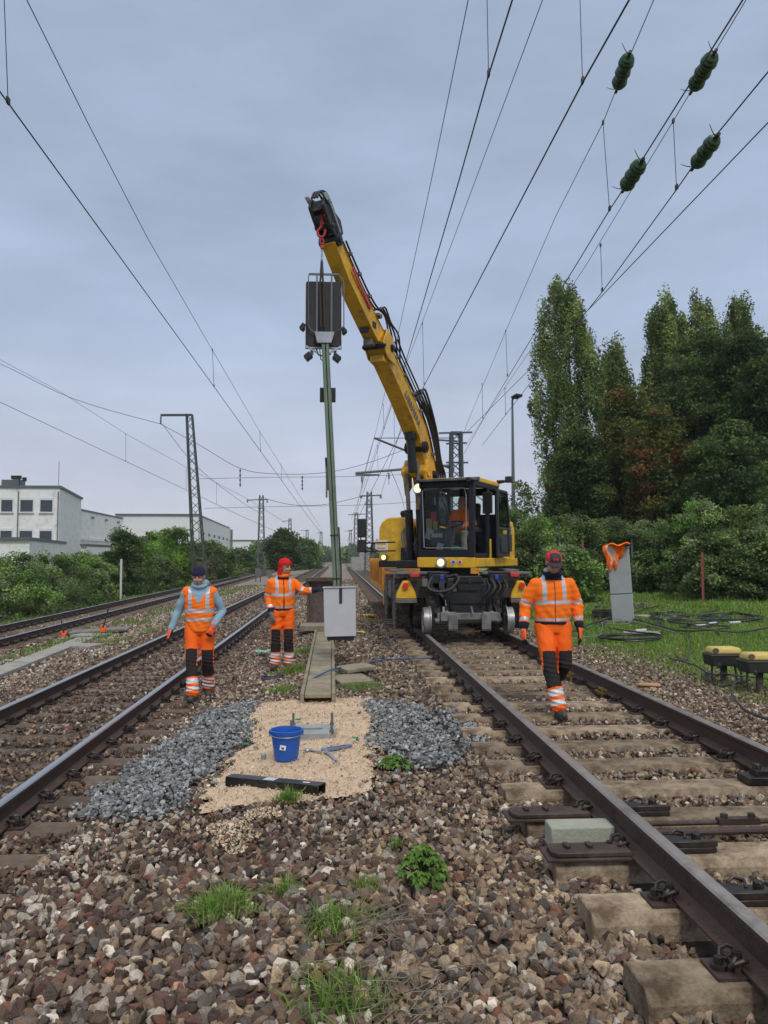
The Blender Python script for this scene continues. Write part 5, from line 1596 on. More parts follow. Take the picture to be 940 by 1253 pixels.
for k, (px, py, dx, lab) in enumerate(((78, 775, -.12, 'orange-footed lifting tool on the cover plate, left one'), (126, 774, .10, 'orange-footed lifting tool on the cover plate, right one'))):
    p = gp(px, py + 6) + Vector((0, 0, .04 if k == 0 else .14))
    t = empty('lifting_tool', p, lab, 'tool', 'orange-footed lifting tools')
    b = MB(); b.box(p + Vector((0, 0, .05)), (.14, .10, .11)); b.box(p + Vector((-.05, -.03, .13)), (.05, .06, .08)); b.box(p + Vector((.05, .02, .12)), (.05, .06, .06)); b.build('foot', ORG_, parent=t, bevel=.015)
    b = MB(); b.tube([p + Vector((0, 0, .1)), p + Vector((dx, .05, .55))], [.018, .012], 8); b.tube([p + Vector((dx * .9, .05, .50)), p + Vector((dx * 1.1, .05, .62))], .02, 8); b.build('handle', BLKP, parent=t)
coilthing(92, 779, .32, 2.2, .022, CBL, 'black cable loop lying behind the orange-footed tools', 9, zoff=.05)
p = gp(148, 714 + 5); Yp = 39
pw = AY(148, 714, Yp); b = MB(); b.cyl((pw.x, Yp, gz(pw.x, Yp) - .1), (pw.x, Yp, AY(148, 685, Yp).z), .055, n=12); b.cyl((pw.x, Yp, AY(148, 685, Yp).z), (pw.x, Yp, AY(148, 685, Yp).z + .04), .065, n=12)
tag(b.build('marker_post', mat('white post', (.6, .6, .57), .6, 0, .1, 6)), 'white marker post standing between the left-hand bushes', 'post')
for px, lab in ((316, 'small weathered trackside box on posts near the distant mast'),):
    p = AY(px, 700, 70); b = MB(); b.box((p.x, 70, .2), (.5, .4, .7)); b.cyl((p.x - .2, 70, -1), (p.x - .2, 70, 0), .05); b.cyl((p.x + .2, 70, -1), (p.x + .2, 70, 0), .05); b.box((p.x + 1.0, 70, .1), (.35, .3, .6)); b.cyl((p.x + 1., 70, -1), (p.x + 1., 70, 0), .05)
    tag(b.build('trackside_box', GREYM), lab, 'box')

# right side: tall grey cabinet with the draped vest
Yk = 18.0
c0 = AY(763, 751, Yk); zb = gz(c0.x, Yk)
t = empty('grey_cabinet', (c0.x, Yk, zb), 'tall narrow grey cabinet leaning slightly in the grass, with a vest draped on top', 'cabinet')
GCB = mat('grey cabinet plastic', (.34, .36, .37), .55, 0, .06, 3, dirt=(.24, .25, .25), dscale=2, dlo=.5, dhi=.8)
htot = AY(763, 671, Yk).z - zb
tilt = Euler((0, R(-3.2), R(-22)))
M = Matrix.Translation((c0.x, Yk, zb)) @ tilt.to_matrix().to_4x4()
b = MB(M); b.box((0, 0, htot * .19), (.50, .34, htot * .40)); b.build('plinth', GCB, parent=t, bevel=.012)
b = MB(M); b.box((0, 0, htot * .70), (.50, .34, htot * .60)); b.build('housing', GCB, parent=t, bevel=.012)
b = MB(M); b.box((0, 0, htot * 1.01), (.53, .37, .03)); b.build('lid', GCB, parent=t, bevel=.006)
b = MB(M); b.box((-.12, -.174, htot * .2), (.2, .006, htot * .26)); b.cyl((.2, -.17, htot * .68), (.2, -.185, htot * .68), .02, n=10); b.build('door_panel', GCB, parent=t)
HIV = mat('hi-vis orange cloth', (1.0, .17, .015), .75, 0, .08, 30, bump=.2, bscale=120, spec=.2)
PNK = mat('pink white lining', (.75, .55, .48), .8, 0, .15, 30)
def drape():
    r = np.random.default_rng(4); nx, ny = 26, 34
    V = []; mi = []
    for j in range(ny):
        for i in range(nx):
            u = i / (nx - 1) - .5; v = j / (ny - 1)
            s_ = v * 1.05 - .30          # path over the top: negative = on top, positive = hanging
            w_ = .50 * (1 - .30 * max(0, s_))
            x = u * w_ - .08 + .025 * math.sin(v * 9 + 1)
            if s_ < 0:
                p = Vector((x + .1, s_ * .9 - .16, htot * 1.02 + .05 + .03 * math.sin(i * .38) + .02 * math.sin(j * .8)))
            else:
                p = Vector((x, -.21 - .02 * math.sin(i * .7 + j * .25) - .03 * math.sin(v * 3), htot * 1.02 + .04 - s_ * (.72 - 1.1 * max(0, u - .02) + .12 * math.sin(u * 19))))
            V.append(p)
    fs = [(j * nx + i, j * nx + i + 1, (j + 1) * nx + i + 1, (j + 1) * nx + i) for j in range(ny - 1) for i in range(nx - 1) ]
    m2 = [1 if 5 + 2 * math.sin(f[0] // nx * .4) < (f[0] % nx) < 13 + 2 * math.sin(f[0] // nx * .5) and 7 < f[0] // nx < 27 else 0 for f in fs]
    b = MB(M); b.add(V, fs); b.mi = m2
    o = b.build('draped_vest', [HIV, PNK], smooth=70, fix=False)
    q = o.modifiers.new('thickness', 'SOLIDIFY'); q.thickness = .012
    tag(o, 'orange and pinkish hi-vis vest thrown over the top of the grey cabinet', 'vest')
    b = MB(M)
drape()
def at_r(px, py): return gp(px, py)
for k, (px, py, rad, n_, lab) in enumerate(((740, 757, .32, 5, 'stack of dark rubber rings in the grass left of the grey cabinet'), (731, 743, .26, 2, 'low dark rubber ring pair behind the taller ring stack'))):
    p = gp(px, py + 2); t = empty('rubber_rings', (p.x, p.y, p.z), lab, 'ring stack', 'stacks of rubber rings')
    for j in range(n_):
        b = MB(); b.lathe([(rad - .05, .006), (rad - .02, 0), (rad, .008), (rad, .042), (rad - .02, .05), (rad - .05, .044)], (p.x + random.uniform(-.015, .015), p.y, p.z + .052 * j), (0, 0, 1), 32); b.cyl((p.x, p.y, p.z + .052 * j + .005), (p.x, p.y, p.z + .052 * j + .044), rad - .045, n=32); b.build('ring', RUB, parent=t, smooth=35)
b = MB(); p = gp(782, 746)
for k in range(5): b.tube(smooth_pts([p + Vector((-.15, -.1 + k * .05, .05 + .05 * (k % 3))), p + Vector((.1, .05, .12 + .05 * (k % 2))), p + Vector((.38, -.05 + k * .05, .05 + .04 * (k % 3)))]), .05, 8)
tag(b.build('hose_bundle', RUB), 'black thick hose bundle at the right foot of the grey cabinet', 'hose')
for k, (px, py, w_, d_, lab) in enumerate(((800, 756, .85, .55, 'flat pale slab in the grass right of the grey cabinet'), (705, 745, .9, .9, 'flat grey slab left of the rubber ring stack'), (785, 777, .7, .5, 'half-buried slab under the cable loops'), (764, 761, .5, .35, 'small slab right in front of the grey cabinet'))):
    p = gp(px, py); b = MB(); b.box((p.x, p.y, p.z + .03), (w_, d_, .07), Euler((0, 0, R(10 - 14 * k)))); tag(b.build('stone_slab', CONC_G, bevel=.012), lab, 'slab', 'flat slabs in the grass')
def loops(spec):
    for k, (px, py, rad, tn, rr, m, sq, tail, lab) in enumerate(spec):
        coilthing(px, py, rad, tn, rr, m, lab, 20 + k, gr='cables lying in the grass', sq=sq, tail=tail, zoff=.075)
loops([(772, 785, .55, 3.2, .016, CBL, .8, [(745, 770), (728, 765)], 'round black cable coil nearest the track, left of the grey-taped coils'),
       (752, 766, .38, 1.6, .014, CBG, .9, [(735, 778), (715, 782), (690, 786)], 'grey cable loop in front of the rubber rings'),
       (835, 760, .75, 2.4, .017, CBL, .9, [(815, 772), (800, 778)], 'wide black cable coil in the middle of the grass'),
       (893, 758, .62, 3.2, .018, CBL, 1.2, [(862, 768), (850, 772)], 'thick black cable coil farthest right in the grass'),
       (818, 756, .42, 3.4, .016, CBL, 1.0, [(800, 752), (785, 748)], 'tight black cable coil in the grass right of the flat pale slab'),
       (848, 765, .5, 2.6, .016, CBL, 1.0, [(868, 770), (880, 778)], 'black cable coil lying between the two big coils'),
       (862, 772, .5, 1.4, .014, CBL, .8, [(840, 778), (800, 770)], 'black cable loop between the middle and the farthest right coil')])
def cable(pts, r, m, lab, up=.075, name='loose_cable', gr='cables lying in the grass'):
    P = [gp(a, b_) + Vector((0, 0, up + (.05 if i % 2 else 0))) for i, (a, b_) in enumerate(pts)]
    b = MB(); b.tube(smooth_pts(P, 8), r, 6); tag(b.build(name, m), lab, 'cable', gr)
cable([(700, 778), (730, 768), (760, 758), (800, 748), (815, 744)], .016, CBL, 'black cable running from behind the worker up past the grey cabinet')
cable([(755, 757), (790, 768), (830, 776), (870, 779), (905, 778), (940, 776)], .018, CBL, 'black cable running right across the grass to the picture edge')
cable([(720, 772), (745, 762), (768, 764), (800, 774), (830, 780)], .013, CBG, 'grey cable snaking just in front of the flat slabs')
cable([(790, 772), (820, 764), (850, 756), (880, 752)], .016, CBL, 'black cable crossing the wide middle coil')
cable([(820, 812), (850, 825), (870, 832), (895, 838), (940, 838)], .012, CBL, 'thin black cable passing under the yellow-topped boxes')
cable([(905, 838), (895, 858), (912, 878), (945, 898)], .014, CBL, 'black cable curling from the yellow-topped box to the bottom right')
cable([(842, 776), (845, 800), (838, 815), (826, 810)], .010, CBL, 'thin cable hanging down from the coils towards the yellow-topped boxes')
for k, (px, py, dx) in enumerate(((785, 776, .12), (873, 767, .10), (900, 766, .14), (816, 763, .06), (858, 770, .12))):
    p = gp(px, py); b = MB(); b.tube([p + Vector((-dx, 0, .07)), p + Vector((dx, .06, .08))], .028, 8)
    tag(b.build('tape_wrap', mat('pale tape', (.5, .53, .55), .5, 0, .1, 20)), ('pale tape wrap on the coil nearest the track', 'pale tape wrap on the right coil, middle one', 'pale tape wrap on the right coil, rightmost', 'pale tape wrap on the wide middle coil', 'pale tape wrap on the right coil, leftmost')[k], 'tape', 'tape wraps on the cables')
# yellow-topped trackside boxes
YTOP = mat('weathered yellow cover', (.62, .46, .13), .7, 0, .15, 10, bump=.3, bscale=30, dirt=(.35, .27, .12), dscale=9, dlo=.5, dhi=.75)
for k, (px, py, lab) in enumerate(((886, 836, 'yellow-topped black box on a post, left one of the pair'), (930, 846, 'yellow-topped black box on a post, right one cut by the picture edge'))):
    p = gp(px, py); t = empty('trackside_box', p, lab, 'connection box', 'yellow-topped connection boxes')
    b = MB(); b.cyl(p + Vector((0, 0, -.1)), p + Vector((0, 0, .24)), .042, n=12); b.build('post', RUB, parent=t)
    b = MB(); b.box(p + Vector((0, 0, .30)), (.40, .26, .14), top=1.06); b.box(p + Vector((0, 0, .365)), (.44, .29, .03)); b.box(p + Vector((-.12, -.13, .24)), (.05, .03, .06)); b.box(p + Vector((.12, -.13, .24)), (.05, .03, .06)); b.build('housing', BLKP, parent=t, bevel=.015)
    b = MB(); b.box(p + Vector((0, 0, .42)), (.40, .25, .085), top=.88); o = b.build('cover', YTOP, parent=t, bevel=.03, seg=3)
    b = MB(); b.cyl(p + Vector((-.155, -.11, .425)), p + Vector((-.155, -.135, .425)), .035, n=14); b.build('lock', mat('brown cap', (.12, .08, .06), .6, 0, .2, 20), parent=t)
    for j, (dx, ln) in enumerate(((-.16, .26), (.13, .30), (.19, .26))):
        b = MB(); b.tube(smooth_pts([p + Vector((dx, -.02, .25)), p + Vector((dx * 1.1, -.04, .12)), p + Vector((dx * 1.05, -.06, .0))]), .014, 7); b.build('cable_tail', CBL, parent=t)
cable([(868, 830), (862, 832), (880, 842), (918, 840)], .013, CBL, 'short black cable looped around the foot of the left yellow-topped box', up=.03)
RDP = mat('rusty red post', (.22, .06, .045), .7, .1, .3, 12)
for k, (px, pt, pb_, Y, m, lab) in enumerate(((859, 676, 712, 22, RDP, 'thin rusty red marker post in the grass before the hedge'), (713, 662, 690, 25, RDP, 'rusty red stake half hidden in the shrubs beside the worker'), (815, 640, 700, 29.5, LATF, 'grey fence post showing between the shrubs'), (773, 650, 700, 29.5, LATF, 'thin grey fence post behind the grey cabinet'), (684, 640, 700, 29, LATT, 'dark fence post in the shrubs above the worker'))):
    a = AY(px, pt, Y); g = gz(a.x, Y); b = MB(); b.box((a.x, Y, (a.z + g) / 2), (.07, .03, a.z - g)); b.box((a.x, Y - .02, (a.z * .8 + g * .2)), (.09, .02, .04)); b.box((a.x, Y - .02, (a.z * .55 + g * .45)), (.09, .02, .04))
    tag(b.build('marker_post' if k < 2 else 'fence_post', m), lab, 'post')
for k, (px, py) in enumerate(((608, 812), (835, 858))):
    pass
b = MB(); p = gp(795, 842); b.box((p.x, p.y, p.z + .04), (.26, .13, .035), Euler((R(4), 0, R(-22)))); tag(b.build('orange_slab', mat('orange stained stone', (.42, .22, .12), .8, 0, .2, 12, bump=.4, bscale=40), bevel=.02), 'flat orange-stained piece lying beside the rail right of the worker', 'stone')
# ------------------------------------------------------------------ two-way excavator
TH = R(29)
EX = Vector((2.30, 16.6, 0))
LV = Vector((math.cos(TH), -math.sin(TH), 0)); FV = Vector((-math.sin(TH), -math.cos(TH), 0))
SM = Matrix(((LV.x, FV.x, 0, EX.x), (LV.y, FV.y, 0, EX.y), (0, 0, 1, 0), (0, 0, 0, 1)))   # (left, forward, up) of the turning upper body
def sw(a, b_, z): return SM @ Vector((a, b_, z))
exc = empty('excavator', (EX.x, 14.0, .185), 'yellow two-way excavator standing on the right-hand track with its boom raised', 'excavator')
RZT = .185
XB = 2.30
LAMP = mat('lit headlamp', (1, .9, .7), .2, 0, 0, emit=((1, .66, .30), 1.1))
LAMP2 = mat('lit boom lamp', (1, .9, .7), .2, 0, 0, emit=((1, .74, .45), .6))
# undercarriage
b = MB()
b.box((XB, 16.2, .86), (.75, 3.6, .42)); b.box((XB, 14.7, .80), (1.3, .5, .25)); b.box((XB, 17.7, .80), (1.3, .5, .25))
b.box((XB, 14.35, 1.12), (2.1, .35, .10)); b.box((XB, 14.45, .98), (1.5, .2, .25))
for s in (-1, 1):
    b.box((XB + s * .62, 14.28, .88), (.16, .30, .50)); b.box((XB + s * .80, 14.22, .98), (.36, .12, .34)); b.box((XB + s * .62, 14.1, .62), (.10, .3, .3))
b.build('chassis', mat('dirty brown chassis', (.045, .032, .028), .6, .3, .3, 8, dirt=(.12, .09, .07), dscale=6, dlo=.5, dhi=.75), parent=exc, bevel=.012)
b = MB(); b.cyl((XB, 16.6, 1.05), (XB, 16.6, 1.36), .55, n=32); b.build('turntable', BLK, parent=exc)
def wheel(x, y, side, r=.49, w_=.27):
    b = MB(); prof = [(r * .52, -w_ / 2 + .01), (r * .72, -w_ / 2 - .012), (r * .90, -w_ / 2), (r * .955, -w_ / 2 + .03), (r * .965, 0), (r * .955, w_ / 2 - .03), (r * .90, w_ / 2), (r * .72, w_ / 2 + .012), (r * .52, w_ / 2 - .01)]
    b.lathe(prof, (x, y, RZT + r + .01), (1, 0, 0), 36)
    n = 20
    for k in range(n):
        for sd in (-1, 1):
            an = 2 * math.pi * (k + (.5 if sd > 0 else 0)) / n
            c = Vector((x + sd * w_ * .24, y + math.cos(an) * r * .975, RZT + r + .01 + math.sin(an) * r * .975))
            q = Euler((an - math.pi / 2, 0, 0)).to_matrix() @ Euler((0, 0, sd * R(28))).to_matrix()
            b.box(c, (w_ * .52, .050, .045), q)
    ty = b.build('wheel', RUB, parent=exc, smooth=30)
    b = MB(); b.lathe([(.0, -.05), (r * .2, -.05), (r * .22, -.01), (r * .46, .0), (r * .50, .06), (r * .53, .08)], (x - side * .02, y, RZT + r + .01), (side, 0, 0), 24)
    for k in range(8):
        an = k * math.pi / 4; b.cyl((x + side * .0, y + math.cos(an) * r * .32, RZT + r + math.sin(an) * r * .32), (x + side * .03, y + math.cos(an) * r * .32, RZT + r + math.sin(an) * r * .32), .015, n=6)
    b.build('rim', GREYM, parent=ty, origin=ORGS[exc.name])
for yy in (14.95, 17.6):
    for s in (-1, 1):
        wheel(XB + s * 1.10, yy, s); wheel(XB + s * .76, yy, s)
def rail_wheel(x, y, side):
    b = MB(); b.lathe([(.0, -.035), (.06, -.06), (.10, -.06), (.11, -.03), (.205, -.025), (.235, -.055), (.238, .045), (.262, .055), (.262, .075), (.10, .07), (.09, .10), (0, .10)], (x, y, RZT + .238), (-side, 0, 0), 36)
    b.build('rail_wheel', mat('worn wheel steel', (.34, .34, .33), .45, .6, .2, 10, dirt=(.12, .09, .07), dscale=6, dlo=.5, dhi=.75), parent=exc, smooth=25)
for yy in (13.95, 18.7):
    for s in (-1, 1): rail_wheel(RT + s * .762, yy, s)
AXG = mat('worn grey beam', (.22, .215, .21), .5, .4, .2, 8, dirt=(.09, .07, .055), dscale=6, dlo=.5, dhi=.75)
b = MB(); b.box((RT, 13.86, .50), (1.15, .13, .12)); b.box((RT - .38, 13.80, .50), (.28, .16, .16)); b.box((RT + .38, 13.80, .50), (.28, .16, .16)); b.cyl((RT - .75, 13.95, .42), (RT + .75, 13.95, .42), .05)
for s in (-1, 1): b.box((RT + s * .30, 13.72, .40), (.17, .03, .30)); b.box((RT + s * .30, 13.74, .27), (.17, .07, .03))
b.build('guide_beam', AXG, parent=exc, bevel=.008)
for s in (-1, 1):
    b = MB(); b.box((RT + s * .66, 14.05, .45), (.07, .5, .22)); b.bar((RT + s * .56, 13.9, .52), (XB + s * .5, 14.3, 1.0), .12, .12)
    b.build('swing_arm', BLK, parent=exc, bevel=.01)
for s in (-1, 1):
    b = MB(); b.cyl((RT + s * .40, 13.88, .78), (XB + s * .38, 14.15, 1.12), .055, n=12); b.build('lift_cylinder', BLK, parent=exc)
    b = MB(); b.cyl((RT + s * .40, 13.85, .54), (RT + s * .40, 13.88, .80), .026, n=10); b.box((RT + s * .40, 13.82, .57), (.08, .08, .06)); b.build('cylinder_rod', CHR, parent=exc)
# black coupling block in the middle
b = MB(); b.box((XB + .06, 13.98, .90), (.84, .30, .36)); b.box((XB + .06, 13.96, 1.15), (.46, .34, .14)); b.prism([(XB - .36, .72), (XB + .48, .72), (XB + .30, .52), (XB - .18, .52)], 'y', 13.86, 14.1)
b.cyl((XB + .06, 13.86, 1.12), (XB + .06, 13.78, 1.12), .05, n=14); b.box((XB + .06, 13.80, 1.04), (.44, .02, .16)); b.box((XB + .06, 13.9, .50), (.06, .05, .12))
b.build('coupling_block', BLK, parent=exc, bevel=.015)
BLUE = mat('blue connector', (.02, .06, .5), .4, 0, .1, 10)
for s in (-1, 1):
    b = MB(); b.box((XB + s * .56 + .06, 13.98, 1.17), (.34, .22, .17)); b.box((XB + s * .56 + .06, 13.92, 1.28), (.40, .1, .04)); b.build('connector_bracket', BLK, parent=exc, bevel=.012)
    b = MB(); b.box((XB + s * .50 + .06, 13.85, 1.20), (.06, .04, .08)); b.build('blue_connector', BLUE, parent=exc, bevel=.006)
b = MB()
r_ = random.Random(3)
for k in range(9):
    s = -1 if k % 2 else 1; x0 = XB + s * r_.uniform(.35, .75)
    b.tube(smooth_pts([Vector((x0, 13.88, 1.18)), Vector((x0 + s * .05, 13.75, 1.02)), Vector((x0 - s * .06, 13.75, .85)), Vector((x0 - s * .12 * r_.random(), 13.85, .65))]), r_.uniform(.011, .02), 7)
b.tube(smooth_pts([Vector((XB - .62, 13.85, 1.2)), Vector((XB - .70, 13.7, 1.02)), Vector((XB - .52, 13.68, .95)), Vector((XB - .3, 13.7, 1.0)), Vector((XB - .16, 13.75, 1.15)), Vector((XB - .2, 13.8, 1.24)), Vector((XB - .36, 13.85, 1.2))]), .026, 8)
for s in (-1, 1): b.box((RT + s * .40 - .02, 13.72, .66), (.05, .03, .10))
b.build('hydraulic_hose', BLKP, parent=exc)
b = MB()
for s in (-1, 1): b.box((XB + s * .42, 13.76, .61), (.045, .03, .13)); b.cyl((XB + .10, 13.74, .56), (XB + .07, 13.74, .68), .018)
b.build('pale_fitting', mat('pale fitting', (.5, .5, .48), .5, .3, .1, 10), parent=exc)
# yellow corner fenders with red lamps
for s in (-1, 1):
    cx = XB + s * 1.06
    b = MB(); b.prism([(cx - .19, .80), (cx + .19, .80), (cx + .17, .90), (cx + .06, 1.13), (cx - .06, 1.13), (cx - .17, .90)], 'y', 14.12, 14.34)
    f_ = b.build('corner_guard', YEL, parent=exc, bevel=.015)
    b = MB(); b.box((cx, 14.2, .76), (.38, .24, .07)); b.build('guard_edge', GREYM, parent=f_, origin=ORGS[exc.name], bevel=.006)
    b = MB(); b.cyl((cx - s * -.02, 14.11, 1.04), (cx + s * .02, 14.06, 1.04), .055, n=18); b.build('tail_lamp', REDL, parent=f_, origin=ORGS[exc.name])
    b = MB(); b.box((XB + s * .92, 14.0, 1.24), (.17, .10, .08)); b.build('red_block', RED, parent=exc, bevel=.012)
    b = MB(); b.box((XB + s * .8, 14.3, 1.27), (.9, .35, .05)); b.box((XB + s * 1.0, 14.5, 1.22), (.5, .6, .06)); b.build('deck_plate', GREYM, parent=exc, bevel=.01)
    b = MB(); b.box((XB + s * 1.20, 16.3, .90), (.06, .9, .35)); b.box((XB + s * 1.15, 16.0, 1.30), (.30, 1.6, .05)); b.build('side_step', GREYM, parent=exc, bevel=.01)
# upper body
def rounded(a0, a1, z0, z1, r1, r2=None, n=6):
    r2 = r1 if r2 is None else r2
    P = [(a0, z0), (a1, z0)]
    for k in range(n + 1):
        t_ = k / n * math.pi / 2; P.append((a1 - r1 + r1 * math.cos(t_), z1 - r1 + r1 * math.sin(t_)))
    for k in range(n + 1):
        t_ = k / n * math.pi / 2; P.append((a0 + r2 - r2 * math.sin(t_), z1 - r2 + r2 * math.cos(t_)))
    return P
b = MB(SM); b.box((0, -.35, 1.42), (2.45, 2.3, .14)); b.box((-.2, .9, 1.42), (.7, .9, .16)); b.build('platform', BLK, parent=exc, bevel=.02)
b = MB(SM); b.prism(rounded(-1.25, -.50, 1.45, 2.42, .26, .30), 'y', -1.3, .72); hood = b.build('engine_hood', YEL, parent=exc, bevel=.03, seg=3)
b = MB(SM); b.prism([(-.9, 1.95), (.02, 1.95), (.0, 2.25), (-.25, 2.36), (-.7, 2.36)], 'x', -1.262, -1.254); b.build('hood_window', BLKP, parent=hood, origin=ORGS[exc.name])
b = MB(SM); b.tube([(-1.253, .40, 1.46), (-1.253, .40, 2.1), (-1.17, .40, 2.36), (-1.0, .40, 2.424), (-.8, .40, 2.422)], .006, 5); b.build('panel_seam', BLK, parent=hood, origin=ORGS[exc.name])
b = MB(SM); b.box((-1.18, .728, 1.80), (.30, .008, .26)); b.build('hood_sticker', MATS['white sticker'], parent=hood, origin=ORGS[exc.name])
b = MB(SM); b.box((-1.18, .735, 1.86), (.2, .004, .05)); b.box((-1.18, .735, 1.76), (.2, .004, .03)); b.build('sticker_mark', YEL, parent=hood, origin=ORGS[exc.name])
b = MB(SM); b.prism(rounded(-1.25, 1.13, 1.40, 2.38, .22), 'y', -1.5, -1.0); b.build('counterweight', YEL, parent=exc, bevel=.04, seg=3)
b = MB(SM); b.prism(rounded(.95, 1.24, 1.40, 2.36, .08), 'y', -1.0, -.22); sb = b.build('side_panel', YEL, parent=exc, bevel=.02)
b = MB(SM); b.prism([(-.80, 1.72), (-.34, 1.72), (-.34, 2.0), (-.60, 2.24), (-.80, 2.24)], 'x', 1.243, 1.25); b.build('side_decal', mat('grey decal', (.13, .14, .15), .5, 0, .05, 5), parent=sb, origin=ORGS[exc.name])
b = MB(SM); b.box((1.254, -.62, 1.92), (.004, .16, .10)); b.build('decal_patch', MATS['white sticker'], parent=sb, origin=ORGS[exc.name])
# dark bay between hood and boom with hoses
b = MB(SM); b.box((-.40, -.1, 1.85), (.42, 1.2, .75)); b.box((-.45, .65, 1.62), (.5, .3, .3)); b.build('engine_bay', BLK, parent=exc, bevel=.02)
b = MB(SM)
for k in range(7):
    a_ = -.60 + .05 * k
    b.tube(smooth_pts([Vector((a_, .72, 2.20 - .04 * k)), Vector((a_ - .05, .86, 2.05)), Vector((a_ + .02, .90, 1.8)), Vector((a_ + .12, .85, 1.58)), Vector((a_ + .15, .75, 1.5))]), .016, 6)
b.build('bay_hose', GREYM, parent=exc)
b = MB(SM); b.cyl((-1.10, .745, 1.56), (-1.10, .79, 1.56), .07, n=20); lamp = b.build('lamp_housing', BLK, parent=exc)
b = MB(SM); b.cyl((-1.10, .79, 1.56), (-1.10, .80, 1.56), .055, n=20); b.build('lamp_lens', LAMP, parent=lamp, origin=ORGS[exc.name])
b = MB(SM); b.box((-1.35, .45, 1.85), (.03, .8, .03)); b.box((-1.35, .45, 1.68), (.03, .8, .03)); b.box((-1.35, .85, 1.76), (.03, .03, .2)); b.tube([(-.75, .95, 1.88), (-1.55, 1.1, 1.86), (-1.55, 1.1, 1.68), (-.75, .95, 1.70)], .018, 6); b.build('hand_rail', BLK, parent=exc)
for zz, hh in ((2.18, .40), (1.80, .27)):
    b = MB(SM); b.box((-1.46, 1.12, zz), (.20, .06, hh)); b.box((-1.40, 1.06, zz - .1), (.05, .05, .1)); b.build('wing_mirror', BLKP, parent=exc, bevel=.02)
b = MB(SM); b.tube([(-1.55, 1.08, 2.3), (-1.50, 1.04, 1.8), (-1.25, .7, 1.7)], .015, 6); b.build('mirror_arm', BLK, parent=exc)
b = MB(SM); b.cyl((-.95, .1, 2.42), (-.95, .1, 2.50), .05); b.sph((-.95, .1, 2.53), .07, 12); b.build('beacon', BLK, parent=exc)
# cab
CM = mat('dark blue-black cab paint', (.012, .013, .02), .5, 0, .1, 6, spec=.3)
a0, a1, b0, b1, zc0, zc1 = .12, 1.25, .10, 1.72, 1.56, 3.06
b = MB(SM)
def post(a_, p, q, w_=.07, d_=.07): b.bar((a_[0], p, a_[1]), (a_[2], q, a_[3]), w_, d_)
b.bar((a0 + .03, b1, zc0), (a0 + .05, b1 - .08, zc1 - .1), .06, .08); b.bar((a1 - .04, b1, zc0), (a1 - .05, b1 - .08, zc1 - .08), .11, .12, up=(0, 1, 0))
b.box(((a0 + a1) / 2, b1, zc0 + .07), (a1 - a0, .07, .16)); b.box(((a0 + a1) / 2, b1 - .08, zc1 - .08), (a1 - a0 + .02, .10, .13))
b.box((a1 - .03, .78, (zc0 + zc1) / 2), (.07, .12, zc1 - zc0 - .05)); b.box((a1 - .03, b0 + .05, (zc0 + zc1) / 2), (.07, .10, zc1 - zc0 - .05)); b.box((a0 + .03, b0 + .05, (zc0 + zc1) / 2), (.06, .10, zc1 - zc0 - .05)); b.box((a0 + .03, .8, (zc0 + zc1) / 2), (.04, .06, zc1 - zc0 - .05))
for a_ in (a0 + .03, a1 - .03):
    b.box((a_, (b0 + b1) / 2, zc1 - .07), (.07, b1 - b0, .10)); b.box((a_, (b0 + b1) / 2, zc0 + .04), (.06, b1 - b0, .08))
b.box(((a0 + a1) / 2, b0 + .03, zc0 + .45), (a1 - a0 - .1, .05, .9)); b.box(((a0 + a1) / 2, b0 + .04, zc1 - .12), (a1 - a0 - .1, .05, .16))
b.box((a0 + .02, .4, zc0 + .30), (.03, .8, .6)); b.box(((a0 + a1) / 2, (b0 + b1) / 2, zc0 + .02), (a1 - a0 - .1, b1 - b0 - .1, .05))
cab = b.build('cab', CM, parent=exc, bevel=.012)
b = MB(SM); b.prism(rounded(a0 - .01, a1 + .01, zc1 - .03, zc1 + .075, .05), 'y', b0 - .04, b1 - .30); b.build('cab_roof', YEL, parent=exc, bevel=.02)
b = MB(SM); b.prism([(b1 - .30, zc1 + .0), (b1 + .12, zc1 - .03), (b1 + .12, zc1 + .02), (b1 - .30, zc1 + .07)], 'x', a0 - .04, a1 + .03); b.build('sun_visor', mat('scuffed visor', (.07, .07, .075), .4, .1, .2, 10, dirt=(.3, .27, .22), dscale=4, dlo=.5, dhi=.8), parent=exc, bevel=.01)
b = MB(SM); b.box(((a0 + a1) / 2, b1 + .005, 1.46), (a1 - a0 + .05, .09, .20)); b.box((a1 + .01, .30, 1.46), (.10, 2.75, .17)); b.box((a1 - .04, .05, 1.62), (.06, .12, .32)); b.build('cab_sill', YEL, parent=exc, bevel=.015)
b = MB(SM); b.box((a1 + .0, .72, 1.72), (.04, .09, .42)); b.build('door_post', YEL, parent=exc, bevel=.01)
GL = glass_mat('cab glass', (.88, .93, .91), .02)
b = MB(SM); b.box(((a0 + a1) / 2 - .02, b1 - .035, (zc0 + zc1) / 2 + .02), (a1 - a0 - .16, .008, zc1 - zc0 - .34), Euler((R(3), 0, 0))); b.build('windscreen', GL, parent=cab, origin=ORGS[exc.name])
b = MB(SM); b.box((a0 + .02, 1.22, (zc0 + zc1) / 2), (.008, .78, zc1 - zc0 - .25)); b.box((a0 + .02, .40, zc0 + 1.0), (.008, .66, .7)); b.box(((a0 + a1) / 2, b0 + .03, zc0 + 1.12), (a1 - a0 - .2, .008, .45)); b.build('side_glass', GL, parent=cab, origin=ORGS[exc.name])
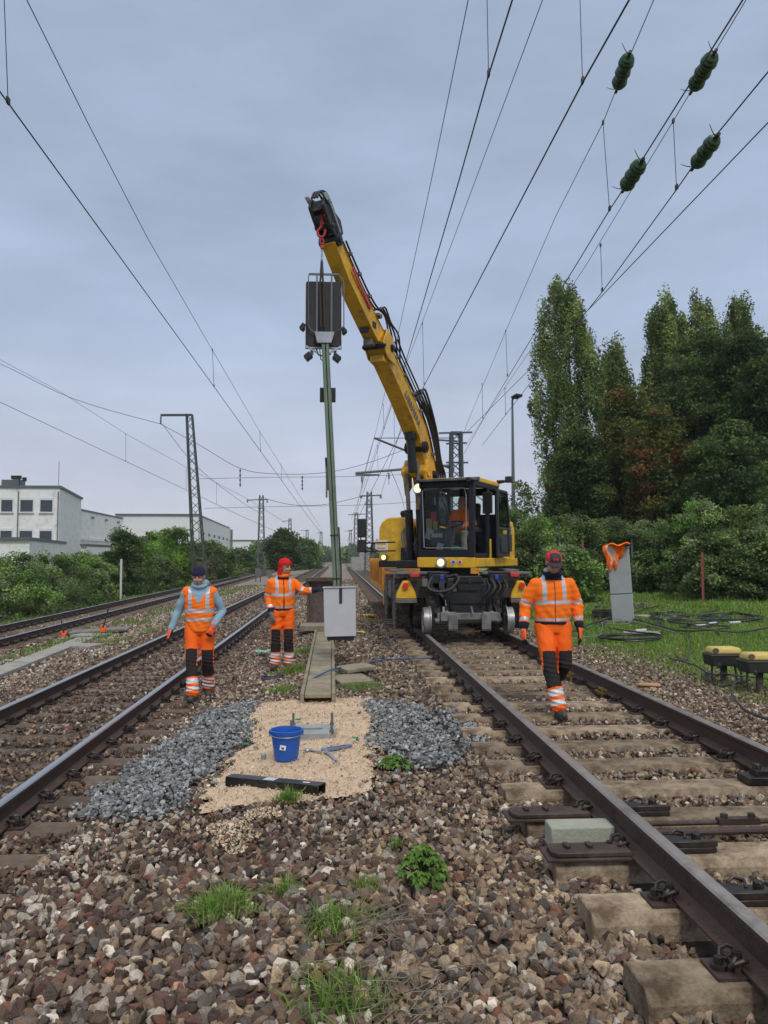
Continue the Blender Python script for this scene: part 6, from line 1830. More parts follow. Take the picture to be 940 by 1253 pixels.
b = MB(SM); P = [(a0 + .12, b1 + .03, zc0 + .20), (a0 + .07, b1 + .0, zc1 - .2), (a0 + .11, b1 - .03, zc1 - .16), (a1 - .2, b1 - .03, zc1 - .16), (a1 - .15, b1 + .0, zc1 - .3), (a1 - .14, b1 + .04, zc0 + .25), (a1 - .18, b1 + .04, zc0 + .18), (a0 + .17, b1 + .04, zc0 + .18)]; b.tube(P, .010, 6, closed=True); b.build('window_seal', mat('grey seal', (.22, .22, .23), .6, 0, .1, 10), parent=cab, origin=ORGS[exc.name])
b = MB(SM); b.bar((.52, b1 + .02, zc1 - .12), (.74, b1 + .05, zc0 + .85), .02, .02); b.bar((.72, b1 + .05, zc0 + 1.15), (.80, b1 + .06, zc0 + .45), .015, .02); b.bar((.58, b1 + .02, zc1 - .12), (.70, b1 + .04, zc0 + 1.1), .012, .012); b.build('wiper', BLKP, parent=cab, origin=ORGS[exc.name])
# door swung back along the side
b = MB(SM); A1 = a1 + .14
for p_, q_ in (((.66, 1.58), (.66, 2.92)), ((-.10, 1.62), (-.14, 2.30)), ((-.14, 2.30), (.02, 2.92)), ((.02, 2.92), (.66, 2.92)), ((-.10, 1.60), (.66, 1.60)), ((-.12, 2.15), (.66, 2.15))):
    b.bar((A1, p_[0], p_[1]), (A1, q_[0], q_[1]), .05, .05)
b.box((A1, .3, 1.82), (.04, .74, .44)); b.box((A1 + .04, .36, 1.82), (.04, .4, .3)); b.box((A1 + .04, -.05, 1.86), (.06, .16, .36))
door = b.build('door', mat('grey-black door', (.03, .032, .036), .5, 0, .15, 10), parent=exc, bevel=.008)
b = MB(SM); b.prism([(-.12, 2.17), (.64, 2.17), (.64, 2.90), (.04, 2.90), (-.12, 2.30)], 'x', A1 - .004, A1 + .004); b.build('door_glass', glass_mat('green door glass', (.22, .38, .24), .12), parent=door, origin=ORGS[exc.name])
b = MB(SM); b.box((a1 + .14, 1.30, 2.62), (.22, .03, .42), Euler((0, 0, R(15)))); b.bar((a1, 1.55, 2.75), (a1 + .14, 1.3, 2.6), .02); b.build('cab_mirror', BLKP, parent=exc, bevel=.02)
b = MB(SM); b.tube([(a1 - .05, .15, zc1 + .05), (a1 + .15, .05, zc1 + .10)], .03, 8); b.box((a1 + .20, .03, zc1 + .13), (.14, .12, .13)); b.box((a1 + .05, .1, zc1 + .09), (.16, .12, .05)); b.build('roof_camera', BLKP, parent=exc, bevel=.02)
b = MB(SM); b.box((a0 + .02, b1 + .10, zc1 - .02), (.07, .06, .07)); b.box((a1 - .06, b1 + .13, zc1 - .02), (.08, .06, .08)); b.build('roof_lamp', BLK, parent=exc, bevel=.008)
b = MB(SM); b.cyl((.62, b1 + .045, 1.46), (.62, b1 + .12, 1.46), .105, n=22); lamp = b.build('lamp_housing', STEEL, parent=exc)
b = MB(SM); b.cyl((.62, b1 + .12, 1.46), (.62, b1 + .13, 1.46), .075, n=22); b.build('lamp_lens', LAMP2, parent=lamp, origin=ORGS[exc.name])
for a_, m in ((.86, BLUE), (.99, RED)):
    b = MB(SM); b.cyl((a_, b1 + .04, 1.47), (a_, b1 + .065, 1.47), .045, n=16); b.build('round_sticker', mat('white ring', (.6, .6, .6), .4, 0, 0), parent=exc)
    b = MB(SM); b.cyl((a_, b1 + .065, 1.47), (a_, b1 + .070, 1.47), .030, n=16); b.build('sticker_dot', m, parent=exc)
# cab interior
b = MB(SM); b.box((.62, .45, 1.90), (.50, .50, .16)); b.box((.62, .20, 2.30), (.48, .14, .80), Euler((R(8), 0, 0))); b.box((.62, .16, 2.78), (.28, .10, .20)); b.box((.62, .45, 1.70), (.35, .35, .28))
b.build('driver_seat', BLKP, parent=cab, origin=ORGS[exc.name], bevel=.03)
b = MB(SM); b.box((.34, 1.15, 1.95), (.22, .5, .30)); b.box((.90, .6, 2.12), (.12, .45, .10)); b.box((.40, .6, 2.12), (.12, .45, .10)); b.bar((.62, 1.40, 1.62), (.62, 1.12, 2.18), .10, .12); b.box((.44, 1.50, 1.95), (.34, .06, .16)); b.build('console', mat('grey console', (.09, .095, .10), .6, 0, .2, 10), parent=cab, origin=ORGS[exc.name], bevel=.02)
b = MB(SM); cwh = Vector((.60, 1.08, 2.23)); ax_ = Vector((0, .35, .93)).normalized(); ux = Vector((1, 0, 0)); uy = ax_.cross(ux)
b.tube([cwh + (ux * math.cos(2 * math.pi * k / 24) + uy * math.sin(2 * math.pi * k / 24)) * .19 for k in range(24)], .016, 8, closed=True)
for k in range(3): b.bar(cwh, cwh + (ux * math.cos(k * 2.09 + .5) + uy * math.sin(k * 2.09 + .5)) * .18, .03, .012)
b.build('steering_wheel', BLKP, parent=cab, origin=ORGS[exc.name])
b = MB(SM); b.tube([(.30, 1.3, 2.05), (.30, 1.32, 2.28)], .045, 10); b.box((.22, 1.45, 2.2), (.10, .06, .26)); b.build('bottle', mat('tan bottle', (.45, .30, .12), .4, 0, .1, 10), parent=cab, origin=ORGS[exc.name])
b = MB(SM); b.box((.24, 1.48, 2.02), (.14, .05, .20), Euler((0, R(20), 0))); b.box((.45, 1.60, 1.99), (.22, .02, .08)); b.box((.50, 1.58, 1.74), (.12, .05, .2), Euler((0, R(15), 0))); b.build('papers', mat('pale papers', (.42, .45, .46), .6, 0, .15, 12), parent=cab, origin=ORGS[exc.name])
b = MB(SM); b.sph((.84, 1.60, 1.70), (.12, .07, .09), 12); b.build('green_bag', mat('green bag', (.10, .42, .18), .4, 0, .3, 30, bump=.6, bscale=30), parent=cab, origin=ORGS[exc.name])
b = MB(SM); b.box((.22, 1.2, 2.34), (.10, .10, .30)); b.build('extinguisher', RED, parent=cab, origin=ORGS[exc.name], bevel=.03)
# boom in the plane left of the cab
BA = -.26
def girder(cl, hw_, wd, m, name, cap=0.0):
    up_, dn = [], []
    n = len(cl)
    for i, (f_, z_) in enumerate(cl):
        p = Vector(cl[max(0, i - 1)]); q = Vector(cl[min(n - 1, i + 1)]); d_ = (q - p).normalized(); nn_ = Vector((-d_.y, d_.x))
        h_ = hw_[i]
        up_.append((f_ + nn_.x * h_, z_ + nn_.y * h_)); dn.append((f_ - nn_.x * h_, z_ - nn_.y * h_))
    b = MB(SM); b.prism(dn + up_[::-1], 'x', BA - wd / 2, BA + wd / 2)
    # welded edge strips and side rib
    for i in range(n - 1):
        for s in (-1, 1):
            b.bar((BA + s * (wd / 2 + .006), dn[i][0], dn[i][1]), (BA + s * (wd / 2 + .006), dn[i + 1][0], dn[i + 1][1]), .02, .012, up=(0, 1, -1))
            b.bar((BA + s * (wd / 2 + .006), up_[i][0], up_[i][1]), (BA + s * (wd / 2 + .006), up_[i + 1][0], up_[i + 1][1]), .02, .012, up=(0, 1, -1))
    return b.build(name, m, parent=exc, bevel=.008, smooth=20)
CL1 = [(.30, 1.9), (.34, 2.9), (.62, 3.55), (1.0, 4.18), (1.78, 4.82), (2.52, 5.36), (2.95, 5.68)]
girder(CL1, [.28, .29, .25, .22, .195, .175, .135], .30, YELD, 'boom')
CL2 = [(2.30, 5.30), (2.75, 5.58), (3.3, 5.93), (4.1, 6.46), (4.62, 6.90)]
girder(CL2, [.15, .185, .17, .145, .11], .24, YELD, 'stick')
b = MB(SM)
for (f_, z_, r_r, w_) in ((.42, 3.3, .11, .46), (2.62, 5.52, .075, .46), (2.95, 5.50, .06, .42), (.95, 3.85, .12, .46), (4.60, 6.88, .10, .36)):
    b.cyl((BA - w_ / 2, f_, z_), (BA + w_ / 2, f_, z_), r_r, n=18); b.cyl((BA - w_ / 2 - .03, f_, z_), (BA + w_ / 2 + .03, f_, z_), r_r * .5, n=14)
b.build('pivot_pin', BLK, parent=exc)
b = MB(SM); b.prism([(.70, 3.05), (.95, 2.85), (1.10, 3.35), (.95, 3.6), (.75, 3.4)], 'x', BA - .27, BA - .20); b.prism([(.70, 3.05), (.95, 2.85), (1.10, 3.35), (.95, 3.6), (.75, 3.4)], 'x', BA + .20, BA + .27); b.cyl((BA - .3, .95, 3.35), (BA + .3, .95, 3.35), .13, n=18); b.build('boom_bracket', YELD, parent=exc, bevel=.01)
for a_ in (BA - .17, BA + .08):
    b = MB(SM); b.cyl((a_, .85, 1.6), (a_, .98, 2.55), .085, n=16); b.cyl((a_, .85, 1.55), (a_, .86, 1.72), .10, n=16); b.build('lift_cylinder', BLK, parent=exc)
    b = MB(SM); b.cyl((a_, .98, 2.55), (a_, 1.08, 3.55 if a_ > -.4 else 3.3), .045, n=14); b.build('cylinder_rod', GREYM, parent=exc)
b = MB(SM); b.cyl((BA, 1.25, 4.05), (BA, 1.16, 3.3), .09, n=14); b.box((BA, 1.25, 4.05), (.22, .16, .16)); b.build('boom_cylinder', BLK, parent=exc, bevel=.02)
b = MB(SM); b.cyl((BA + .1, .95, 2.95), (BA + .1, 1.10, 2.98), .12, n=20); lamp = b.build('lamp_housing', GREYM, parent=exc)
b = MB(SM); b.cyl((BA + .1, 1.10, 2.98), (BA + .1, 1.115, 2.985), .10, n=20); b.build('lamp_lens', LAMP2, parent=lamp, origin=ORGS[exc.name])
# hoses and lines along the top of the boom
def along(t_, off, cl=((.34, 2.9), (1.0, 4.18), (2.52, 5.36), (4.62, 6.90))):
    # point at fraction t along the boom line, offset off along its upper normal
    P = [Vector(c) for c in cl]; seg = [(P[i + 1] - P[i]).length for i in range(len(P) - 1)]; tot = sum(seg); d_ = t_ * tot
    for i, L_ in enumerate(seg):
        if d_ <= L_ or i == len(seg) - 1:
            q = P[i].lerp(P[i + 1], d_ / L_); u = (P[i + 1] - P[i]).normalized(); return q + Vector((-u.y, u.x)) * off
        d_ -= L_
def hose(P, r_, n_): MB(SM).tube(P, r_, n_).build('hydraulic_hose', BLKP, parent=exc)
rr = random.Random(9)
for k in range(6):
    a_ = BA - .02 + .045 * k
    pts = [Vector((a_, *along(t_, .44 - .16 * t_ + .03 * (k % 3) + rr.uniform(-.015, .02)))) for t_ in (.06, .2, .3, .4, .5, .58)]
    hose(smooth_pts(pts, 4), .015 + .004 * (k % 2), 6)
for k in range(4):
    a_ = BA - .02 + .06 * k
    pts = [Vector((a_, *along(t_, o_))) for t_, o_ in ((.52, .30), (.57, .52 + .03 * k), (.635, .74 - .07 * k), (.69, .56), (.72, .30), (.8, .20), (.9, .19), (.97, .20))]
    hose(smooth_pts(pts, 5), .018, 7)
for k in range(5):
    a_ = BA + .0 + .055 * k
    pts = [Vector((a_, *along(t_, o_))) for t_, o_ in ((.34, .30), (.33, .56 + .03 * k), (.22, .84 - .06 * k), (.10, .86 - .08 * k), (.02, .60))]
    pts.append(Vector((a_ + .0, .05, 2.55)))
    hose(smooth_pts(pts, 5), .024, 7)
for k in range(3):
    a_ = BA - .05 + .05 * k
    pts = [Vector((a_, *along(.93, .20))), Vector((a_, *along(1.0, .26 + .04 * k))), Vector((a_, 4.66, 7.40 + .04 * k)), Vector((a_, 4.86, 7.56 + .02 * k)), Vector((a_, 5.05, 7.54)), Vector((a_, 5.14, 7.40))]
    hose(smooth_pts(pts, 6), .020, 7)
for t_ in (.14, .3, .38, .46, .54, .62, .71, .78, .86, .93):
    q = along(t_, .27 - .10 * t_); MB(SM).box((BA + .06, q.x, q.y), (.34 - .1 * t_, .07, .06)).build('hose_clamp', GREYM, parent=exc, bevel=.01)
for t_ in (.60, .64, .70): q = along(t_, .22); MB(SM).cyl((BA - .02, q.x, q.y), (BA + .2, q.x, q.y), .045, n=12).build('hose_roller', GREYM, parent=exc)
q = along(.66, -.21); MB(SM).box((BA - .02, q.x, q.y), (.18, .16, .12)).build('boom_sensor', GREYM, parent=exc, bevel=.01)
b = MB(SM)
q0, q1 = along(.585, -.0), along(.74, -.0)
b.bar((BA + .145, along(.75, .06).x, along(.75, .06).y), (BA + .165, along(.90, .03).x, along(.90, .03).y), .02, .05); b.build('red_stripe', RED, parent=exc)
b = MB(SM); q = along(.70, -.02); b.box((BA + .125, q.x, q.y), (.006, .14, .12)); q = along(.71, -.215); b.box((BA, q.x, q.y), (.16, .05, .10)); b.build('dark_plate', BLK, parent=exc)
# joint casting between boom and stick
b = MB(SM)
for s in (-1, 1): b.prism([(2.45, 5.22), (2.80, 5.30), (3.0, 5.55), (2.8, 5.85), (2.55, 5.72)], 'x', BA + s * .20 - .015, BA + s * .20 + .015)
b.box((BA, 2.72, 5.30), (.30, .24, .14)); b.build('joint_casting', YELD, parent=exc, bevel=.015)
# boom tip with coupler
b = MB(SM)
CPL = [(4.42, 7.06), (4.60, 6.86), (4.82, 6.98), (4.98, 7.14), (5.10, 7.28), (5.06, 7.44), (4.90, 7.47), (4.72, 7.32), (4.52, 7.26)]
for s in (-1, 1): b.prism(CPL, 'x', BA + s * .125 - .025, BA + s * .125 + .025)
b.box((BA, 4.96, 7.30), (.24, .18, .14)); b.box((BA, 4.66, 7.10), (.22, .2, .14)); b.cyl((BA - .18, 4.98, 7.38), (BA + .18, 4.98, 7.38), .045); b.cyl((BA - .18, 4.80, 7.06), (BA + .18, 4.80, 7.06), .045)
tip = b.build('coupler', mat('dark steel coupler', (.035, .036, .04), .4, .4, .3, 8, dirt=(.14, .13, .12), dscale=6, dlo=.5, dhi=.75), parent=exc, bevel=.012)
b = MB(SM); b.cyl((BA - .1, 4.62, 7.28), (BA - .1, 4.62, 7.40), .11, n=20); b.box((BA + .02, 4.5, 7.12), (.2, .2, .2)); b.build('tip_cap', YELD, parent=tip, origin=ORGS[exc.name], bevel=.02)
b = MB(SM)
for s in (-1, 1): b.prism([(4.90, 7.44), (5.06, 7.50), (5.16, 7.44), (5.06, 7.38), (4.92, 7.36)], 'x', BA + s * .17 - .01, BA + s * .17 + .01); b.bar((BA + s * .18, 4.60, 7.0), (BA + s * .18, 4.92, 7.36), .03, .05)
b.build('tip_link', STEEL, parent=tip, origin=ORGS[exc.name], bevel=.006)
# LIEBHERR lettering on both sides of the boom
cu = bpy.data.curves.new('lettering', 'FONT'); cu.body = 'LIEBHERR'; cu.size = .195; cu.extrude = .002; cu.align_x = 'CENTER'; cu.align_y = 'CENTER'; cu.space_character = 1.12; cu.offset = .006
tmp = bpy.data.objects.new('lettering_tmp', cu); COL.objects.link(tmp)
dg = bpy.context.evaluated_depsgraph_get()
tme = bpy.data.meshes.new_from_object(tmp.evaluated_get(dg)); bpy.data.objects.remove(tmp)
LET = mat('grey lettering', (.07, .08, .11), .5, 0, 0)
for side in (1, -1):
    me = tme.copy(); me.materials.clear(); me.materials.append(LET)
    p = Vector((BA + side * .1555, *along(.345, -.02))); u2 = (Vector(along(.45, 0)) - Vector(along(.25, 0))).normalized()
    X_ = SM.to_3x3() @ Vector((0, u2.x, u2.y)); nrm = SM.to_3x3() @ Vector((side, 0, 0))
    if side == 1: X_ = -X_
    X_ = -X_ if side == 1 else X_
    X_ = -(SM.to_3x3() @ Vector((0, u2.x, u2.y))) if side == 1 else X_
    Y_ = nrm.cross(X_)
    if Y_.z < 0: X_ = -X_; Y_ = -Y_
    Mx = Matrix((X_, Y_, nrm)).transposed().to_4x4(); Mx.translation = SM @ p
    me.transform(Matrix.Translation(-ORGS[exc.name]) @ Mx)
    o = bpy.data.objects.new('lettering', me); COL.objects.link(o); o.parent = exc
# the hook, chain and sling that carry the mast
hk = AY(394, 300, MY); tipw = sw(BA, 4.92, 7.0)
hx, hy = (hk.x, MY)
HR = mat('red hook paint', (.38, .03, .035), .45, .1, .25, 15)
t = empty('crane_hook', (hx, hy, 6.5), 'red crane hook with chain and dark sling between the boom tip and the signal mast', 'hook')
def zpx(py_): return AY(394, py_, MY).z
b = MB(); b.cyl((hx, hy, zpx(262)), (hx, hy, zpx(272)), .03); b.box((hx, hy, zpx(273)), (.07, .05, .07))
b.tube(smooth_pts([Vector((hx, hy, zpx(272))), Vector((hx - .02, hy, zpx(278))), Vector((hx - .07, hy, zpx(283))), Vector((hx - .05, hy, zpx(289))), Vector((hx + .01, hy, zpx(290))), Vector((hx + .05, hy, zpx(285))), Vector((hx + .05, hy, zpx(281)))], 4), .022, 8); b.build('hook', HR, parent=t)
b = MB(); b.tube([(hx + .03 * math.cos(k * .5236), hy, zpx(295.5) + .045 * math.sin(k * .5236)) for k in range(12)], .013, 7, closed=True)
b.box((hx, hy, zpx(302)), (.05, .05, .05)); b.build('shackle', HR, parent=t)
b = MB()
zz = zpx(303); k = 0
while zz > zpx(320):
    b.tube([((hx + (.014 * math.cos(j * .785) if k % 2 else 0)), (hy + (0 if k % 2 else .014 * math.cos(j * .785))), zz - .02 + .026 * math.sin(j * .785)) for j in range(8)], .005, 5, closed=True); zz -= .038; k += 1
b.build('chain', GREYM, parent=t)
b = MB(); b.tube([(hx, hy, zpx(319)), (hx + .0, hy, zpx(334)), (hx + .005, hy, zpx(336))], [.02, .035, .04], 10); b.build('sling_sleeve', BLKP, parent=t)
b = MB()
for dx in (-.028, .028): b.tube([(hx + dx * .4, hy - .03, zpx(335)), (hx + dx, hy - .04, zpx(350)), (hx + dx * 1.1 + .02, hy - .05, zpx(402))], .017, 7)
b.build('sling', mat('brown sling', (.055, .034, .026), .9, 0, .3, 30, bump=.4, bscale=60), parent=t)
# yellow wagon coupled behind
wg = empty('flat_wagon', (RT, 23, .185), 'low yellow rail wagon coupled behind the excavator', 'wagon')
YO = mat('orange yellow wagon', (.62, .27, .03), .55, 0, .2, 4, dirt=(.2, .11, .05), dscale=3, dlo=.5, dhi=.75)
b = MB(); b.box((RT, 23, .80), (2.5, 7.0, .22)); b.build('deck', YO, parent=wg, bevel=.015)
for s in (-1, 1):
    b = MB(); b.box((RT + s * 1.22, 23, 1.22), (.06, 6.9, .62))
    for k in range(8): b.box((RT + s * 1.26, 19.8 + k * .92, 1.2), (.06, .10, .66))
    b.build('side_board', YO, parent=wg, bevel=.008)
b = MB(); b.box((RT, 19.55, 1.18), (2.38, .06, .54)); b.box((RT - .9, 19.45, .78), (.3, .12, .42)); b.box((RT + .9, 19.45, .78), (.3, .12, .42)); b.build('end_board', YO, parent=wg, bevel=.008)
b = MB()
for s in (-1, 1): b.box((RT + s * .75, 23, .60), (.14, 6.6, .25)); b.box((RT + s * 1.0, 20.2, .50), (.35, .5, .35))
b.build('frame', YEL, parent=wg, bevel=.01)
b = MB(); b.cyl((RT - .9, 19.38, .95), (RT - .9, 19.34, .95), .05); b.cyl((RT + .9, 19.38, .95), (RT + .9, 19.34, .95), .05); b.build('tail_lamp', REDL, parent=wg)
for yy in (20.6, 25.4):
    for s in (-1, 1):
        b = MB(); b.lathe([(0, -.05), (.2, -.05), (.24, -.04), (.24, .04), (.27, .05), (.27, .07), (0, .07)], (RT + s * .765, yy, RZT + .24), (-s, 0, 0), 28); b.build('wheel', GREYM, parent=wg, smooth=30)

# weld seams, bolts, grime catching fittings on the machine
b = MB(SM)
for zz in (1.75, 2.05): b.box((-1.256, -.3, zz), (.008, .9, .012)); b.box((-1.256, -1.2, zz), (.008, .2, .012))
for k in range(6): b.box((-1.258, -.1, 1.60 + .035 * k), (.008, .34, .012))
b.build('side_grille', BLK, parent=exc)
b = MB()
for s in (-1, 1):
    for k in range(4): b.cyl((XB + s * .62, 14.12, .72 + .11 * k), (XB + s * .62, 14.105, .72 + .11 * k), .018, n=6)
    b.box((XB + s * .95, 14.35, .86), (.12, .12, .26)); b.bar((XB + s * .30, 13.86, .74), (XB + s * .62, 14.05, 1.06), .035); b.box((XB + s * .74, 13.98, 1.10), (.10, .10, .14))
    b.box((XB + s * .22, 13.82, .98), (.07, .03, .07)); b.cyl((XB + s * .5, 13.8, .42), (XB + s * .58, 13.8, .42), .05)
b.build('bolted_bracket', GREYM, parent=exc, bevel=.004, seg=1)

# ------------------------------------------------------------------ people
SKIN = mat('skin', (.50, .27, .19), .55, 0, .08, 20)
OJ = mat('hi-vis orange', (1.0, .19, .012), .75, 0, .05, 40, bump=.25, bscale=160, spec=.25)
OT = mat('hi-vis orange trousers', (.98, .15, .015), .78, 0, .06, 40, bump=.25, bscale=160, spec=.2)
SIL = mat('reflective silver tape', (.50, .50, .53), .4, .25, .1, 60)
SILW = mat('pale reflective tape', (.66, .64, .64), .5, .1, .1, 60)
DKN = mat('dark navy cloth', (.016, .018, .035), .85, 0, .1, 40, spec=.2)
DKT = mat('black knee cloth', (.028, .024, .024), .88, 0, .2, 40, bump=.3, bscale=120, spec=.2)
LBL = mat('light blue hoodie', (.25, .38, .46), .9, 0, .08, 40, bump=.3, bscale=120, spec=.15)
REDH = mat('red hood', (.62, .015, .018), .85, 0, .08, 40, bump=.2, bscale=120, spec=.2)
GLO = mat('orange glove', (.85, .12, .03), .7, 0, .08, 40)
GLG = mat('grey glove', (.15, .14, .14), .8, 0, .15, 40)
BOOT = mat('dark work boot', (.035, .033, .033), .6, 0, .3, 25, dirt=(.13, .11, .09), dscale=14, dlo=.5, dhi=.75)
def ell(b, pts, rx, ry, right=(1, 0, 0), n=20):
    """loft of ellipses along pts (caps closed), rx along 'right', ry across"""
    P = [Vector(p) for p in pts]; vs = []; m = len(P)
    for i in range(m):
        t_ = (P[min(m - 1, i + 1)] - P[max(0, i - 1)]).normalized()
        x = Vector(right); x = (x - t_ * x.dot(t_)).normalized(); y = t_.cross(x)
        for k in range(n):
            an = 2 * math.pi * k / n
            vs.append(P[i] + x * math.cos(an) * rx[i] + y * math.sin(an) * ry[i])
    fs = [(i * n + k, i * n + (k + 1) % n, (i + 1) * n + (k + 1) % n, (i + 1) * n + k) for i in range(m - 1) for k in range(n)]
    fs += [tuple(range(n - 1, -1, -1)), tuple(range((m - 1) * n, m * n))]
    b.add(vs, fs)
def cap(b, pts, rs, n=14):
    P = [Vector(p) for p in pts]
    b.tube(P, rs, n)
    for p, r_ in zip(P, rs): b.sph(p, r_, n)
def remesh(b, voxel, it=3):
    me = bpy.data.meshes.new('tmp'); me.from_pydata([tuple(v) for v in b.v], [], b.f)
    bm = bmesh.new(); bm.from_mesh(me); bmesh.ops.recalc_face_normals(bm, faces=bm.faces); bm.to_mesh(me); bm.free()
    o = bpy.data.objects.new('tmp', me); COL.objects.link(o)
    m = o.modifiers.new('r', 'REMESH'); m.mode = 'VOXEL'; m.voxel_size = voxel
    dg = bpy.context.evaluated_depsgraph_get(); dg.update()
    me2 = bpy.data.meshes.new_from_object(o.evaluated_get(dg)); bpy.data.objects.remove(o)
    bm = bmesh.new(); bm.from_mesh(me2)
    for _ in range(it): bmesh.ops.smooth_vert(bm, verts=bm.verts, factor=.5, use_axis_x=True, use_axis_y=True, use_axis_z=True)
    bm.verts.ensure_lookup_table(); bm.normal_update()
    V = np.array([v.co[:] for v in bm.verts]); Nn = np.array([v.normal[:] for v in bm.verts]); Fc = [[v.index for v in f.verts] for f in bm.faces]
    bm.free(); bpy.data.meshes.remove(me2)
    return V, Nn, Fc
def seg_t(P, a, c):
    a = np.array(a); c = np.array(c); d_ = c - a; t_ = np.clip(((P - a) @ d_) / (d_ @ d_), 0, 1)
    return t_, np.linalg.norm(P - (a + t_[:, None] * d_), axis=1)
def finish(name, V, Fc, mats, mi, parent, M, org):
    me = bpy.data.meshes.new(name)
    W = [tuple((M @ Vector(v)) - org) for v in V]
    me.from_pydata(W, [], Fc)
    for m in mats: me.materials.append(m)
    me.polygons.foreach_set('material_index', np.asarray(mi, np.int32))
    me.polygons.foreach_set('use_smooth', [True] * len(Fc))
    me.update()
    o = bpy.data.objects.new(name, me); COL.objects.link(o); o.parent = parent
    return o
def centres(V, Fc): return np.array([V[f].mean(0) for f in Fc])
def wrinkle(V, Nn, amp, seed, fx=1.0):
    r = np.random.default_rng(seed); d_ = np.zeros(len(V))
    for k in range(7):
        w_ = r.normal(size=3) * (11 + 6 * k) * fx; w_[2] *= 1.6
        d_ += np.sin(V @ w_ + r.uniform(0, 6)) / (1 + .35 * k)
    return V + Nn * (d_ * amp)[:, None]
def hand(b, wr, d, nrm, curl=.5, s=1.0, thumb=1):
    """palm, four unequal fingers and a thumb; d = pointing direction, nrm = back of the hand"""
    wr = Vector(wr); d = Vector(d).normalized(); nrm = Vector(nrm); nrm = (nrm - d * nrm.dot(d)).normalized(); sd = d.cross(nrm)
    q = Matrix((sd, nrm, d)).transposed()
    b.sph(wr + d * .048 * s, (.043 * s, .019 * s, .056 * s), 14, rot=q)
    cap(b, [wr - d * .02, wr + d * .02], [.030 * s, .028 * s], 10)
    for k, (off, ln) in enumerate(((-.031, .070), (-.011, .080), (.010, .075), (.030, .058))):
        p = wr + d * .088 * s + sd * off * s; pts = [p - d * .03 * s, p]; cu_ = 0
        for j, fr in enumerate((.45, .32, .23)):
            cu_ += curl * (.5 + .25 * j)
            dd_ = d * math.cos(cu_) - nrm * math.sin(cu_); p = p + dd_ * ln * fr * s + sd * off * .06; pts.append(p)
        cap(b, pts, [.0105 * s, .0100 * s, .0095 * s, .009 * s, .0075 * s], 8)
    p = wr + d * .025 * s + sd * -.034 * thumb * s; e1 = p + (d * .65 - sd * .55 * thumb - nrm * .3).normalized() * .036 * s; e2 = e1 + (d * .85 - sd * .2 * thumb - nrm * .45).normalized() * .034 * s
    cap(b, [p - d * .008, p, e1, e2], [.014 * s, .0135 * s, .0115 * s, .0095 * s], 8)
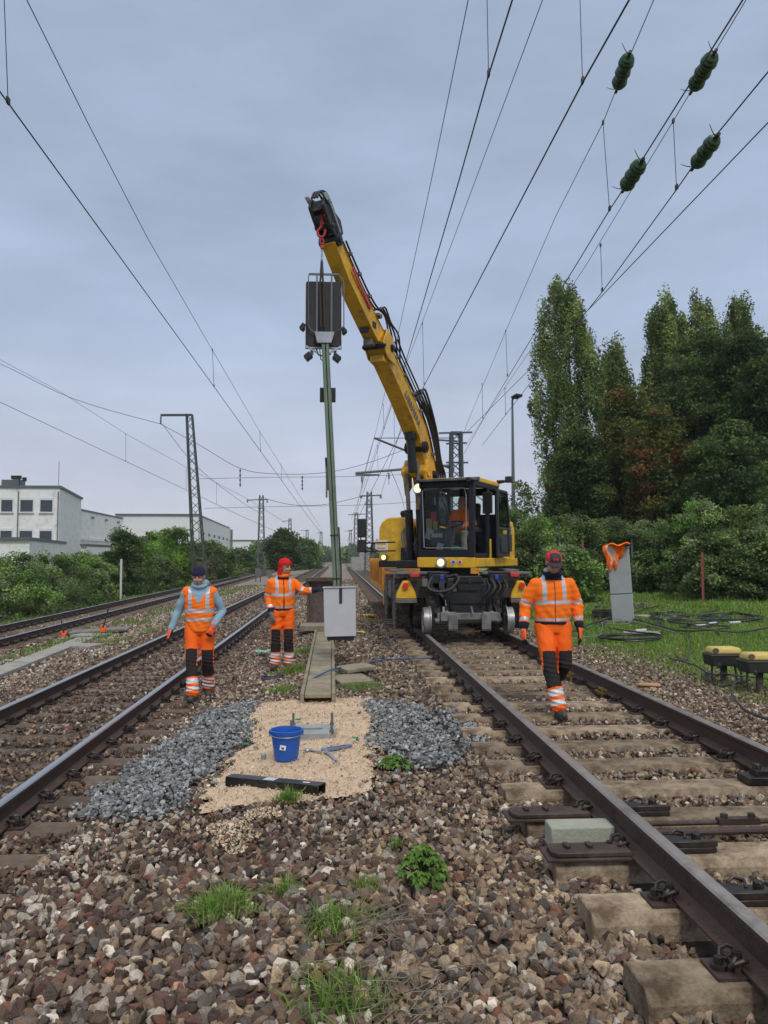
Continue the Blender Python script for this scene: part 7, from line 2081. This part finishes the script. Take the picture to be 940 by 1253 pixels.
def person(name_label, loc, yaw, sc, J, kind, group=None, vest=False, seated=False, headyaw=0, headpitch=0, hat='cap', seed=1, hands_=None, toe=None, jm=None, base_z=None):
    org = Vector(loc)
    t = empty('person', org, name_label, 'person', group)
    M = Matrix.Translation(org) @ Matrix.Rotation(yaw, 4, 'Z') @ Matrix.Scale(sc, 4)
    sR, eR, wR, sL, eL, wL = [Vector(J[k]) for k in ('sR', 'eR', 'wR', 'sL', 'eL', 'wL')]
    hR, kR, aR, hL, kL, aL = [Vector(J[k]) for k in ('hR', 'kR', 'aR', 'hL', 'kL', 'aL')]
    pel = (hR + hL) / 2 + Vector((0, 0, .03)); ch = (sR + sL) / 2; nk = ch + Vector(J.get('nk', (0, -.01, .075)))
    hd = nk + Vector(J.get('hd', (0, -.03, .145)))
    side = (sL - sR); side.z = 0; side.normalize(); hside = (hL - hR).normalized()
    # --- body: head, neck, torso and limbs as one skin surface
    b = MB()
    HQ = (Matrix.Rotation(headyaw, 3, 'Z') @ Matrix.Rotation(headpitch, 3, 'X'))
    def H(x, y, z): return hd + HQ @ Vector((x, y, z))
    b.sph(H(0, .015, .03), (.076, .095, .095), 20, rot=HQ); b.sph(H(0, -.02, -.045), (.058, .068, .075), 18, rot=HQ); b.sph(H(0, -.045, -.085), (.034, .034, .026), 12, rot=HQ)
    cap(b, [H(0, -.088, .015), H(0, -.104, -.022)], [.010, .014], 8); b.sph(H(0, -.098, -.028), (.019, .012, .010), 8, rot=HQ)
    for s in (-1, 1):
        b.sph(H(s * .078, .01, -.015), (.010, .020, .032), 10, rot=HQ); b.sph(H(s * .036, -.065, -.03), (.024, .022, .022), 10, rot=HQ); b.sph(H(s * .03, -.082, .030), (.026, .010, .008), 8, rot=HQ)
    b.sph(H(0, -.084, -.060), (.026, .012, .007), 8, rot=HQ); b.sph(H(0, -.081, -.072), (.022, .012, .008), 8, rot=HQ)
    cap(b, [nk - Vector((0, 0, .06)), nk + Vector((0, 0, .02)), H(0, .01, -.05)], [.062, .058, .056], 12)
    ell(b, [pel, pel.lerp(ch, .5), ch - Vector((0, 0, .08)), ch + Vector((0, 0, .03))], [.14, .13, .16, .12], [.09, .09, .10, .07], side)
    for s_, e_, w_ in ((sR, eR, wR), (sL, eL, wL)):
        cap(b, [s_, e_, w_], [.05, .036, .026], 10)
    for h_, k_, a_ in ((hR, kR, aR), (hL, kL, aL)):
        cap(b, [h_, k_, a_], [.08, .052, .038], 12)
    V, Nn, Fc = remesh(b, .0075, 2)
    C = centres(V, Fc)
    L_ = (C - np.array(hd)) @ np.array(HQ)       # head-local coordinates
    mi = np.zeros(len(Fc), int)
    hair = (np.abs(L_[:, 0]) > .062) & (L_[:, 1] > .02) & (L_[:, 2] > -.03) | ((L_[:, 1] > .05) & (L_[:, 2] > -.05))
    mi[hair & (C[:, 2] > nk.z + .02)] = 1
    eye = (np.abs(np.abs(L_[:, 0]) - .031) < .013) & (np.abs(L_[:, 2] - .006) < .006) & (L_[:, 1] < -.05); mi[eye] = 2
    brow = (np.abs(np.abs(L_[:, 0]) - .032) < .018) & (np.abs(L_[:, 2] - .030) < .005) & (L_[:, 1] < -.05); mi[brow] = 1
    mouth = (np.abs(L_[:, 0]) < .024) & (np.abs(L_[:, 2] + .066) < .006) & (L_[:, 1] < -.05); mi[mouth] = 3
    body = finish('body', V, Fc, [SKIN, mat('dark hair', (.05, .035, .025), .8, 0, .2, 50), mat('eye dark', (.03, .02, .02), .3, 0, 0), mat('lips', (.35, .12, .09), .5, 0, 0)], mi, t, M, org)
    # --- trousers
    b = MB()
    ell(b, [pel + Vector((0, 0, .12)), pel + Vector((0, 0, .02)), pel - Vector((0, 0, .09))], [.165, .18, .165], [.115, .128, .115], hside)
    top_l = .11 if not seated else .10
    for h_, k_, a_ in ((hR, kR, aR), (hL, kL, aL)):
        mid1 = h_.lerp(k_, .5); mid2 = k_.lerp(a_, .5)
        cap(b, [h_, mid1, k_, mid2, k_.lerp(a_, .97)], [top_l, .094, .080, .078, .082], 16)
    V, Nn, Fc = remesh(b, .0085, 3); V = wrinkle(V, Nn, .0022, seed)
    # deeper folds behind the knees and at the ankles
    for k_, a_ in ((kR, aR), (kL, aL)):
        for cc_, am in ((k_, .003), (a_ + Vector((0, 0, .05)), .0045)):
            w_ = np.exp(-((V[:, 2] - cc_.z) / .07) ** 2); V = V + Nn * (w_ * am * np.sin(V[:, 2] * 130 + V[:, 0] * 25))[:, None]
    C = centres(V, Fc); tR1, dR1 = seg_t(C, hR, kR); tR2, dR2 = seg_t(C, kR, aR); tL1, dL1 = seg_t(C, hL, kL); tL2, dL2 = seg_t(C, kL, aL)
    uR = np.where(dR1 < dR2, tR1, 1 + tR2); uL = np.where(dL1 < dL2, tL1, 1 + tL2); dR = np.minimum(dR1, dR2); dL = np.minimum(dL1, dL2)
    u = np.where(dR < dL, uR, uL); ctr = np.where((dR < dL)[:, None], np.array(kR), np.array(kL))
    mi = np.zeros(len(Fc), int)
    front = (C[:, 1] - (np.where((dR < dL), hR.y + (kR.y - hR.y) * np.clip(uR, 0, 1) + (aR.y - kR.y) * np.clip(uR - 1, 0, 1), hL.y + (kL.y - hL.y) * np.clip(uL, 0, 1) + (aL.y - kL.y) * np.clip(uL - 1, 0, 1)))) < .035
    if kind != 'operator':
        mi[(u > .66) & (u < 1.52) & front] = 1
        outer_ = np.abs(C[:, 0] - ctr[:, 0]) > .072
        mi[outer_ & (mi == 1) & (u < 1.2)] = 0
        mi[(u > 1.57) & (u < 1.73)] = 2; mi[(u > 1.82) & (u < 1.95)] = 2
    else:
        mi[:] = 3
    finish('trousers', V, Fc, [OT, DKT, SILW, mat('grey brown trousers', (.22, .19, .16), .85, 0, .1, 30)], mi, t, M, org)
    # --- jacket / vest with hoodie under it
    b = MB()
    hem = pel + Vector((0, 0, .0 if not vest else -.06))
    lo = pel.lerp(ch, .12); md = pel.lerp(ch, .5); up_ = pel.lerp(ch, .8)
    ell(b, [hem, lo, md, up_, ch + Vector((0, 0, -.01)), ch + Vector((0, 0, .045)), nk + Vector((0, 0, .0))], [.182, .19, .20, .212, .20, .14, .085], [.135, .138, .14, .142, .115, .092, .085], side, 26)
    def arms(b, k=1.0):
        for s_, e_, w_ in ((sR, eR, wR), (sL, eL, wL)):
            i_ = s_.lerp(ch, .3) - Vector((0, 0, .02))
            cap(b, [i_, s_ - Vector((0, 0, .012)), s_.lerp(e_, .5), e_, e_.lerp(w_, .5), w_], [.078 * k, .073 * k, .070 * k, .066 * k, .060 * k, .050 * k], 14)
    if not vest: arms(b)
    else:
        for s_, e_ in ((sR, eR), (sL, eL)):
            i_ = s_.lerp(ch, .3) - Vector((0, 0, .02)); cap(b, [i_, s_.lerp(ch, .14) + Vector((0, 0, .0))], [.092, .086], 14)
    V, Nn, Fc = remesh(b, .0085, 3); V = wrinkle(V, Nn, .0026, seed + 5)
    # bunching at the elbows and above the hem
    for e_ in (eR, eL):
        w_ = np.exp(-(np.linalg.norm(V - np.array(e_), axis=1) / .10) ** 2); V = V + Nn * (w_ * .005 * np.sin(V[:, 2] * 110 + V[:, 0] * 30))[:, None]
    w_ = np.exp(-((V[:, 2] - (hem.z + .12)) / .07) ** 2); V = V + Nn * (w_ * .004 * np.sin(V[:, 0] * 60 + V[:, 2] * 40))[:, None]
    C = centres(V, Fc); sx = np.array(side); fwd = np.array((side.y, -side.x, 0)); cx = (C - np.array(ch)) @ sx
    tU, dU = seg_t(C, pel, ch)
    arm = np.full(len(Fc), -1.0)
    if not vest:
        for s_, e_, w_ in ((sR, eR, wR), (sL, eL, wL)):
            t1, d1 = seg_t(C, s_, e_); t2, d2 = seg_t(C, e_, w_)
            uu = np.where(d1 < d2, t1, 1 + t2); dd_ = np.minimum(d1, d2)
            tor = np.abs(cx) < .165
            m_ = (dd_ < .095) & ~(tor & (C[:, 2] > ch.z - .5) & (dd_ > .0) & (uu < .35)) & ((np.abs(cx) > .17) | (uu > .6) & (dd_ < .078) & (np.abs(cx) > .14))
            arm[m_] = uu[m_]
            if (e_ - s_).normalized().z > -.6 or (w_ - e_).normalized().z > -.5:
                m_ = (uu > .35) & (dd_ < .09); arm[m_] = uu[m_]
    mi = np.zeros(len(Fc), int); bod = arm < 0
    zf = (C[:, 2] - hem.z) / (ch.z - hem.z)
    if kind == 'operator':
        mi[(arm > .75) & (arm < .95)] = 1; mi[bod & (zf > .45) & (zf < .55)] = 1
    elif vest:
        mi[(zf > .28) & (zf < .37)] = 1; mi[(zf > .50) & (zf < .59)] = 1
        mi[(np.abs(np.abs(cx) - .115) < .024) & (zf > .59)] = 1
        v_ = (((C - np.array(ch)) @ fwd) > .02) & (np.abs(cx) < (zf - .72) * .32); mi[v_] = 3
        mi[(zf > 1.02) & (np.abs(cx) < .11)] = 3
        mi[(np.abs(cx) < .008) & (zf < .5) & (((C - np.array(ch)) @ fwd) > 0)] = 1 * 0
    else:
        mi[bod & (zf > .50) & (zf < .595)] = 1; mi[bod & (zf > .09) & (zf < .155)] = 1; mi[bod & (zf < .075)] = 2
        mi[bod & (np.abs(np.abs(cx) - .105) < .022) & (zf > .59)] = 1
        mi[(arm > .78) & (arm < .96)] = 1; mi[(arm > 1.62) & (arm < 1.78)] = 1; mi[arm > 1.83] = 2
        fr = ((C - np.array(ch)) @ fwd) > .05
        mi[bod & fr & (np.abs(cx - .0) < .008)] = 2
        mi[bod & (zf > 1.08) & (np.abs(cx) < .09)] = 2
    jk = finish('vest' if vest else 'jacket', V, Fc, [OJ, SIL, DKN, LBL], mi, t, M, org)
    if vest:
        b = MB(); arms(b, .92); ell(b, [ch - Vector((0, 0, .12)), ch + Vector((0, 0, .0)), nk + Vector((0, 0, -.01))], [.165, .13, .07], [.10, .08, .07], side)
        V, Nn, Fc = remesh(b, .0085, 3); V = wrinkle(V, Nn, .003, seed + 9)
        finish('hoodie', V, Fc, [LBL], np.zeros(len(Fc), int), t, M, org)
    # collar or hood bunch
    if kind != 'operator':
        b = MB(); pts = []
        for k in range(16):
            an = 2 * math.pi * k / 16; pts.append(nk + Vector((math.cos(an) * .083, math.sin(an) * .083 + .015, .012 + .028 * math.sin(an))))
        b.tube(pts, .030, 10, closed=True)
        V, Nn, Fc = remesh(b, .008, 2)
        finish('collar', V, Fc, [LBL if vest else (DKN if hat == 'cap' else OJ)], np.zeros(len(Fc), int), t, M, org)
        if hat == 'cap':
            b = MB(); b.sph(nk + Vector((-.065, .0, .03)), (.035, .06, .035), 12); b.sph(nk + Vector((0, .09, .02)), (.10, .05, .05), 14)
            V, Nn, Fc = remesh(b, .008, 2); finish('hood', V, Fc, [mat('grey hood', (.36, .37, .40), .9, 0, .1, 40)], np.zeros(len(Fc), int), t, M, org)
        if hat == 'beanie':
            b = MB(); b.sph(nk + Vector((.06, .04, .035)), (.07, .07, .05), 14); b.sph(nk + Vector((0, .10, .03)), (.11, .05, .06), 14)
            V, Nn, Fc = remesh(b, .008, 2); finish('hood', V, Fc, [LBL], np.zeros(len(Fc), int), t, M, org)
    # --- headgear
    if hat == 'cap':
        b = MB(); b.sph(H(0, .012, .045), (.088, .104, .082), 22, rot=HQ); b.sph(H(0, -.02, .045), (.080, .085, .075), 22, rot=HQ)
        V, Nn, Fc = remesh(b, .007, 2); C = centres(V, Fc); L_ = (C - np.array(hd)) @ np.array(HQ)
        keep = [i for i in range(len(Fc)) if L_[i, 2] > .035]; Fk = [Fc[i] for i in keep]; Lk = L_[keep]
        mi = np.where((Lk[:, 1] < -.02) & (np.abs(Lk[:, 0]) < .058 - .2 * np.clip(Lk[:, 2] - .09, 0, 1)), 1, 0)
        mi = np.where((np.abs(Lk[:, 0]) < .028) & (np.abs(Lk[:, 2] - .075) < .012) & (Lk[:, 1] < -.05) & ((Lk[:, 0] * 200).astype(int) % 2 == 0), 0, mi)
        hc = finish('cap', V, Fk, [mat('red cap', (.55, .02, .035), .75, 0, .06, 40), mat('dark cap front', (.035, .025, .028), .8, 0, .1, 40)], mi, t, M, org)
        so = hc.modifiers.new('thickness', 'SOLIDIFY'); so.thickness = .004
        b = MB(); n = 16; vs = []
        for j in range(5):
            for k in range(n + 1):
                an = math.pi * (.12 + .76 * k / n); rr_ = 1 + .0 * j
                x_ = math.cos(an) * (.074 + .004 * j); y_ = -.045 - math.sin(an) * (.045 + .021 * j); vs.append(H(x_, y_, .046 - .006 * j - .25 * abs(x_) ** 1.6))
        b.add(vs, [(j * (n + 1) + k, j * (n + 1) + k + 1, (j + 1) * (n + 1) + k + 1, (j + 1) * (n + 1) + k) for j in range(4) for k in range(n)])
        b2 = MB(M); b2.add([tuple(v) for v in b.v], b.f)
        br = b2.build('cap_brim', MATS['dark cap front'], parent=t, smooth=60, fix=False); so = br.modifiers.new('thickness', 'SOLIDIFY'); so.thickness = .005
    elif hat in ('beanie', 'hoodred'):
        b = MB()
        if hat == 'beanie':
            b.sph(H(0, .012, .045), (.090, .106, .095), 22, rot=HQ); b.sph(H(0, .012, .085), (.076, .085, .070), 22, rot=HQ)
        else:
            b.sph(H(0, .018, .035), (.100, .118, .110), 22, rot=HQ); b.sph(H(0, .03, -.05), (.094, .085, .10), 20, rot=HQ); ell(b, [H(0, .03, -.06), nk + Vector((0, .01, -.01))], [.095, .11], [.095, .10], (1, 0, 0))
        V, Nn, Fc = remesh(b, .0075, 2); V = wrinkle(V, Nn, .0012, seed + 2, 1.5); C = centres(V, Fc); L_ = (C - np.array(hd)) @ np.array(HQ)
        if hat == 'beanie': keep = [i for i in range(len(Fc)) if L_[i, 2] > .028]
        else: keep = [i for i in range(len(Fc)) if not (L_[i, 1] < -.015 and L_[i, 2] < .055 and L_[i, 2] > -.15)]
        hc = finish('beanie' if hat == 'beanie' else 'hood', V, [Fc[i] for i in keep], [mat('navy beanie', (.014, .014, .045), .9, 0, .1, 60, bump=.3, bscale=200) if hat == 'beanie' else REDH], np.zeros(len(keep), int), t, M, org)
        so = hc.modifiers.new('thickness', 'SOLIDIFY'); so.thickness = .006
    # --- boots
    for nm, (k_, a_) in (('R', (kR, aR)), ('L', (kL, aL))):
        b = MB(); td = Vector((toe or {}).get(nm, (0, -1, 0))).normalized(); dn = Vector((0, 0, -1)); dn = (dn - td * dn.dot(td)).normalized()
        q = a_ + dn * .055
        cap(b, [a_ + (k_ - a_).normalized() * .07, a_], [.052, .05], 14)
        cap(b, [a_, q - td * .035], [.048, .042], 12); cap(b, [q - td * .04, q + td * .07, q + td * .155], [.040, .044, .040], 14); b.sph(q + td * .12 + dn * .004, (.048, .06, .034), 14)
        qq = Matrix((dn.cross(td), td, -dn)).transposed(); b.box(q + td * .055 + dn * .032, (.084, .245, .022), qq)
        V, Nn, Fc = remesh(b, .0075, 2); finish('boot', V, Fc, [BOOT], np.zeros(len(Fc), int), t, M, org)
    # --- gloves
    for nm, (e_, w_) in (('R', (eR, wR)), ('L', (eL, wL))):
        hs = (hands_ or {}).get(nm, {})
        d_ = Vector(hs.get('d', (w_ - e_))).normalized(); nr = Vector(hs.get('n', (-1 if nm == 'R' else 1, -.4, 0)))
        b = MB(); hand(b, w_ + d_ * .03, d_, nr, hs.get('curl', .55), 1.08, hs.get('thumb', -1 if nm == 'R' else 1)); cap(b, [w_ - d_ * .02, w_ + d_ * .05], [.040, .036], 12)
        V, Nn, Fc = remesh(b, .0042, 1); C = centres(V, Fc); nrm = (nr - d_ * nr.dot(d_)).normalized()
        side_ = (C - np.array(w_)) @ np.array(nrm)
        gm = hs.get('m', [GLO, DKT]); mi = np.where((side_ < -.006) | (((C - np.array(w_)) @ np.array(d_)) > .15), 1, 0)
        finish('glove', V, Fc, gm, mi, t, M, org)
    return t
zR = 0.0
person('worker in orange jacket, orange trousers and red-black cap walking on the sleepers towards the camera', (2.19, 7.82, -.01), R(-3), .955,
       dict(sR=(-.18, 0, 1.365), eR=(-.285, .03, 1.13), wR=(-.315, -.05, .91), sL=(.18, 0, 1.365), eL=(.275, .03, 1.14), wL=(.275, -.05, .92),
            hR=(-.09, 0, .90), kR=(-.075, -.17, .50), aR=(-.01, -.30, .10), hL=(.095, 0, .90), kL=(.115, -.06, .52), aL=(.045, .28, .23), nk=(0, -.03, .105), hd=(0, -.06, .12)),
       'jacket', hat='cap', headpitch=R(24), seed=11, toe=dict(L=(0, -.75, -.6), R=(.05, -1, .05)), hands_=dict(R=dict(curl=.6), L=dict(curl=.35)))
gl = -.36
person('worker in navy beanie and orange vest over a light blue hoodie beside the left track', (-1.93, 10.85, gl), R(4), 1.03,
       dict(sR=(-.185, 0, 1.39), eR=(-.285, .04, 1.14), wR=(-.355, -.05, .92), sL=(.185, 0, 1.39), eL=(.300, .05, 1.13), wL=(.215, -.15, .98),
            hR=(-.09, 0, .90), kR=(-.08, -.14, .50), aR=(-.04, -.27, .10), hL=(.095, 0, .90), kL=(.12, -.02, .49), aL=(.12, .16, .12), nk=(0, -.03, .095), hd=(-.01, -.05, .125)),
       'vest', vest=True, hat='beanie', headpitch=R(18), headyaw=R(-6), seed=23, toe=dict(L=(.1, -.95, -.25), R=(-.1, -1, .0)), hands_=dict(L=dict(d=(-.35, -.35, -.85), n=(.5, -.9, .0), curl=.9), R=dict(curl=.5)))
person('worker in red hood, orange jacket and trousers reaching out to steady the hanging mast', (-.90, 12.5, gz(-.9, 12.5) + .0), R(0), 1.0,
       dict(sR=(-.18, -.04, 1.39), eR=(-.235, .02, 1.15), wR=(-.18, -.10, .92), sL=(.165, .05, 1.385), eL=(.335, -.01, 1.24), wL=(.50, -.03, 1.255),
            hR=(-.095, -.01, .90), kR=(-.10, -.05, .49), aR=(-.115, .0, .09), hL=(.09, .03, .90), kL=(.10, -.02, .49), aL=(.10, .05, .09), nk=(.02, -.03, .11), hd=(.03, -.03, .13)),
       'jacket', hat='hoodred', headpitch=R(10), headyaw=R(52), seed=37, toe=dict(L=(.35, -1, 0), R=(-.1, -1, 0)), hands_=dict(R=dict(m=[GLG, GLG], n=(-.6, -.8, 0), curl=.5), L=dict(m=[DKN, DKN], d=(1, .0, -.02), n=(0, -.3, 1), curl=.3, thumb=1)))
# operator in the cab
op = sw(.62, .58, 1.98 - .90 + .06)
person('excavator operator in an orange jacket sitting at the steering wheel inside the cab', tuple(op), -TH, .97,
       dict(sR=(-.19, -.02, 1.40), eR=(-.25, -.10, 1.14), wR=(-.14, -.34, 1.12), sL=(.19, -.02, 1.40), eL=(.27, -.08, 1.14), wL=(.15, -.34, 1.10),
            hR=(-.10, 0, .90), kR=(-.15, -.44, .92), aR=(-.14, -.55, .52), hL=(.10, 0, .90), kL=(.16, -.42, .92), aL=(.20, -.50, .52), nk=(0, -.02, .07), hd=(0, -.03, .14)),
       'operator', hat='none', headpitch=R(8), headyaw=R(-8), seated=True, seed=41, hands_=dict(R=dict(m=[SKIN, SKIN], curl=.9, n=(-.2, 0, 1)), L=dict(m=[SKIN, SKIN], curl=.9, n=(.2, 0, 1))))

# ------------------------------------------------------------------ haze in the air
b = MB(); b.box((0, 1500, 12.5), (3100, 3060, 31))
hz = bpy.data.materials.new('thin haze'); hz.use_nodes = True; t_ = hz.node_tree; t_.nodes.clear()
o_ = t_.nodes.new('ShaderNodeOutputMaterial'); v_ = t_.nodes.new('ShaderNodeVolumePrincipled')
v_.inputs['Color'].default_value = (.93, .95, 1, 1); v_.inputs['Density'].default_value = .00035
t_.links.new(v_.outputs[0], o_.inputs['Volume'])
h_ = b.build('haze', hz, smooth=0); h_['kind'] = 'stuff'; h_['label'] = 'thin grey-blue haze in the distance'; h_['category'] = 'haze'
